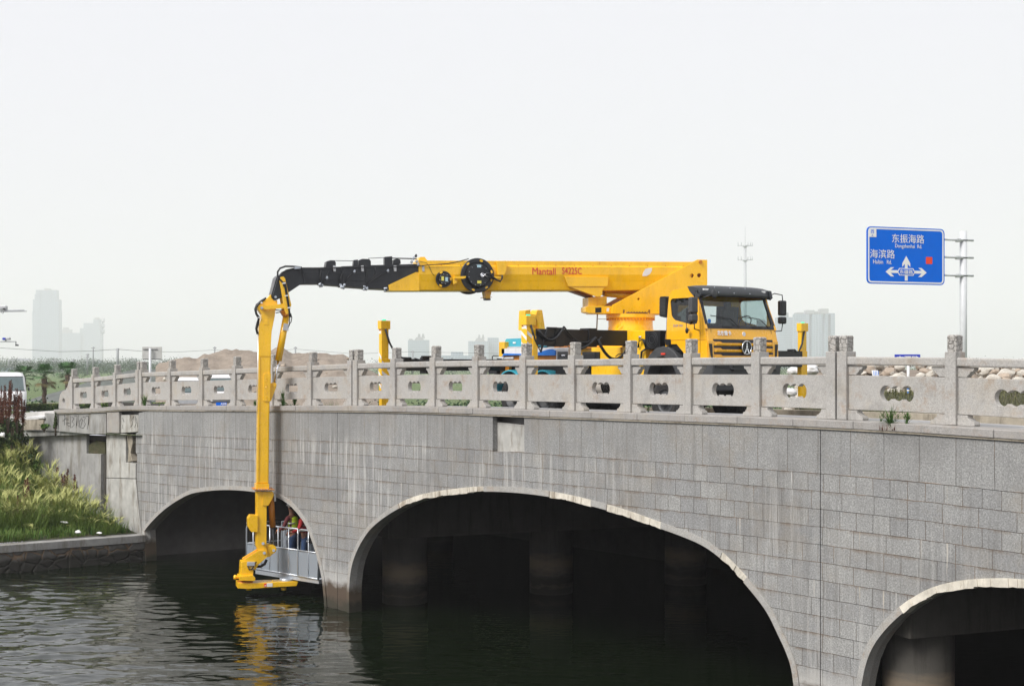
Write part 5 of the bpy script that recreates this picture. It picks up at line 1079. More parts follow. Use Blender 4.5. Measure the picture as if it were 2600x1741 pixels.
# boom rest fork
for pts in ([(1334, 788), (1347, 786), (1347, 797), (1351, 797), (1362, 799), (1362, 808), (1346, 808), (1340, 838), (1332, 838)], [(1363, 790), (1366, 786.5), (1377, 787), (1379, 800), (1385, 838), (1370, 838), (1364, 812), (1360, 808)]):
    X = -33.3; q = [(PX(x, y, X).y, PX(x, y, X).z) for x, y in pts]; m = MB(); m.poly(q[::-1], None, lambda y, z: (X, y, z), (-.3, 0, 0)); part(m, 'boom_rest', 'yel', .01)
X = -33.3; cbox('boom_rest_post', 'yel', (-33.6, PX(1340, 838, X).y, 6.0), (-33.3, PX(1384, 838, X).y, PX(1340, 836, X).z), .01)
# --- deck boxes along the near side
def nbox(name, mat, x0, y0, x1, y1, D0, D1, bevel=.008, label=None, parent=TR):
    a, b = P(x0, y0, D0), P(x1, y1, D0); return cbox(name, mat, (a.x, D0, b.z), (b.x, D1, a.z), bevel, parent, label)
nbox('rear_box', 'yel', 1268, 868, 1281, 905, 26.0, 26.5)
a = P(1268, 868, 26.0); cbox('rear_box_side', 'yel', (a.x-.02, 26.0, P(1268, 905, 26).z), (a.x, 26.5, a.z), 0)
nbox('deck', 'lwhite' if False else 'white', 1273, 884.5, 1443, 897.5, 26.0, 28.4, .01, 'white platform deck beside the rear wheels')
m = MB(); aa, bb = P(1282, 882, 26.15), P(1330, 858, 26.15); pr = rounded([(aa.x, aa.z), (bb.x+.55, aa.z), (bb.x+.55, bb.z), (bb.x, bb.z), (aa.x+.05, bb.z-.01), (aa.x, bb.z-.08)], .06)
o = part(sideplate(pr, None, 26.15, 27.2), 'storage_chest', 'cyan', .02); nbox('chest_latch', 'lwhite', 1302, 868, 1309, 872, 26.13, 26.15, .003, None, o); nbox('chest_base', 'lgrey', 1281, 880, 1340, 885, 26.1, 27.2)
nbox('blue_case', 'tarp', 1353, 869, 1367, 882, 26.3, 27); nbox('grey_case', 'grey', 1367, 870, 1408, 885, 26.6, 27.2); nbox('orange_block', 'orange', 1407, 870, 1450, 884, 26.4, 27)
q = pxN([(1274, 906), (1279, 897), (1350, 898.5), (1392, 887), (1402, 886), (1410, 889), (1410, 902), (1345, 902), (1340, 901), (1280, 902)], 25.97); part(sideplate(q[::-1], None, 25.965, 25.99), 'tarpaulin', 'tarp', 0)
nbox('locker', 'lgrey', 1412, 887, 1443, 913, 25.99, 26.05, .004); nbox('locker_inside', 'dgrey', 1415, 892.5, 1440.5, 913, 25.97, 25.992, 0); nbox('locker_contents', 'chrome', 1425, 900, 1434, 904, 25.93, 25.97, .01); nbox('locker_contents', 'blk', 1419, 901.5, 1442, 903, 25.94, 25.96, .002)
nbox('side_member', 'orange', 1278, 902, 1318, 914, 26.06, 26.3); nbox('side_member', 'white', 1274, 906, 1303, 911, 26.02, 26.2); nbox('side_member', 'orange', 1345, 902, 1412, 918, 26.06, 26.3); nbox('skirt', 'blk', 1240, 913, 1412, 950, 26.4, 26.5); nbox('skirt', 'blk', 1410, 915, 1500, 950, 26.08, 26.3)
nbox('hose_tray', 'blk', 1248, 912, 1278, 914.5, 26.0, 26.4); nbox('spring_hanger', 'orange', 1270, 915, 1292, 950, 26.2, 26.4)
nbox('grille_box', 'blk', 1478, 893, 1510, 925, 26.0, 26.3, .01); nbox('grille_box_lip', 'dgrey', 1478, 896.5, 1510, 897.6, 25.99, 26.0, 0); nbox('tool_box', 'blk', 1510, 893, 1521, 915, 26.02, 26.3)
nbox('deck_rail_plate', 'orange', 1440, 880, 1520, 884, 26.2, 27.5)
m = MB(); m.tube([P(1369, 884, 26.2), P(1370, 878, 26.2), P(1375, 877, 26.2), P(1440, 877, 26.2), P(1444, 880, 26.2), P(1446, 905, 26.2)], .015, 6); m.tube([P(1422, 877, 26.2), P(1422, 885, 26.2)], .012, 6); part(m, 'hand_rail', 'blk')
m = MB(); m.tube([P(1250, 912, 26.2), P(1250, 905, 26.2), P(1253, 903, 26.2), P(1268, 903, 26.2)], .015, 6); part(m, 'hand_rail', 'blk')
nbox('number_tag', 'lwhite', 1413, 915, 1426, 920, 26.0, 26.04, 0)
m = MB(); m.tube([P(1563, 905, 26.0), P(1570, 899, 26), P(1580, 897, 26)], .012, 6); m.tube([P(1566, 917, 25.98), P(1575, 905, 25.98), P(1583, 899, 25.98)], .012, 6); part(m, 'hydraulic_hose', 'hose')
m = MB(); a = P(1482, 930, 25.9); m.ball((a.x, 25.95, a.z), (.12, .1, .08), 10, 7); part(m, 'filter', 'lgrey')
cbox('rear_deck', 'blk', (-34.9, 26.3, 5.42), (-31.3, 28.4, 5.9)); 

# ============================================================ PEOPLE IN THE BASKET
def skinned(name, pts, edges, rad, mat, parent, sub=1, root=0):
    me = bpy.data.meshes.new(name); me.from_pydata([tuple(p) for p in pts], edges, []); me.materials.append(mat)
    o = bpy.data.objects.new(name, me); COL.objects.link(o); md = o.modifiers.new('skin', 'SKIN'); md.use_smooth_shade = True
    if not me.skin_vertices:
        bm = bmesh.new(); bm.from_mesh(me); bm.verts.layers.skin.verify(); bm.to_mesh(me); bm.free()
    for i, r in enumerate(rad):
        sv = me.skin_vertices[0].data[i]; sv.radius = r if isinstance(r, tuple) else (r, r); sv.use_root = (i == root)
    if sub: s = o.modifiers.new('sub', 'SUBSURF'); s.levels = sub; s.render_levels = sub
    if parent is not None: attach(o, parent)
    return o
def person(label, base, face, lean, arms, shirt, vest, group):
    fx, fy = cos(face), sin(face); B = Vector(base)
    def w(a, b, c): return Vector((a*fx-b*fy, a*fy+b*fx, c))       # a forward, b to the person's left, c up
    hip, sp, chest, neck, head = w(0, 0, .94), w(lean*.3, 0, 1.12), w(lean*.75, 0, 1.36), w(lean, 0, 1.50), w(lean*1.25, 0, 1.60)
    pts = [hip, sp, chest, neck, head, w(lean*1.3, 0, 1.70)]; rad = [(.145, .10), (.13, .095), (.155, .11), .055, .085, .075]
    ed = [(0, 1), (1, 2), (2, 3), (3, 4), (4, 5)]
    limbs = {}
    for s in (1, -1):
        i = len(pts); hipj, kn, an, toe = w(.0, .09*s, .88), w(.03, .11*s, .48), w(-.02, .12*s, .08), w(.16, .14*s, .04); pts += [hipj, kn, an, toe]; rad += [.085, .058, .042, .034]; ed += [(0, i), (i, i+1), (i+1, i+2), (i+2, i+3)]; limbs['leg', s] = (hipj, kn, an, toe)
        i = len(pts); el, wr = arms[0 if s > 0 else 1]; sh = w(lean*.85, .185*s, 1.42); el = w(*el); wr = w(*wr); d = (wr-el).normalized(); palm = wr+d*.07
        pts += [sh, el, wr, palm]; rad += [.058, .042, .027, (.038, .018)]; ed += [(2, i), (i, i+1), (i+1, i+2), (i+2, i+3)]; limbs['arm', s] = (sh, el, wr)
        side = d.cross(Vector((0, 0, 1))).normalized() if abs(d.z) < .95 else Vector((1, 0, 0)); dn = d.cross(side).normalized()
        if dn.z > 0: dn = -dn
        pi_ = i+3
        for k, (o, l) in enumerate(((-.027, .066), (-.009, .076), (.009, .072), (.027, .056))):
            j = len(pts); b_ = palm+side*o+d*.012; pts += [b_+d*l*.5+dn*.006, b_+d*l*.85+dn*.028, b_+d*l*.95+dn*.052]; rad += [.0095, .0085, .0075]; ed += [(pi_, j), (j, j+1), (j+1, j+2)]
        j = len(pts); b_ = wr+d*.03-side*.03*s; pts += [b_-side*.012*s+d*.02+dn*.012, b_-side*.01*s+d*.05+dn*.028]; rad += [.011, .009]; ed += [(i+2, j), (j, j+1)]
    pts = [p+B for p in pts]
    O = skinned('person', pts, ed, rad, M['skin'], None); tag(O, label, 'person', group)
    bm_ = MB(); hc = head+B+w(.01, 0, .06)
    nose = MB(); nose.ball(hc+w(.088, 0, -.02), (.018, .014, .02), 8, 6); nose.ball(hc, (.095, .078, .118), 14, 10); f = nose
    f.build('face', M['skin'], None); fo = bpy.context.scene.objects[-1] if False else COL.objects[-1]; fo.name = 'face'; attach(fo, O)
    m = MB()
    for s in (1, -1): m.ball(hc+w(.082, .03*s, .0), (.010, .012, .008), 6, 5)
    m.ball(hc+w(.083, 0, -.058), (.008, .022, .006), 6, 4); q = m.build('eyes_and_mouth', M['hair'], None); attach(q, O)
    m = MB(); 
    for s in (1, -1): m.ball(hc+w(0, .08*s, -.01), (.018, .012, .03), 6, 5)
    q = m.build('ears', M['skin'], None); attach(q, O)
    m = MB(); m.ball(hc+w(-.015, 0, .022), (.098, .086, .112), 14, 8); q = m.build('hair', M['hair'], None); attach(q, O)
    m = MB(); m.ball(hc+w(0, 0, .07), (.128, .112, .095), 18, 10, lambda d: 1 if d.z > -.1 else .93); m.tube([hc+w(.13*cos(t*pi/8), .112*sin(t*pi/8), .06) for t in range(17)], .012, 6); q = m.build('helmet', M['helmet'], None); attach(q, O)
    g = .014
    for s in (1, -1):
        hj, kn, an, toe = limbs['leg', s]; q = skinned('trouser_leg', [B+p for p in (w(0, 0, .97), hj, kn, an+Vector((0, 0, .02)))], [(0, 1), (1, 2), (2, 3)], [(.15, .12), .098+g*.3, .074, .062], M['jeans'], O)
        m = MB(); m.ball(B+an*.55+toe*.45, (.13, .05, .055), 10, 7); q = m.build('boot', M['boot'], None); attach(q, O)
        sh, el, wr = limbs['arm', s]; q = skinned('sleeve', [B+p for p in (chest, sh, el, wr*.85+el*.15)], [(0, 1), (1, 2), (2, 3)], [.09, .072, .056, .042], M[shirt], O)
        m = MB(); dd = (wr-el).normalized(); m.ball(B+wr+dd*.05, (.045, .045, .035), 9, 7); q = m.build('glove', M['glove'], None); attach(q, O)
    skinned('shirt', [B+p for p in (hip*.95+sp*.05, sp, chest, neck-Vector((0, 0, .035)))], [(0, 1), (1, 2), (2, 3)], [(.155, .115), (.142, .108), (.168, .122), (.075, .07)], M[shirt], O)
    skinned('vest', [B+p for p in (sp-Vector((0, 0, .10)), sp, chest, chest+(neck-chest)*.55)], [(0, 1), (1, 2), (2, 3)], [(.175, .14), (.17, .135), (.20, .15), (.17, .13)], M[vest], O)
    for c, rx in ((sp, .172), (sp*.4+chest*.6, .188)):
        m = MB(); m.tube([B+c+w(.13*cos(t*pi/12), rx*sin(t*pi/12), 0) for t in range(25)], .022, 6); q = m.build('reflective_band', M['reflect'], None); attach(q, O)
    return O
fl = lambda X: bz0(X)+.062
person('person in a yellow hi-vis vest and jeans leaning on the basket rail', (-34.12, 19.2, fl(-34.1)), radians(200), .10, (((.20, .22, 1.16), (.44, .14, 1.06)), ((.2, -.24, 1.14), (.46, -.12, 1.07))), 'maroon', 'vest', None)
person('person in a red shirt and striped vest at the right end of the basket', (-33.45, 19.12, fl(-33.4)), radians(230), .05, (((.12, .27, 1.15), (.34, .2, 1.08)), ((.14, -.27, 1.15), (.36, -.12, 1.05))), 'redcloth', 'redcloth', None)

# ============================================================ ROAD SIGNS, POLES
SG = thing('direction_sign', 'large blue road direction sign on a white pole with three arms', 'road sign', tuple(PY(2455, 1020, 60)))
SB = radians(20); sx_, sy_ = CA*cos(SB)-SA*sin(SB), SA*cos(SB)+CA*sin(SB); SE = Vector((sx_, sy_, 0)); SN = Vector((-sy_, sx_, 0)); SO = PY(2302, 932, 60); SO.z = 0
def SS(x, y):
    u = _u(x); d = Vector((CA*u-SA, SA*u+CA)); den = d.x*SE.y-d.y*SE.x; t = (SO.x*SE.y-SO.y*SE.x)/den; pt = d*t
    return ((pt.x-SO.x)*SE.x+(pt.y-SO.y)*SE.y, HC-(y-HY)/FL*t)
S3 = lambda s, z, o=0: Vector((SO.x+SE.x*s+SN.x*o, SO.y+SE.y*s+SN.y*o, z))
Zs = lambda x, y: (2190+x/8.713, 560+y/8.713)
c4 = [SS(*Zs(*p)) for p in ((105, 120), (1822, 195), (1808, 1440), (92, 1380))]
s_l, s_r = (c4[0][0]+c4[3][0])/2, (c4[1][0]+c4[2][0])/2; z_t, z_b = (c4[0][1]+c4[1][1])/2, (c4[2][1]+c4[3][1])/2
SW, SH = s_r-s_l, z_t-z_b
def sq(u, v): return (s_l+SW*u, z_t-SH*v)     # u, v run 0..1 over the board
def splate(pts, off, th, mat, name, parent, hole=None):
    m = MB(); m.poly(pts[::-1], [hole] if hole else None, lambda s, z: S3(s, z, off), SN*th); return tag(m.build(name, M[mat] if isinstance(mat, str) else mat, parent), None)
rr = lambda x0, y0, x1, y1, r: rounded([sq(x0, y0), sq(x1, y0), sq(x1, y1), sq(x0, y1)], r, 6)
BRD = splate(rr(0, 0, 1, 1, .22), 0, .05, 'blue', 'sign_board', SG)
splate(rr(.013, .019, .987, .981, .18), -.004, .003, 'lwhite', 'border', BRD, rr(.030, .044, .970, .956, .13))
splate([sq(.03, .044), sq(.118, .044), sq(.118, .185), sq(.03, .185)], -.006, .003, 'lwhite', 'corner_plate', BRD)
def stext(name, body, x, y, w_, hgt, mat, bold=.004):
    s, z = sq(x, y); o = text(name, body, 1.0, M[mat], Matrix.Identity(4), BRD, bold, 1, thick=.002)
    me = o.data; xs = [v.co.x for v in me.vertices]; ys_ = [v.co.y for v in me.vertices]; W0, H0 = max(xs)-min(xs), max(ys_)-min(ys_); cx_, cy_ = (max(xs)+min(xs))/2, (max(ys_)+min(ys_))/2
    me.transform(Matrix.Translation((-cx_, -cy_, 0))); me.transform(Matrix.Diagonal((w_*SW/W0, hgt*SH/H0, 1, 1))); me.transform(frame(S3(s, z, -.008), SE, (0, 0, 1))); return o
stext('lettering', '东振海路', .525, .195, .415, .155, 'lwhite', .0); stext('lettering', 'Dongzhenhai  Rd.', .53, .335, .345, .085, 'lwhite', .0)
stext('lettering', '海滨路', .195, .475, .315, .155, 'lwhite', .0); stext('lettering', 'Haibin   Rd.', .195, .615, .235, .07, 'lwhite', .0)
stext('lettering', '西', .068, .09, .042, .065, 'blue', .001); stext('lettering', 'A', .067, .158, .02, .03, 'blue', .001)
up_ = [(-.018, .97), (-.018, .72), (-.052, .80), (-.052, .74), (0, .60), (.052, .74), (.052, .80), (.018, .72), (.018, .97)]
ax_ = .500
splate([sq(ax_+a, b*.85-.02) for a, b in [(-.018, .93), (-.018, .775), (-.052, .84), (-.050, .765), (0, .61), (.052, .765), (.052, .84), (.018, .775), (.018, .93)]][::-1], -.006, .003, 'lwhite', 'arrow', BRD)
splate([sq(ax_-.018, .845), sq(ax_+.018, .845), sq(ax_+.018, .935), sq(ax_-.018, .935)], -.006, .003, 'lwhite', 'arrow', BRD)
for s in (-1, 1): splate([sq(ax_+s*a, b) for a, b in [(.11, .755), (.20, .755), (.155, .705), (.198, .705), (.265, .785), (.198, .865), (.155, .865), (.20, .805), (.11, .805)]][::(-1 if s > 0 else 1)][::1], -.006, .003, 'lwhite', 'arrow', BRD)
hexo = [(-.115, .78), (-.09, .715), (.09, .715), (.115, .78), (.09, .845), (-.09, .845)]; hexi = [(-.103, .78), (-.083, .728), (.083, .728), (.103, .78), (.083, .832), (-.083, .832)]
splate([sq(ax_+a, b) for a, b in hexo], -.007, .003, 'lwhite', 'name_frame', BRD); splate([sq(ax_+a, b) for a, b in hexi], -.009, .003, 'blue', 'name_plate', BRD)
o = stext('lettering', '东疆路', ax_, .78, .17, .075, 'lwhite', .006); o.data.transform(Matrix.Translation(-SN*.006))
splate(rr(.755, .505, .838, .63, .04), -.006, .003, 'redb', 'red_patch', BRD)
pc = SS(2454.5, 700); pole = MB(); kz = 3.4; pole.tube([S3(pc[0], kz, .22), S3(pc[0], SS(2454.5, 586)[1], .22)], .148, 20); part(pole, 'pole', 'poleg', 0, SG)
for py in (608, 652.5, 698.5):
    z = SS(2420, py)[1]; m = MB(); m.tube([S3(s_r-.9, z, .12), S3(pc[0]+.42, z-.0, .12)], .045, 10); A_ = part(m, 'arm', 'poleg', 0, SG)
    m = MB(); m.box((-.16, -.03, -.14), (.04, .12, .10)); vs = m.v; m.v = [tuple(S3(pc[0]-.25+v[0], z+v[2]*.6, .12+v[1])) for v in vs]; part(m, 'bracket', 'lgrey', .01, A_)
    m = MB(); m.tube([S3(pc[0]+.16*cos(t*pi/10), z, .22+.16*sin(t*pi/10)) for t in range(21)], .02, 6); part(m, 'clamp', 'dgrey', 0, A_)
# back of another sign
b0 = PY(384, 1000, 75); SK = thing('sign_back', 'plain grey back of a small road sign on a white pole', 'road sign', tuple(b0))
def ybox(name, mat, x0, y0, x1, y1, Y, th, parent, off=0, bevel=.01):
    a, b, c, d = (PY(x, y, Y+off) for x, y in ((x0, y1), (x1, y1), (x1, y0), (x0, y0))); f = Vector((-SA, CA, 0))*th
    m = MB(); m.hexa([a, b, b+f, a+f, d, c, c+f, d+f]); return part(m, name, mat, bevel, parent)
ybox('sign_plate', 'signback', 361, 880, 411, 913, 75, .05, SK); ybox('stiffener', 'dgrey', 363, 886, 400, 887.5, 75, .03, SK, -.04, 0); ybox('stiffener', 'dgrey', 363, 911, 409, 912.5, 75, .03, SK, -.04, 0)
m = MB(); m.tube([PY(381, 1040, 74.85), PY(381, 884, 74.85)], .065, 12); part(m, 'pole', 'poleg', 0, SK)
# street name sign behind the balustrade
NS = thing('street_name_sign', 'dark blue street name board on a white pole banded with blue', 'street sign', tuple(PY(2306, 1060, 46)))
ybox('name_board', 'dkblue', 2272, 899.5, 2337, 926, 46, .05, NS); t_ = text('lettering', '东疆路', .20, M['lwhite'], frame(PY(2305, 912.5, 45.99), (CA, SA, 0), (0, 0, 1)), NS, .004, 1.15)
for k, (ya, yb, mt) in enumerate(((926, 986, 'lwhite'), (986, 989, 'tarp'), (989, 994, 'lwhite'), (994, 1015, 'tarp'), (1015, 1062, 'lwhite'))):
    m = MB(); m.tube([PY(2306, yb, 46.02), PY(2306, ya, 46.02)], .042, 12); part(m, 'pole_band', mt, 0, NS)
# traffic camera gantries reaching in from the left
CG = thing('camera_gantry', 'slim white arms carrying traffic cameras, reaching in at the left edge', 'camera pole', tuple(PY(-60, 1040, 62)))
m = MB(); m.tube([PY(-60, 1060, 62), PY(-60, 760, 62)], .12, 14); part(m, 'pole', 'poleg', 0, CG)
for ya, x1, yb in ((791.5, 68, 790), (788, 62, 787.5), (866, 41, 867)):
    m = MB(); m.tube([PY(-60, ya, 62), PY(x1, yb, 62)], [.035, .018], 8); part(m, 'arm', 'poleg', 0, CG)
for (x0, y0, x1, y1, mt) in ((-4, 776, 15, 785, 'lgrey'), (6, 781, 14.5, 785.5, 'blk'), (5.5, 857, 14, 863, 'dkblue'), (14, 856.5, 23, 862.5, 'lgrey'), (38, 874, 43, 878, 'dgrey')): ybox('camera', mt, x0, y0, x1, y1, 61.9, .25, CG, 0, .02)
m = MB(); m.tube([PY(40.5, 867, 62), PY(40.5, 875, 62)], .02, 6); m.tube([PY(6, 787, 62), PY(3, 793, 62), PY(7, 796, 62), PY(10, 790, 62)], .012, 6); m.tube([PY(15, 862, 62), PY(15, 867, 62)], .02, 6); part(m, 'cable', 'dgrey', 0, CG)

# ============================================================ VEHICLES ON THE APPROACH
FW = Vector((-SA, CA, 0)); RT = Vector((CA, SA, 0))
def van(name, label, xc, ybase, Y, wid, hgt, kind):
    base = PY(xc, ybase, Y); FW = Vector((base.x, base.y, 0)).normalized(); RT = Vector((FW.y, -FW.x, 0)); T_ = thing(name, label, 'minibus' if kind == 'bus' else 'van', tuple(base))
    def v3(a, b, c): return base+RT*a+FW*b+Vector((0, 0, c))
    h, w2 = hgt, wid/2; L = 5.2 if kind == 'bus' else 3.6
    sec = [(0.0, [(w2*.96, .28), (w2, .55), (w2, .95)]), ]
    prof = [(.0, .30, .93), (.02, .60, 1.0), (.06, .5*h, 1.0), (.16, .52*h, .985), (.62, .90*h, .90), (.85, .97*h, .84), (1.3, h, .82), (L*.9, h, .82), (L, .93*h, .86), (L+.05, .4*h, .97), (L, .3, .94)]
    n = 10; vs = []
    for b, z, k in prof:
        for i in range(n+1): t = -1+2*i/n; vs.append(v3(w2*k*t, b+.10*abs(t)**3*(1 if b < 2 else -1), z-.05*abs(t)**6*(1 if z > .8*h else 0)))
    m = MB(); m.add(vs, [(j*(n+1)+i, j*(n+1)+i+1, (j+1)*(n+1)+i+1, (j+1)*(n+1)+i) for j in range(len(prof)-1) for i in range(n)], True)
    for s in (0, n): m.add([vs[j*(n+1)+s] for j in range(len(prof))], [tuple(range(len(prof)))], False)
    B_ = part(m, 'body', 'white', 0, T_)
    def onface(pts, name, mat, push=.012, parent=T_):
        def f(a, z):
            b = interp([(.3, 0), (.6, .02), (.5*h, .06), (.52*h, .16), (.90*h, .62), (.97*h, .85)], z); k = interp([(.3, .93), (.6, 1), (.52*h, .985), (.9*h, .9)], z); return v3(w2*k*a, b+.10*abs(a)**3-push, z)
        m = MB(); nn = 8; q = []
        (a0, z0), (a1, z1) = pts
        for j in range(nn+1):
            for i in range(nn+1): q.append(f(a0+(a1-a0)*i/nn, z0+(z1-z0)*j/nn))
        m.add(q, [(j*(nn+1)+i, j*(nn+1)+i+1, (j+1)*(nn+1)+i+1, (j+1)*(nn+1)+i) for j in range(nn) for i in range(nn)], True); return part(m, name, mat, 0, parent, fix=False)
    onface(((-.90, .545*h), (.90, .885*h)), 'windshield', 'glassv', .02); onface(((-.95, .53*h), (.95, .55*h)), 'windshield_seal', 'blk', .015)
    onface(((-.92, .885*h), (.92, .90*h)), 'windshield_seal', 'blk', .015)
    onface(((-.55, .42), (.55, .56)), 'front_grille', 'blk', .015); onface(((-.95, .30), (.95, .40)), 'bumper', 'dgrey' if kind != 'bus' else 'white', .05)
    for s in (-1, 1):
        onface(((s*.62, .58), (s*.92, .72)) if s > 0 else ((s*.92, .58), (s*.62, .72)), 'headlight', 'chrome', .02)
        m = MB(); m.cyl(v3(s*(w2-.2), .9, .28), v3(s*w2, .9, .28), .28, None, 20); m.cyl(v3(s*(w2-.2), L-.7, .28), v3(s*w2, L-.7, .28), .28, None, 20); part(m, 'wheel', 'rub', 0, T_)
        m = MB(); m.ball(v3(s*(w2+.10), .38, .58*h), (.07, .06, .10), 8, 6); m.tube([v3(s*w2*.95, .4, .56*h), v3(s*(w2+.1), .38, .57*h)], .015, 6); part(m, 'mirror', 'blk', 0, T_)
        m = MB(); m.add([v3(s*(w2+.004)*.985, b, z) for b, z in ((.55, .56*h), (1.0, .56*h), (1.0, .88*h), (.75, .88*h))], [(0, 1, 2, 3)]); m.add([v3(s*(w2+.004)*.96, b, z) for b, z in ((1.1, .56*h), (L-.5, .56*h), (L-.5, .88*h), (1.1, .88*h))], [(0, 1, 2, 3)]); part(m, 'side_window', 'blk', 0, T_)
    return T_, v3
van('minibus', 'white minibus with a curved roof at the left edge behind red seed heads', 15, 1046, 80, 2.15, 2.15, 'bus')
v1, f1 = van('parked_van', 'white van behind the balustrade, left of the other white van', 474, 1041, 68, 1.5, 1.5, 'van')
v2, f2 = van('parked_van', 'white van with a blue number plate behind the balustrade', 562, 1040, 68, 1.5, 1.62, 'van')
m = MB(); m.hexa([f2(a, b, c) for c in (.20, .34) for a, b in ((-.24, -.09), (.24, -.09), (.24, -.06), (-.24, -.06))]); o = part(m, 'number_plate', 'blue', 0, v2)
text('plate_lettering', '津UA508', .13, M['lwhite'], frame(f2(0, -.094, .27), RT, (0, 0, 1)), o, .002, .9)
m = MB(); m.hexa([f1(a, b, c) for c in (.28, .5) for a, b in ((-.5+.1*(c > .4)*-1, -.07), (.5, -.07), (.5, -.02), (-.5, -.02))]); part(m, 'bumper_panel', 'lgrey', .02, v1)

# ============================================================ EARTH AND RUBBLE
m = MB(); NX, NY = 190, 44; top_px = [(395, 937), (405, 926), (430, 918), (470, 912), (500, 914), (520, 900), (560, 894), (600, 887), (630, 886), (655, 892), (690, 888), (700, 884), (720, 886), (742, 898), (760, 891), (790, 890), (830, 888.5), (850, 890), (870, 889), (888, 897), (905, 912), (925, 930), (945, 946), (960, 955)]
def mound(i, j):
    x = 395+565*i/NX; t = j/NY; base = PY(x, 932, 88+t*22); zt = HC-(interp(top_px, x)-HY)/FL*93
    g0 = gz(base.x, base.y)-.3; prof = (min(1, t/.5))**.8 if t < .5 else cos(pi*(t-.5)/1.0)
    z = g0+(zt-g0)*max(0, prof)
    q = Vector((base.x, base.y, 3)); z += noise.noise(q*.22)*.45*min(1, prof*1.5)+noise.noise(q*.6)*.22+noise.noise(q*1.5)*.11+noise.noise(q*3.5)*.05
    return Vector((base.x, base.y, z))
m.grid(NX, NY, mound); DM = m.build('dirt_mound', M['dirt'], fix=False); tag(DM, 'long heap of dumped brown earth behind the balustrade', 'dirt mound')
rg = random.Random(9); 
def rock_mesh(r, seed, flat=.72):
    m = MB(); d_ = [Vector((rg.gauss(0, 1), rg.gauss(0, 1), rg.gauss(0, 1))).normalized() for _ in range(9)]; lim = [rg.uniform(.62, .92) for _ in d_]
    def fn(d):
        k = 1.0
        for q, l in zip(d_, lim):
            c = d.dot(q)
            if c > 1e-3: k = min(k, l/c)
        return k*(1+.05*noise.noise(d*3+Vector((seed, 0, 0))))
    m.ball((0, 0, 0), (r*rg.uniform(.9, 1.35), r*rg.uniform(.8, 1.1), r*flat*rg.uniform(.85, 1.2)), 14, 9, fn)
    m.sm = [False]*len(m.f); return m
lumps = [rock_mesh(.14, k) for k in range(6)]
for k in range(34):     # clods and stones lying on the heap
    i, j = rg.randint(8, NX-8), rg.randint(2, 20); p = mound(i, j); s = rg.uniform(.5, 1.5)
    mm = MB(); src = lumps[k % 6]; mm.v = [(v[0]*s, v[1]*s, v[2]*s) for v in src.v]; mm.f = src.f; mm.sm = src.sm
    o = mm.build('earth_clod', M['rocks2'] if k % 3 else M['rock'], None); o.location = p+Vector((0, 0, .04)); tag(o, 'small clod lying on the dumped earth heap', 'clod', 'clods on the earth heap')
# rubble pile on the right
def pile_h(x, Y):       # height of the pile over the sight line at picture column x, distance Y
    e = sstep(2000, 2060, x); return 4.35+(1.42*e+.1)*sstep(44.5, 53.5, Y)+.12*noise.noise(Vector((x*.03, Y, 0)))
m = MB()
def pf(i, j):
    x = 1985+720*i/40; Y = 43+14*j/16; p = PY(x, 932, Y); p.z = pile_h(x, Y)-.16; return p
m.grid(40, 16, pf); tag(m.build('rubble', M['dirt'], fix=False), 'loose rubble and soil under the rock pile', 'rubble', None, 'stuff')
protos = [rock_mesh(.30, 20+k) for k in range(9)]; rocks = []
for k in range(270):
    x = rg.uniform(2022, 2690) if k > 12 else rg.uniform(1992, 2050); Y = 46.5+8.5*(k/270.)**.8+rg.uniform(-.8, .8) if k > 12 else rg.uniform(43, 47)
    p = PY(x, 932, Y); p.z = pile_h(x, Y)+.02; s = rg.choice([.32, .42, .5, .6, .7, .85, 1.0]); src = protos[k % 9]
    pr = rocks[k % 9] if len(rocks) > 8 else None
    if pr is None: o = src.build('rock', M['rock'] if k % 4 else M['rocks2'], None); rocks.append(o)
    else: o = pr.copy(); COL.objects.link(o)
    o.location = p; o.scale = (s, s, s); o.rotation_euler = (rg.uniform(-.5, .5), rg.uniform(-.5, .5), rg.uniform(0, 6.28))
    tag(o, ('large ' if s > .8 else 'small ' if s < .55 else '')+('pale' if (k % 9) % 4 else 'brownish')+' rock in the rubble pile beyond the balustrade', 'rock', 'rocks of the rubble pile')
for k, (x, y, Y, r, lb) in enumerate(((2014, 943, 45, .16, 'white sack of rubble left of the far yellow outrigger'), (2056, 939, 45, .21, 'larger white sack right of the far yellow outrigger'), (2007, 996, 42, .15, 'white sack seen through the last cut-out of the balustrade'))):
    m = MB(); m.ball(PY(x, y, Y), (r*1.35, r, r*.85), 26, 18, lambda d, k=k: 1+.22*noise.noise(d*2.4+Vector((k*5, 0, 0)))+.08*noise.noise(d*7)); tag(m.build('rubble_sack', M['white'], None, fix=False), lb, 'sack')
m = MB(); c = PY(2224, 947, 45.5); q = [c+RT*a+Vector((0, 0, b))+FW*(.0 if b < 0 else .05) for a, b in ((-.1, -.09), (.1, -.08), (.07, .09), (-.12, .09))]; m.add(q+[v+FW*.02 for v in q], [(0, 1, 2, 3), (7, 6, 5, 4), (0, 4, 5, 1), (2, 6, 7, 3)]); o = m.build('plastic_bag', M['lwhite'], None); tag(o, 'flat white and blue striped plastic bag on the rocks', 'bag')
for k in range(4): mm = MB(); a = -.07+.045*k; mm.add([c+RT*(a+d)+Vector((0, 0, b))-FW*.006+FW*(.05 if b > 0 else 0) for d, b in ((0, -.07), (.016, -.07), (.022, .07), (.004, .07))], [(0, 1, 2, 3)]); q = mm.build('stripe', M['tarp'], None); attach(q, o)

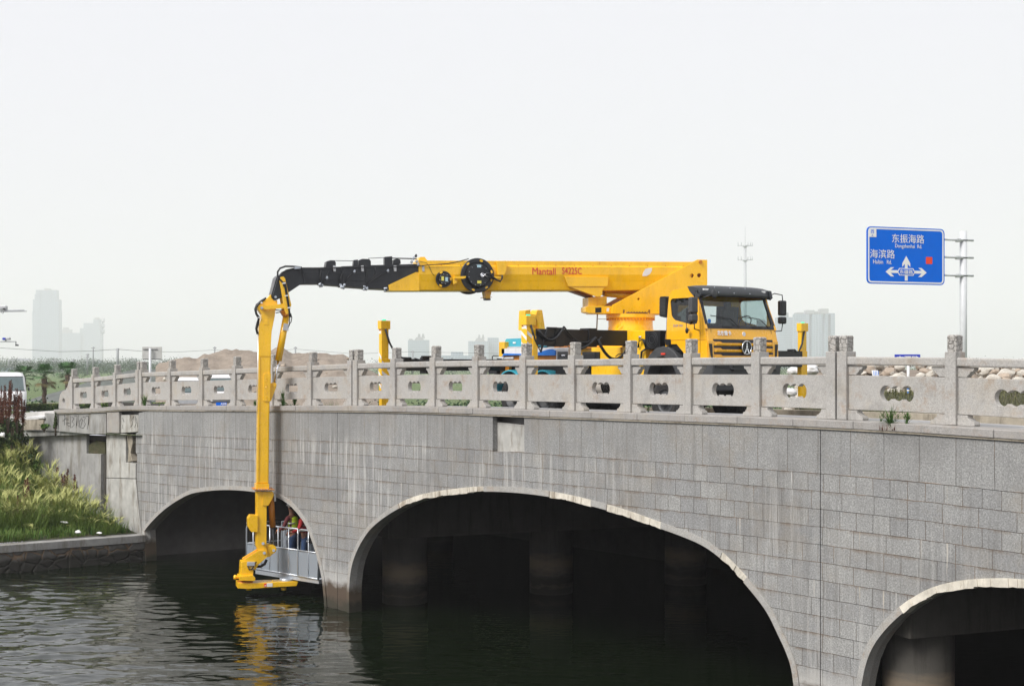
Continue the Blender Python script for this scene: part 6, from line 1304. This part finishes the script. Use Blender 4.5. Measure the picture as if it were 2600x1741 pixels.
# ============================================================ PLANTS
def blade(m, p, h, lean, wid, ang, t0, t1, n=3):
    d = Vector((cos(ang), sin(ang), 0)); s = Vector((-sin(ang), cos(ang), 0))*wid; vs = []; tt = []
    for i in range(n+1):
        f = i/n; c = p+d*(lean*f*f)+Vector((0, 0, h*f*(1-.18*f*(lean/h if h else 0)))); k = (1-f)**.7
        vs += [c-s*k, c+s*k]; tt += [t0+(t1-t0)*f]*2
    m.add(vs, [(2*i, 2*i+1, 2*i+3, 2*i+2) for i in range(n)], False, None, tt)
rg = random.Random(4); m = MB(); cl = []
for _ in range(330): cl.append((rg.uniform(-56, -42.5), rg.uniform(12.2, 18.2)))
for (cx, cy) in cl:
    ripe = noise.noise(Vector((cx*.6, cy*.6, 0))); hh = rg.uniform(.55, .95)*(1+.25*ripe)*(.55 if cx > -43.2 else 1)
    ripe2 = max(0, min(1, .45+ripe*1.1+(.2 if cx < -44 else -.1)))
    for _ in range(95):
        a = rg.uniform(0, 6.283); r = rg.random()**.6*.42; x, y = min(-42.42, cx+r*cos(a)), min(18.35, cy+r*sin(a)); h = hh*rg.uniform(.45, 1.15)
        blade(m, Vector((x, y, bank(x, y)-.02)), h, h*rg.uniform(.2, .75), rg.uniform(.006, .011), a+rg.uniform(-1, 1)*.9+.4, rg.uniform(0, .35), min(1, rg.uniform(.35, .62)+ripe2*rg.uniform(.1, .45)))
    for _ in range(int(13*ripe2)):       # nodding seed heads
        a = rg.uniform(0, 6.283); r = rg.random()*.35; x, y = min(-42.45, cx+r*cos(a)), min(18.3, cy+r*sin(a)); h = hh*rg.uniform(.95, 1.3)
        for q in range(5): blade(m, Vector((x, y, bank(x, y)+h*.72)), h*.34, .22+.07*q*rg.random(), .012, a+q*.25, .7, 1, 3)
G1 = m.build('grass', M['grass'], None, fix=False); tag(G1, 'tall yellow-green grass covering the river bank', 'grass', None, 'stuff')
m = MB()
for _ in range(9000):
    x, y = rg.uniform(-56, -42.45), rg.uniform(12, 18.35); h = rg.uniform(.12, .34); blade(m, Vector((x, y, bank(x, y)-.01)), h, h*rg.uniform(.1, .9), rg.uniform(.012, .022), rg.uniform(0, 6.28), rg.uniform(0, .5), rg.uniform(.3, .8), 2)
tag(m.build('undergrowth', M['weed'], None, fix=False), 'low green undergrowth between the tall grass', 'undergrowth', None, 'stuff')
def leafblob(m, c, r, n, sz, t=(0, 1), squash=1.0, shell=.35, rgx=rg):
    c = Vector(c)
    for _ in range(n):
        d = Vector((rgx.gauss(0, 1), rgx.gauss(0, 1), rgx.gauss(0, 1))).normalized(); k = (shell+(1-shell)*rgx.random())*(1+.35*noise.noise(d*2+c)); p = c+Vector((d.x*r[0], d.y*r[1], d.z*r[2]))*k
        a = Vector((rgx.gauss(0, 1), rgx.gauss(0, 1), rgx.gauss(0, 1))).normalized(); b = a.orthogonal().normalized(); l = sz*rgx.uniform(.6, 1.4); tt = t[0]+(t[1]-t[0])*rgx.random()
        m.add([p-a*l*.5, p+b*l*.28, p+a*l*.5, p-b*l*.28], [(0, 1, 2, 3)], False, None, [tt]*4)
def weed(name, label, cat, x, y, Y, h, n, spread, mat='weed', red=0, group=None, tr=(.3, 1)):
    b = PY(x, y, Y); m = MB(); r2 = random.Random(int(x*7+y))
    for _ in range(n):
        a = r2.uniform(0, 6.283); hh = h*r2.uniform(.4, 1.0); ln = spread*r2.uniform(.2, 1); blade(m, b+Vector((cos(a), sin(a), 0))*r2.random()*.03, hh, ln, r2.uniform(.004, .009)*max(1, h/.3)**.5, a, tr[0]*r2.random(), tr[0]+(tr[1]-tr[0])*r2.random(), 4)
        if r2.random() < .5:
            q = b+Vector((cos(a), sin(a), 0))*ln*.4+Vector((0, 0, hh*.6))
            for _ in range(4): blade(m, q, .05+.03*r2.random(), .04, .006, r2.uniform(0, 6.28), .3, .8, 2)
    o = m.build(name, M[mat], None, fix=False); tag(o, label, cat, group); o2 = o
    if red:
        m = MB()
        for _ in range(60): a = r2.uniform(0, 6.28); p = b+Vector((cos(a), sin(a), 0))*spread*.5*r2.random(); blade(m, p, h*.22*r2.random()+.02, .03, .007, a, 0, 1, 2)
        q = m.build('reddish_base', M['plume'], None, fix=False); attach(q, o)
    return o
YR = lambda x, D=DW+.02: D/(SA*_u(x)+CA)
weed('weed', 'thick green weed on the kerb beside the double post at the left', 'weed', 367, 1038, YR(367, 18.6), .55, 60, .20)
weed('weed', 'small dark weed right of the thick green weed', 'weed', 404, 1038, YR(404, 18.55), .16, 26, .08)
weed('weed', 'dark green weed left of the yellow arm on the coping', 'weed', 648, 1039, YR(648, 18.6), .30, 40, .08)
weed('weed', 'tall thin weed right of the yellow arm, with a dense foot', 'weed', 719, 1039, YR(719, 18.55), .62, 42, .14)
weed('weed', 'bright green low weed behind the rail right of the arm', 'weed', 748, 1028, YR(748, 19.4), .26, 46, .16, tr=(.5, 1))
weed('weed', 'straggling weed with a reddish foot on the coping at the right', 'weed', 2262, 1091, YR(2262, 18.50), .46, 62, .50, red=1)
weed('weed', 'thin weed on the coping just right of the straggling reddish one', 'weed', 2302, 1080, YR(2302, 18.55), .28, 20, .16)
weed('weed', 'lone weed stem beside the front wheel of the truck', 'weed', 1646, 1047, YR(1646, 19.6), .14, 10, .04)
# weeds along the kerb behind the balustrade
m = MB(); m2 = MB()
for _ in range(5200):
    X = rg.uniform(-39.5, -28.5); cl_ = noise.noise(Vector((X*1.4, 3, 0)))
    if cl_ < -.12: continue
    y = rg.uniform(31.1, 33.5); h = rg.uniform(.1, .42)*(.6+cl_); blade(m, Vector((X-4, y, 4.0)), h+.25, h*rg.uniform(.1, .7), .012, rg.uniform(0, 6.28), rg.uniform(0, .5), rg.uniform(.4, 1), 2)
for _ in range(2600):
    X = rg.uniform(-36.5, -30.2); cl_ = noise.noise(Vector((X*2.1, 9, 0)))
    if cl_ < -.05: continue
    y = rg.uniform(20.06, 20.5); h = rg.uniform(.25, .58)*(.7+cl_); blade(m, Vector((X, y, zr(X)-.01)), h, h*rg.uniform(.1, .6), .010, rg.uniform(0, 6.28), rg.uniform(0, .4), rg.uniform(.3, 1), 3)
tag(m.build('weeds', M['weed'], None, fix=False), 'ragged green weeds along the kerb behind the balustrade', 'weeds', None, 'stuff')
# grassy slope below the rubble and rough growth over the field
m = MB()
for _ in range(6500):
    x = rg.uniform(1900, 2700); Y = rg.uniform(38.5, 46.5); p = PY(x, 932, Y)
    if p.y < 31.3: continue
    e = sstep(2000, 2060, x); z = gz(p.x, p.y)+.75*e*sstep(39, 45, Y); h = rg.uniform(.08, .3); blade(m, Vector((p.x, p.y, z)), h, h*rg.random(), .012, rg.uniform(0, 6.28), rg.uniform(0, .5), rg.uniform(.3, 1), 2)
tag(m.build('slope_grass', M['dry'], None, fix=False), 'sparse dry grass on the slope below the rubble pile', 'grass', None, 'stuff')
m = MB()
def sf(i, j):
    x = 2000+700*i/30; Y = 38.6+8*j/10; p = PY(x, 932, Y); e = sstep(2000, 2060, x); p.z = max(gz(p.x, p.y), 4.2)+.75*e*sstep(39, 45, Y)+.02*e+.04*noise.noise(p*1.3); return p
m.grid(30, 10, sf); struct(m.build('slope', M['soil'], fix=False))
m = MB(); r5 = random.Random(12)
for _ in range(1500):
    Y = 60+800*r5.random()**2; x = r5.uniform(-20, 2620); p = PY(x, 932, Y)
    if p.y < 34: continue
    s = .35+Y/260; n_ = noise.noise(Vector((p.x*.03, p.y*.03, 7)))
    if n_ < -.1: continue
    leafblob(m, (p.x, p.y, gz(p.x, p.y)+.15*s), (s*1.3, s*1.3, s*.45), 22, .16*s+.06, (.1, 1), rgx=r5)
tag(m.build('field_growth', M['treeleaf'], None, fix=False), 'rough green growth over the flat fields behind the bridge', 'vegetation', None, 'stuff')
# far belt of trees below the towers
m = MB()
for _ in range(640):
    x = r5.uniform(-30, 900) if r5.random() < .8 else r5.uniform(900, 2650); Y = 420*(4.5**r5.random()); p = PY(x, 932, Y); s = r5.uniform(1.8, 3.4)*(Y/420)**.75
    leafblob(m, (p.x, p.y, 3.3+s*.7), (s*1.5, s*1.5, s*.9), 110, .40*(Y/420)**.75, (0, 1), rgx=r5)
tag(m.build('treeline', M['treeleaf'], None, fix=False), 'distant belt of trees fading into the haze', 'treeline', None, 'stuff')
# clipped hedge
def hedge(x0, x1, ytop, ybot, Y, mat, lab, nm='hedge', dep=1.2):
    T_ = thing(nm, lab, 'hedge', tuple(PY((x0+x1)/2, ybot, Y))); m = MB(); a, b = PY(x0, ybot, Y), PY(x1, ybot, Y); h = PY(x0, ytop, Y).z-a.z; n = int((b-a).length*420)
    for _ in range(n):
        t = r5.random(); f = r5.random(); up = r5.random()
        if r5.random() < .5: up = 1-.06*r5.random()
        else: f = .05*r5.random()
        p = a+(b-a)*t+FW*(f*dep)+Vector((0, 0, h*up+.04*noise.noise(Vector((t*30, f*5, 0))))); q = Vector((r5.gauss(0, 1), r5.gauss(0, 1), r5.gauss(0, 1))).normalized(); w_ = q.orthogonal().normalized(); l = r5.uniform(.05, .10)
        m.add([p-q*l, p+w_*l*.5, p+q*l, p-w_*l*.5], [(0, 1, 2, 3)], False, None, [max(0, min(1, up*.5+.45*r5.random()+.25*noise.noise(Vector((t*22, 1, 0)))))]*4)
    part(m, 'foliage', mat, 0, T_, fix=False); m = MB(); m.hexa([a+FW*.12, b+FW*.12, b+FW*(dep-.1), a+FW*(dep-.1)]+[q+Vector((0, 0, h*.9)) for q in (a+FW*.12, b+FW*.12, b+FW*(dep-.1), a+FW*(dep-.1))]); part(m, 'inner_branches', 'bush', 0, T_)
hedge(60, 150, 1027, 1044, 84, 'hedge', 'clipped green hedge behind the end of the balustrade'); hedge(190, 435, 1024, 1042, 82, 'hedge', 'yellowish clipped hedge seen under the balustrade')
# palms
def palm(x, yb, yt, Y, lab, rcr, seed):
    r3 = random.Random(seed); b = PY(x, yb, Y); t = PY(x, yt, Y); T_ = thing('palm_tree', lab, 'palm tree', tuple(b), 'fan palms beyond the hedge')
    m = MB(); n = 9; pts = [b+(t-b)*i/n+Vector((.03*sin(i*2), .03*cos(i*1.7), 0)) for i in range(n+1)]; m.tube(pts, [.12+.05*(i % 2)*.4+.04*(i > 5) for i in range(n+1)], 10)
    for i in range(60): a = r3.uniform(0, 6.28); p = b+(t-b)*(.25+.75*r3.random()); m.tube([p+Vector((cos(a), sin(a), 0))*.12, p+Vector((cos(a), sin(a), .7))*.2], .012, 4)
    part(m, 'trunk', 'bark', 0, T_); m = MB()
    for k in range(34):
        a = r3.uniform(0, 6.28); el = r3.uniform(-.75, 1.35); dry = el < -.25; d = Vector((cos(a)*cos(el), sin(a)*cos(el), sin(el))); L = rcr*r3.uniform(.5, .72); c = t+d*L+Vector((0, 0, -.10 if dry else .02)); m.tube([t, t+d*L*.6+Vector((0, 0, .03)), c], .010, 4, tint=.0 if dry else .5)
        s = d.cross(Vector((0, 0, 1))).normalized(); u2 = s.cross(d)
        for q in range(13):
            ang = radians(-78+156*q/12); v = (d*cos(ang)+s*sin(ang)).normalized(); ll = rcr*r3.uniform(.38, .5); e = c+v*ll-Vector((0, 0, ll*.18)); w_ = (d*-sin(ang)+s*cos(ang))*.022; tc = 0.05*r3.random() if dry else r3.uniform(.5, 1)
            m.add([c, c+v*ll*.55+w_+u2*.01, e, c+v*ll*.55-w_], [(0, 1, 2, 3)], False, None, [tc]*4)
    part(m, 'crown', 'palmleaf', 0, T_, fix=False)
palm(112.5, 1023, 956, 93, 'fan palm with a full crown, between the minibus and the balustrade end', .92, 1); palm(172, 1012, 952, 100, 'fan palm half hidden by the first post of the balustrade', .98, 2); palm(57, 1023, 956, 97, 'low fan palm showing above the roof of the minibus', .9, 3)
# shrub and red seed heads at the left edge
def shrub(name, lab, c, r, n, sz, mat, cat='shrub', t=(0, 1)):
    T_ = thing(name, lab, cat, (c[0], c[1], c[2]-r[2])); m = MB(); r3 = random.Random(int(abs(c[0]*100)))
    for k in range(9): d = Vector((r3.uniform(-1, 1)*r[0]*.7, r3.uniform(-1, 1)*r[1]*.7, r3.uniform(-.2, .75)*r[2])); leafblob(m, Vector(c)+d, (r[0]*.5, r[1]*.5, r[2]*.45), n//9, sz, t, rgx=r3)
    part(m, 'foliage', mat, 0, T_, fix=False); m = MB()
    for k in range(7): a = r3.uniform(0, 6.28); m.tube([(c[0], c[1], c[2]-r[2]), (c[0]+cos(a)*r[0]*.3, c[1]+sin(a)*r[1]*.3, c[2]), (c[0]+cos(a)*r[0]*.6, c[1]+sin(a)*r[1]*.6, c[2]+r[2]*.6)], [.03, .02, .008], 5)
    part(m, 'stem', 'bark', 0, T_)
def atw(x, y, D): return P(x, y, D)
c = atw(28, 1115, 17.6); shrub('shrub', 'dark green leafy shrub at the left edge in front of the wall', c, (1.1, .6, .72), 5200, .085, 'bush'); c = atw(62, 1160, 17.9); shrub('shrub', 'small dark green shrub at the foot of the wing wall', c, (.75, .3, .38), 2400, .07, 'bush')
c = atw(90, 1183, 18.1); shrub('shrub', 'leafy bright green clump against the wing wall', c, (.45, .2, .22), 900, .06, 'weed')
c = atw(112, 1086, 18.25); shrub('shrub', 'green tuft growing on the ledge of the wing wall', c, (.30, .12, .14), 500, .05, 'weed'); 
c = atw(141, 1075, 18.44); shrub('creeper', 'thin creeper hanging down the crack in the wing wall', c, (.10, .05, .42), 420, .05, 'bush', 'creeper')
c = atw(10, 1040, 17.3); 
def dock(x, y0, y1, D, lab, wid, stems, grp='dock plants with red-brown seed heads'):
    b = atw(x, y1, D); h = atw(x, y0, D).z-b.z; T_ = thing('dock_plant', lab, 'dock plant', tuple(b), grp); ms = MB(); r3 = random.Random(int(x*13+y0))
    for k in range(stems):
        m = MB(); a = r3.uniform(-1, 1)*wid; hh = h*r3.uniform(.72, 1); e = b+Vector((a, r3.uniform(-.1, .1), hh)); ms.tube([b+Vector((a*.25, 0, 0)), b+(e-b)*.5+Vector((a*.1, 0, 0)), e], [.009, .007, .003], 4)
        m.tube([b+Vector((a*.25, 0, 0))+Vector((0, e.y-b.y, hh))*.34+Vector((a*.25, 0, 0)), e], [.012, .003], 4, tint=.3)
        for q in range(230):
            f = .36+.64*r3.random(); p = b+Vector((a*(.25+.75*f), 0, 0))+Vector((0, e.y-b.y, hh))*f; rad = .075*(1-(f-.36)/.68)+.010; d = Vector((r3.gauss(0, 1), r3.gauss(0, 1), r3.gauss(0, .6)))*rad*.6; s = r3.uniform(.010, .020)
            v = Vector((r3.gauss(0, 1), r3.gauss(0, 1), r3.gauss(0, 1))).normalized(); w_ = v.orthogonal(); m.add([p+d-v*s, p+d+w_*s*.7, p+d+v*s, p+d-w_*s*.7], [(0, 1, 2, 3)], False, None, [r3.random()]*4)
        part(m, 'seed_head', 'plume', 0, T_, fix=False)
    part(ms, 'stem', 'bark', 0, T_)
for i, (x, y0, y1, D, w_, st, lab) in enumerate(((20, 962, 1100, 17.2, .34, 12, 'tallest cluster of red-brown seed heads, before the minibus'), (3, 975, 1110, 17.3, .28, 10, 'red-brown seed heads cut by the left edge of the photo'), (44, 985, 1100, 17.4, .32, 12, 'red-brown seed heads in front of the lower right of the minibus'), (59, 995, 1110, 17.6, .14, 5, 'rightmost of the seed heads before the minibus'),
        (143, 1184, 1260, 17.9, .09, 3, 'dark red seed heads against the wing wall, leftmost of three'), (165, 1186, 1262, 17.9, .10, 3, 'dark red seed heads against the wing wall, middle of three'), (194, 1200, 1262, 17.9, .08, 2, 'short dark red seed heads against the wing wall, rightmost of three'),
        (70, 1210, 1290, 16.4, .16, 4, 'red seed heads rising from the top of the bank grass'), (14, 1258, 1340, 15.6, .07, 2, 'leftmost red seed stalk low in the bank grass'), (33, 1265, 1345, 15.6, .07, 2, 'red seed stalk second from the left in the bank grass'), (47, 1255, 1345, 15.7, .07, 3, 'thick red seed stalk low in the bank grass'), (66, 1262, 1345, 15.8, .07, 2, 'red seed stalk nearest the middle of the bank grass'))):
    dock(x, y0, y1, D, lab, w_, st)
# litter
for x, y, D, a, b, lab in ((163, 1325, 16.6, .22, .05, 'long crumpled white litter in the bank grass'), (198, 1350, 16.2, .12, .08, 'small white litter near the quay cap'), (252, 1352, 17.2, .12, .04, 'pale flat litter by the quay, furthest right'), (6, 1104, 17.0, .11, .13, 'white plastic litter caught in the shrub at the left edge')):
    c = atw(x, y, D); m = MB(); m.ball(c, (a*1.2, .07, b*.6), 12, 8, lambda d, x=x: 1+.7*noise.noise(d*2.3+Vector((x, 0, 0)))); tag(m.build('litter', M['lwhite'], None, fix=False), lab, 'litter')
# ============================================================ THE FAR SKYLINE
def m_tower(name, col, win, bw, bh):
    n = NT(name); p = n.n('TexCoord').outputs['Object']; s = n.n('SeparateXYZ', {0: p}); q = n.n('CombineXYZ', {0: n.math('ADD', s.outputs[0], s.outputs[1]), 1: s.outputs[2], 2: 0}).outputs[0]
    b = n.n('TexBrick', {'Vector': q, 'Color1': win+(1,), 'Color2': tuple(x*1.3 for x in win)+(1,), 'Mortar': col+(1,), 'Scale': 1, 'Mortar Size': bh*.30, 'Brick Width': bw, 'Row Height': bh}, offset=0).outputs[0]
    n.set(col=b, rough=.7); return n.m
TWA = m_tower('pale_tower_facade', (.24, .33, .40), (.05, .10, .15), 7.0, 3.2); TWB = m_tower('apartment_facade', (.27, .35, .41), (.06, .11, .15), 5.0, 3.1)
def fbox(m, x0, x1, yt, yb, Y, dep):
    a, b, c, d = PY(x0, yb, Y), PY(x1, yb, Y), PY(x1, yt, Y), PY(x0, yt, Y); f = FW*dep; a.z = b.z = min(a.z, 3.0); m.hexa([a, b, b+f, a+f, d, c, c+f, d+f]); return m
def skyline(name, lab, cat, Y, mat, body, parts_, grp='far towers in the haze'):
    Y *= 1.75; T_ = thing(name, lab, cat, tuple(PY(body[0][0], 936, Y)), grp)
    for b in body: part(fbox(MB(), b[0], b[1], b[2], 940, Y+(b[3] if len(b) > 3 else 0), 30), 'tower_block', mat, 0, T_)
    for b in parts_: part(fbox2(b, Y), b[4], mat if b[4] != 'roof' else 'grey', 0, T_)
def fbox2(b, Y):
    m = MB(); a, bb, c, d = PY(b[0], b[3], Y-.5), PY(b[1], b[3], Y-.5), PY(b[1], b[2], Y-.5), PY(b[0], b[2], Y-.5)
    if len(b) > 5:
        k = b[5]; w = (c-d); c2, d2 = d+w*(.5+k/2), d+w*(.5-k/2); f = FW*24; m.hexa([a, bb, bb+f, a+f, d2, c2, c2+f, d2+f])
    else: f = FW*24; m.hexa([a, bb, bb+f, a+f, d, c, c+f, d+f])
    return m
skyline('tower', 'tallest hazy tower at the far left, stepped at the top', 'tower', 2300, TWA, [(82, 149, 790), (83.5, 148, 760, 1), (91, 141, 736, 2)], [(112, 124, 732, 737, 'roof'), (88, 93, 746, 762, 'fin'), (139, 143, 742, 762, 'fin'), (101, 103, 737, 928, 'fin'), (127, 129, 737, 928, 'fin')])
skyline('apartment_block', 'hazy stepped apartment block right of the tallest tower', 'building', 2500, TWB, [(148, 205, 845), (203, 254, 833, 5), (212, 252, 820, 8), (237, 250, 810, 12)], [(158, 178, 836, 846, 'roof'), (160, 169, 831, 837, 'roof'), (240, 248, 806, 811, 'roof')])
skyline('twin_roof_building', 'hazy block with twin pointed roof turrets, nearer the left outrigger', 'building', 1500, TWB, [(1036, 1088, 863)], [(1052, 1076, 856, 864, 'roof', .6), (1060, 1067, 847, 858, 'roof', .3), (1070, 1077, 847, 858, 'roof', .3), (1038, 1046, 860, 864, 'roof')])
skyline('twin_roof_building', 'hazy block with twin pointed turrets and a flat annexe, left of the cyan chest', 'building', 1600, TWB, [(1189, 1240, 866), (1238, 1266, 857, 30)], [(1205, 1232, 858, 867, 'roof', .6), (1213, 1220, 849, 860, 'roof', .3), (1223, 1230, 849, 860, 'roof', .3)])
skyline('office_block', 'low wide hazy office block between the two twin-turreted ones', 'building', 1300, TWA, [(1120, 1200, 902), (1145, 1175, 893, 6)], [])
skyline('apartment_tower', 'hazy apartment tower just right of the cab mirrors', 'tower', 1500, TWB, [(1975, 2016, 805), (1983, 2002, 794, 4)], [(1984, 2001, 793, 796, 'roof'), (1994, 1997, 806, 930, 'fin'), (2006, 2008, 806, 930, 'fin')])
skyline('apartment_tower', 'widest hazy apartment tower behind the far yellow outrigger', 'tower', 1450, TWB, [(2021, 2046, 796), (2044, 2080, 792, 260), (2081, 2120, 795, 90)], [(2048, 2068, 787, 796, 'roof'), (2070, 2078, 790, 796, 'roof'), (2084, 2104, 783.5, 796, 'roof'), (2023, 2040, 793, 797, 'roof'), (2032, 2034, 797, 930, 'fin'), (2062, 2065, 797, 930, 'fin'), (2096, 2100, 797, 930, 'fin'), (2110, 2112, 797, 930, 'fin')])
# low buildings and a pavilion
def house(name, lab, cat, x0, x1, yt, ye, Y, roofk=.1, grp='low far houses'):
    Y *= 2.0; T_ = thing(name, lab, cat, tuple(PY((x0+x1)/2, 935, Y)), grp); part(fbox(MB(), x0+1, x1-1, ye, 938, Y, 12), 'wall', TWB, 0, T_); m = fbox2((x0-1, x1+1, yt, ye, 'roof', roofk), Y); part(m, 'roof', 'grey', 0, T_)
house('house', 'hazy gabled house below the tallest tower', 'house', 112, 132, 909, 919, 620, .05); house('house', 'low hazy house just right of the gabled one', 'house', 133, 152, 915, 921, 640, .4); house('house', 'low hazy flat-roofed building below the stepped block', 'house', 214, 252, 914, 916, 700, .95); house('house', 'low hazy shed right of the far radio mast', 'house', 262, 290, 919, 922, 700, .9)
house('house', 'distant low building right of the sign back', 'house', 410, 440, 913, 921, 800, .5); house('house', 'small distant building with a turret left of the sign back', 'house', 325, 336, 909, 918, 800, .3)
PV = thing('pavilion', 'hazy open pavilion with a hipped roof at the far left', 'pavilion', tuple(PY(31, 932, 800)))
m = fbox2((17, 47, 909.5, 916, 'roof', .15), 800); part(m, 'roof', 'grey', 0, PV); 
for x in (22, 32.5, 42): m = MB(); m.tube([PY(x, 938, 810), PY(x, 914, 810)], .55, 8); part(m, 'post', 'grey', 0, PV)
house('gate_house', 'hazy hipped roof left of the open pavilion', 'house', 2, 30, 925, 931, 400, .3)
# masts, poles and a wire
def mast(lab, x, yt, yb, Y, r, plats, nm='radio_mast'):
    Y *= 3.4; r *= 2.7; T_ = thing(nm, lab, 'mast', tuple(PY(x, yb, Y))); m = MB(); m.tube([PY(x, yb, Y)-Vector((0, 0, 9)), PY(x, plats[0] if plats else yt, Y)], [r*1.3, r], 8); part(m, 'pole', 'faint', 0, T_); m = MB(); m.tube([PY(x, plats[0] if plats else yt, Y), PY(x, yt, Y)], r*.15, 5); part(m, 'lightning_rod', 'faint', 0, T_)
    s = Y/FL
    for py in plats:
        z = PY(x, py, Y); m = MB(); R_ = 15*s if plats[0] < 700 else 4*s; m.tube([z+Vector((R_*.5*cos(t*pi/8), R_*.5*sin(t*pi/8), 0)) for t in range(17)], r*.25, 5); m.cyl(z-Vector((0, 0, 2*s)), z+Vector((0, 0, 3*s)), r*1.5, None, 8)
        for a in (-1, -.55, .4, .75, 1): q = z+RT*R_*a*1.2; m.tube([q+Vector((0, 0, 1*s)), z+Vector((0, 0, 1*s))], r*.2, 4); m.cyl(q, q+Vector((0, 0, 10*s)), r*.3, None, 6)
        part(m, 'antenna_ring', 'faint', 0, T_)
mast('tall hazy radio mast behind the cab with two antenna rings', 1892, 575, 940, 380, .42, (625, 661)); mast('thin hazy radio mast right of the stepped apartment block', 261, 800, 936, 520, .20, (818, 832, 846))
PW = []
for x, yt, Y, lab in ((298.5, 884, 170, 'grey utility pole left of the sign back'), (236.5, 880, 260, 'thin utility pole before the stepped block'), (222, 898, 240, 'utility pole with two crossarms'), (186, 911, 230, 'short utility pole between two palms'), (545, 880, 240, 'utility pole above the earth heap'), (750, 880, 240, 'thin utility pole above the dip in the earth heap'), (1048, 890, 260, 'utility pole left of the twin-turreted block')):
    T_ = thing('utility_pole', lab, 'utility pole', tuple(PY(x, 945, Y)), 'utility poles across the fields'); m = MB(); m.tube([PY(x, 950, Y), PY(x, yt, Y)], .16 if Y < 200 else .13, 8); part(m, 'pole', 'grey', 0, T_)
    m = MB(); 
    for dy_ in ((2, 8) if x == 222 else (3,)): m.tube([PY(x-4.5, yt+dy_, Y), PY(x+4.5, yt+dy_, Y)], .07, 5)
    part(m, 'crossarm', 'grey', 0, T_); PW.append((x, yt))
m = MB(); m.tube([PY(-40, 880, 172), PY(60, 887, 171), PY(150, 892.5, 170), PY(230, 891, 170), PY(298, 886.5, 170)], .022, 4); m.tube([PY(298, 886.5, 170), PY(380, 893, 185), PY(460, 893, 210), PY(545, 888, 240), PY(650, 896, 240), PY(750, 886, 240), PY(900, 898, 250), PY(1048, 893, 260), PY(1300, 898, 280)], .022, 4); tag(m.build('overhead_wire', M['dgrey'], None), 'thin sagging overhead wire strung between the utility poles', 'wire')
# grey ramp behind the palms
m = MB()
def ramp_(i, j):
    x = 60+560*i/30; p = PY(x, 932, 108+12*j/6); zt = HC-(interp([(60, 1022), (95, 1009), (150, 994), (200, 978), (260, 958), (340, 938), (620, 936)], x)-HY)/FL*112; g_ = gz(p.x, p.y)-.2; k = sin(pi*min(1, j/3.)/2) if j < 3 else cos(pi*(j-3)/6); p.z = g_+(zt-g_)*max(0, k); return p
m.grid(30, 6, ramp_); struct(m.build('hill', plain('grey_shale_bank', (.10, .11, .10), .95, 0, .25, .8), fix=False))
m = MB()
def bare(i, j): x = 84+70*i/8; p = PY(x, 932, 90+14*j/4); p.z = gz(p.x, p.y)+.12*sin(pi*i/8)*sin(pi*j/4)+.02; return p
m.grid(8, 4, bare); struct(m.build('path', M['dirt'], fix=False))

# ============================================================ HAZE
hz = MB(); hz.box((-9000, -900, -1.2), (2500, 7400, 420)); n = NT('haze_air'); n.t.nodes.remove(n.b); pv = n.n('VolumePrincipled', {'Color': (.985, .985, 1, 1), 'Density': .00034, 'Anisotropy': 0.0}); n.t.links.new(pv.outputs[0], n.t.nodes['Material Output'].inputs['Volume'])
H_ = hz.build('haze', n.m); tag(H_, 'pale haze lying over the whole place', 'haze', None, 'stuff')
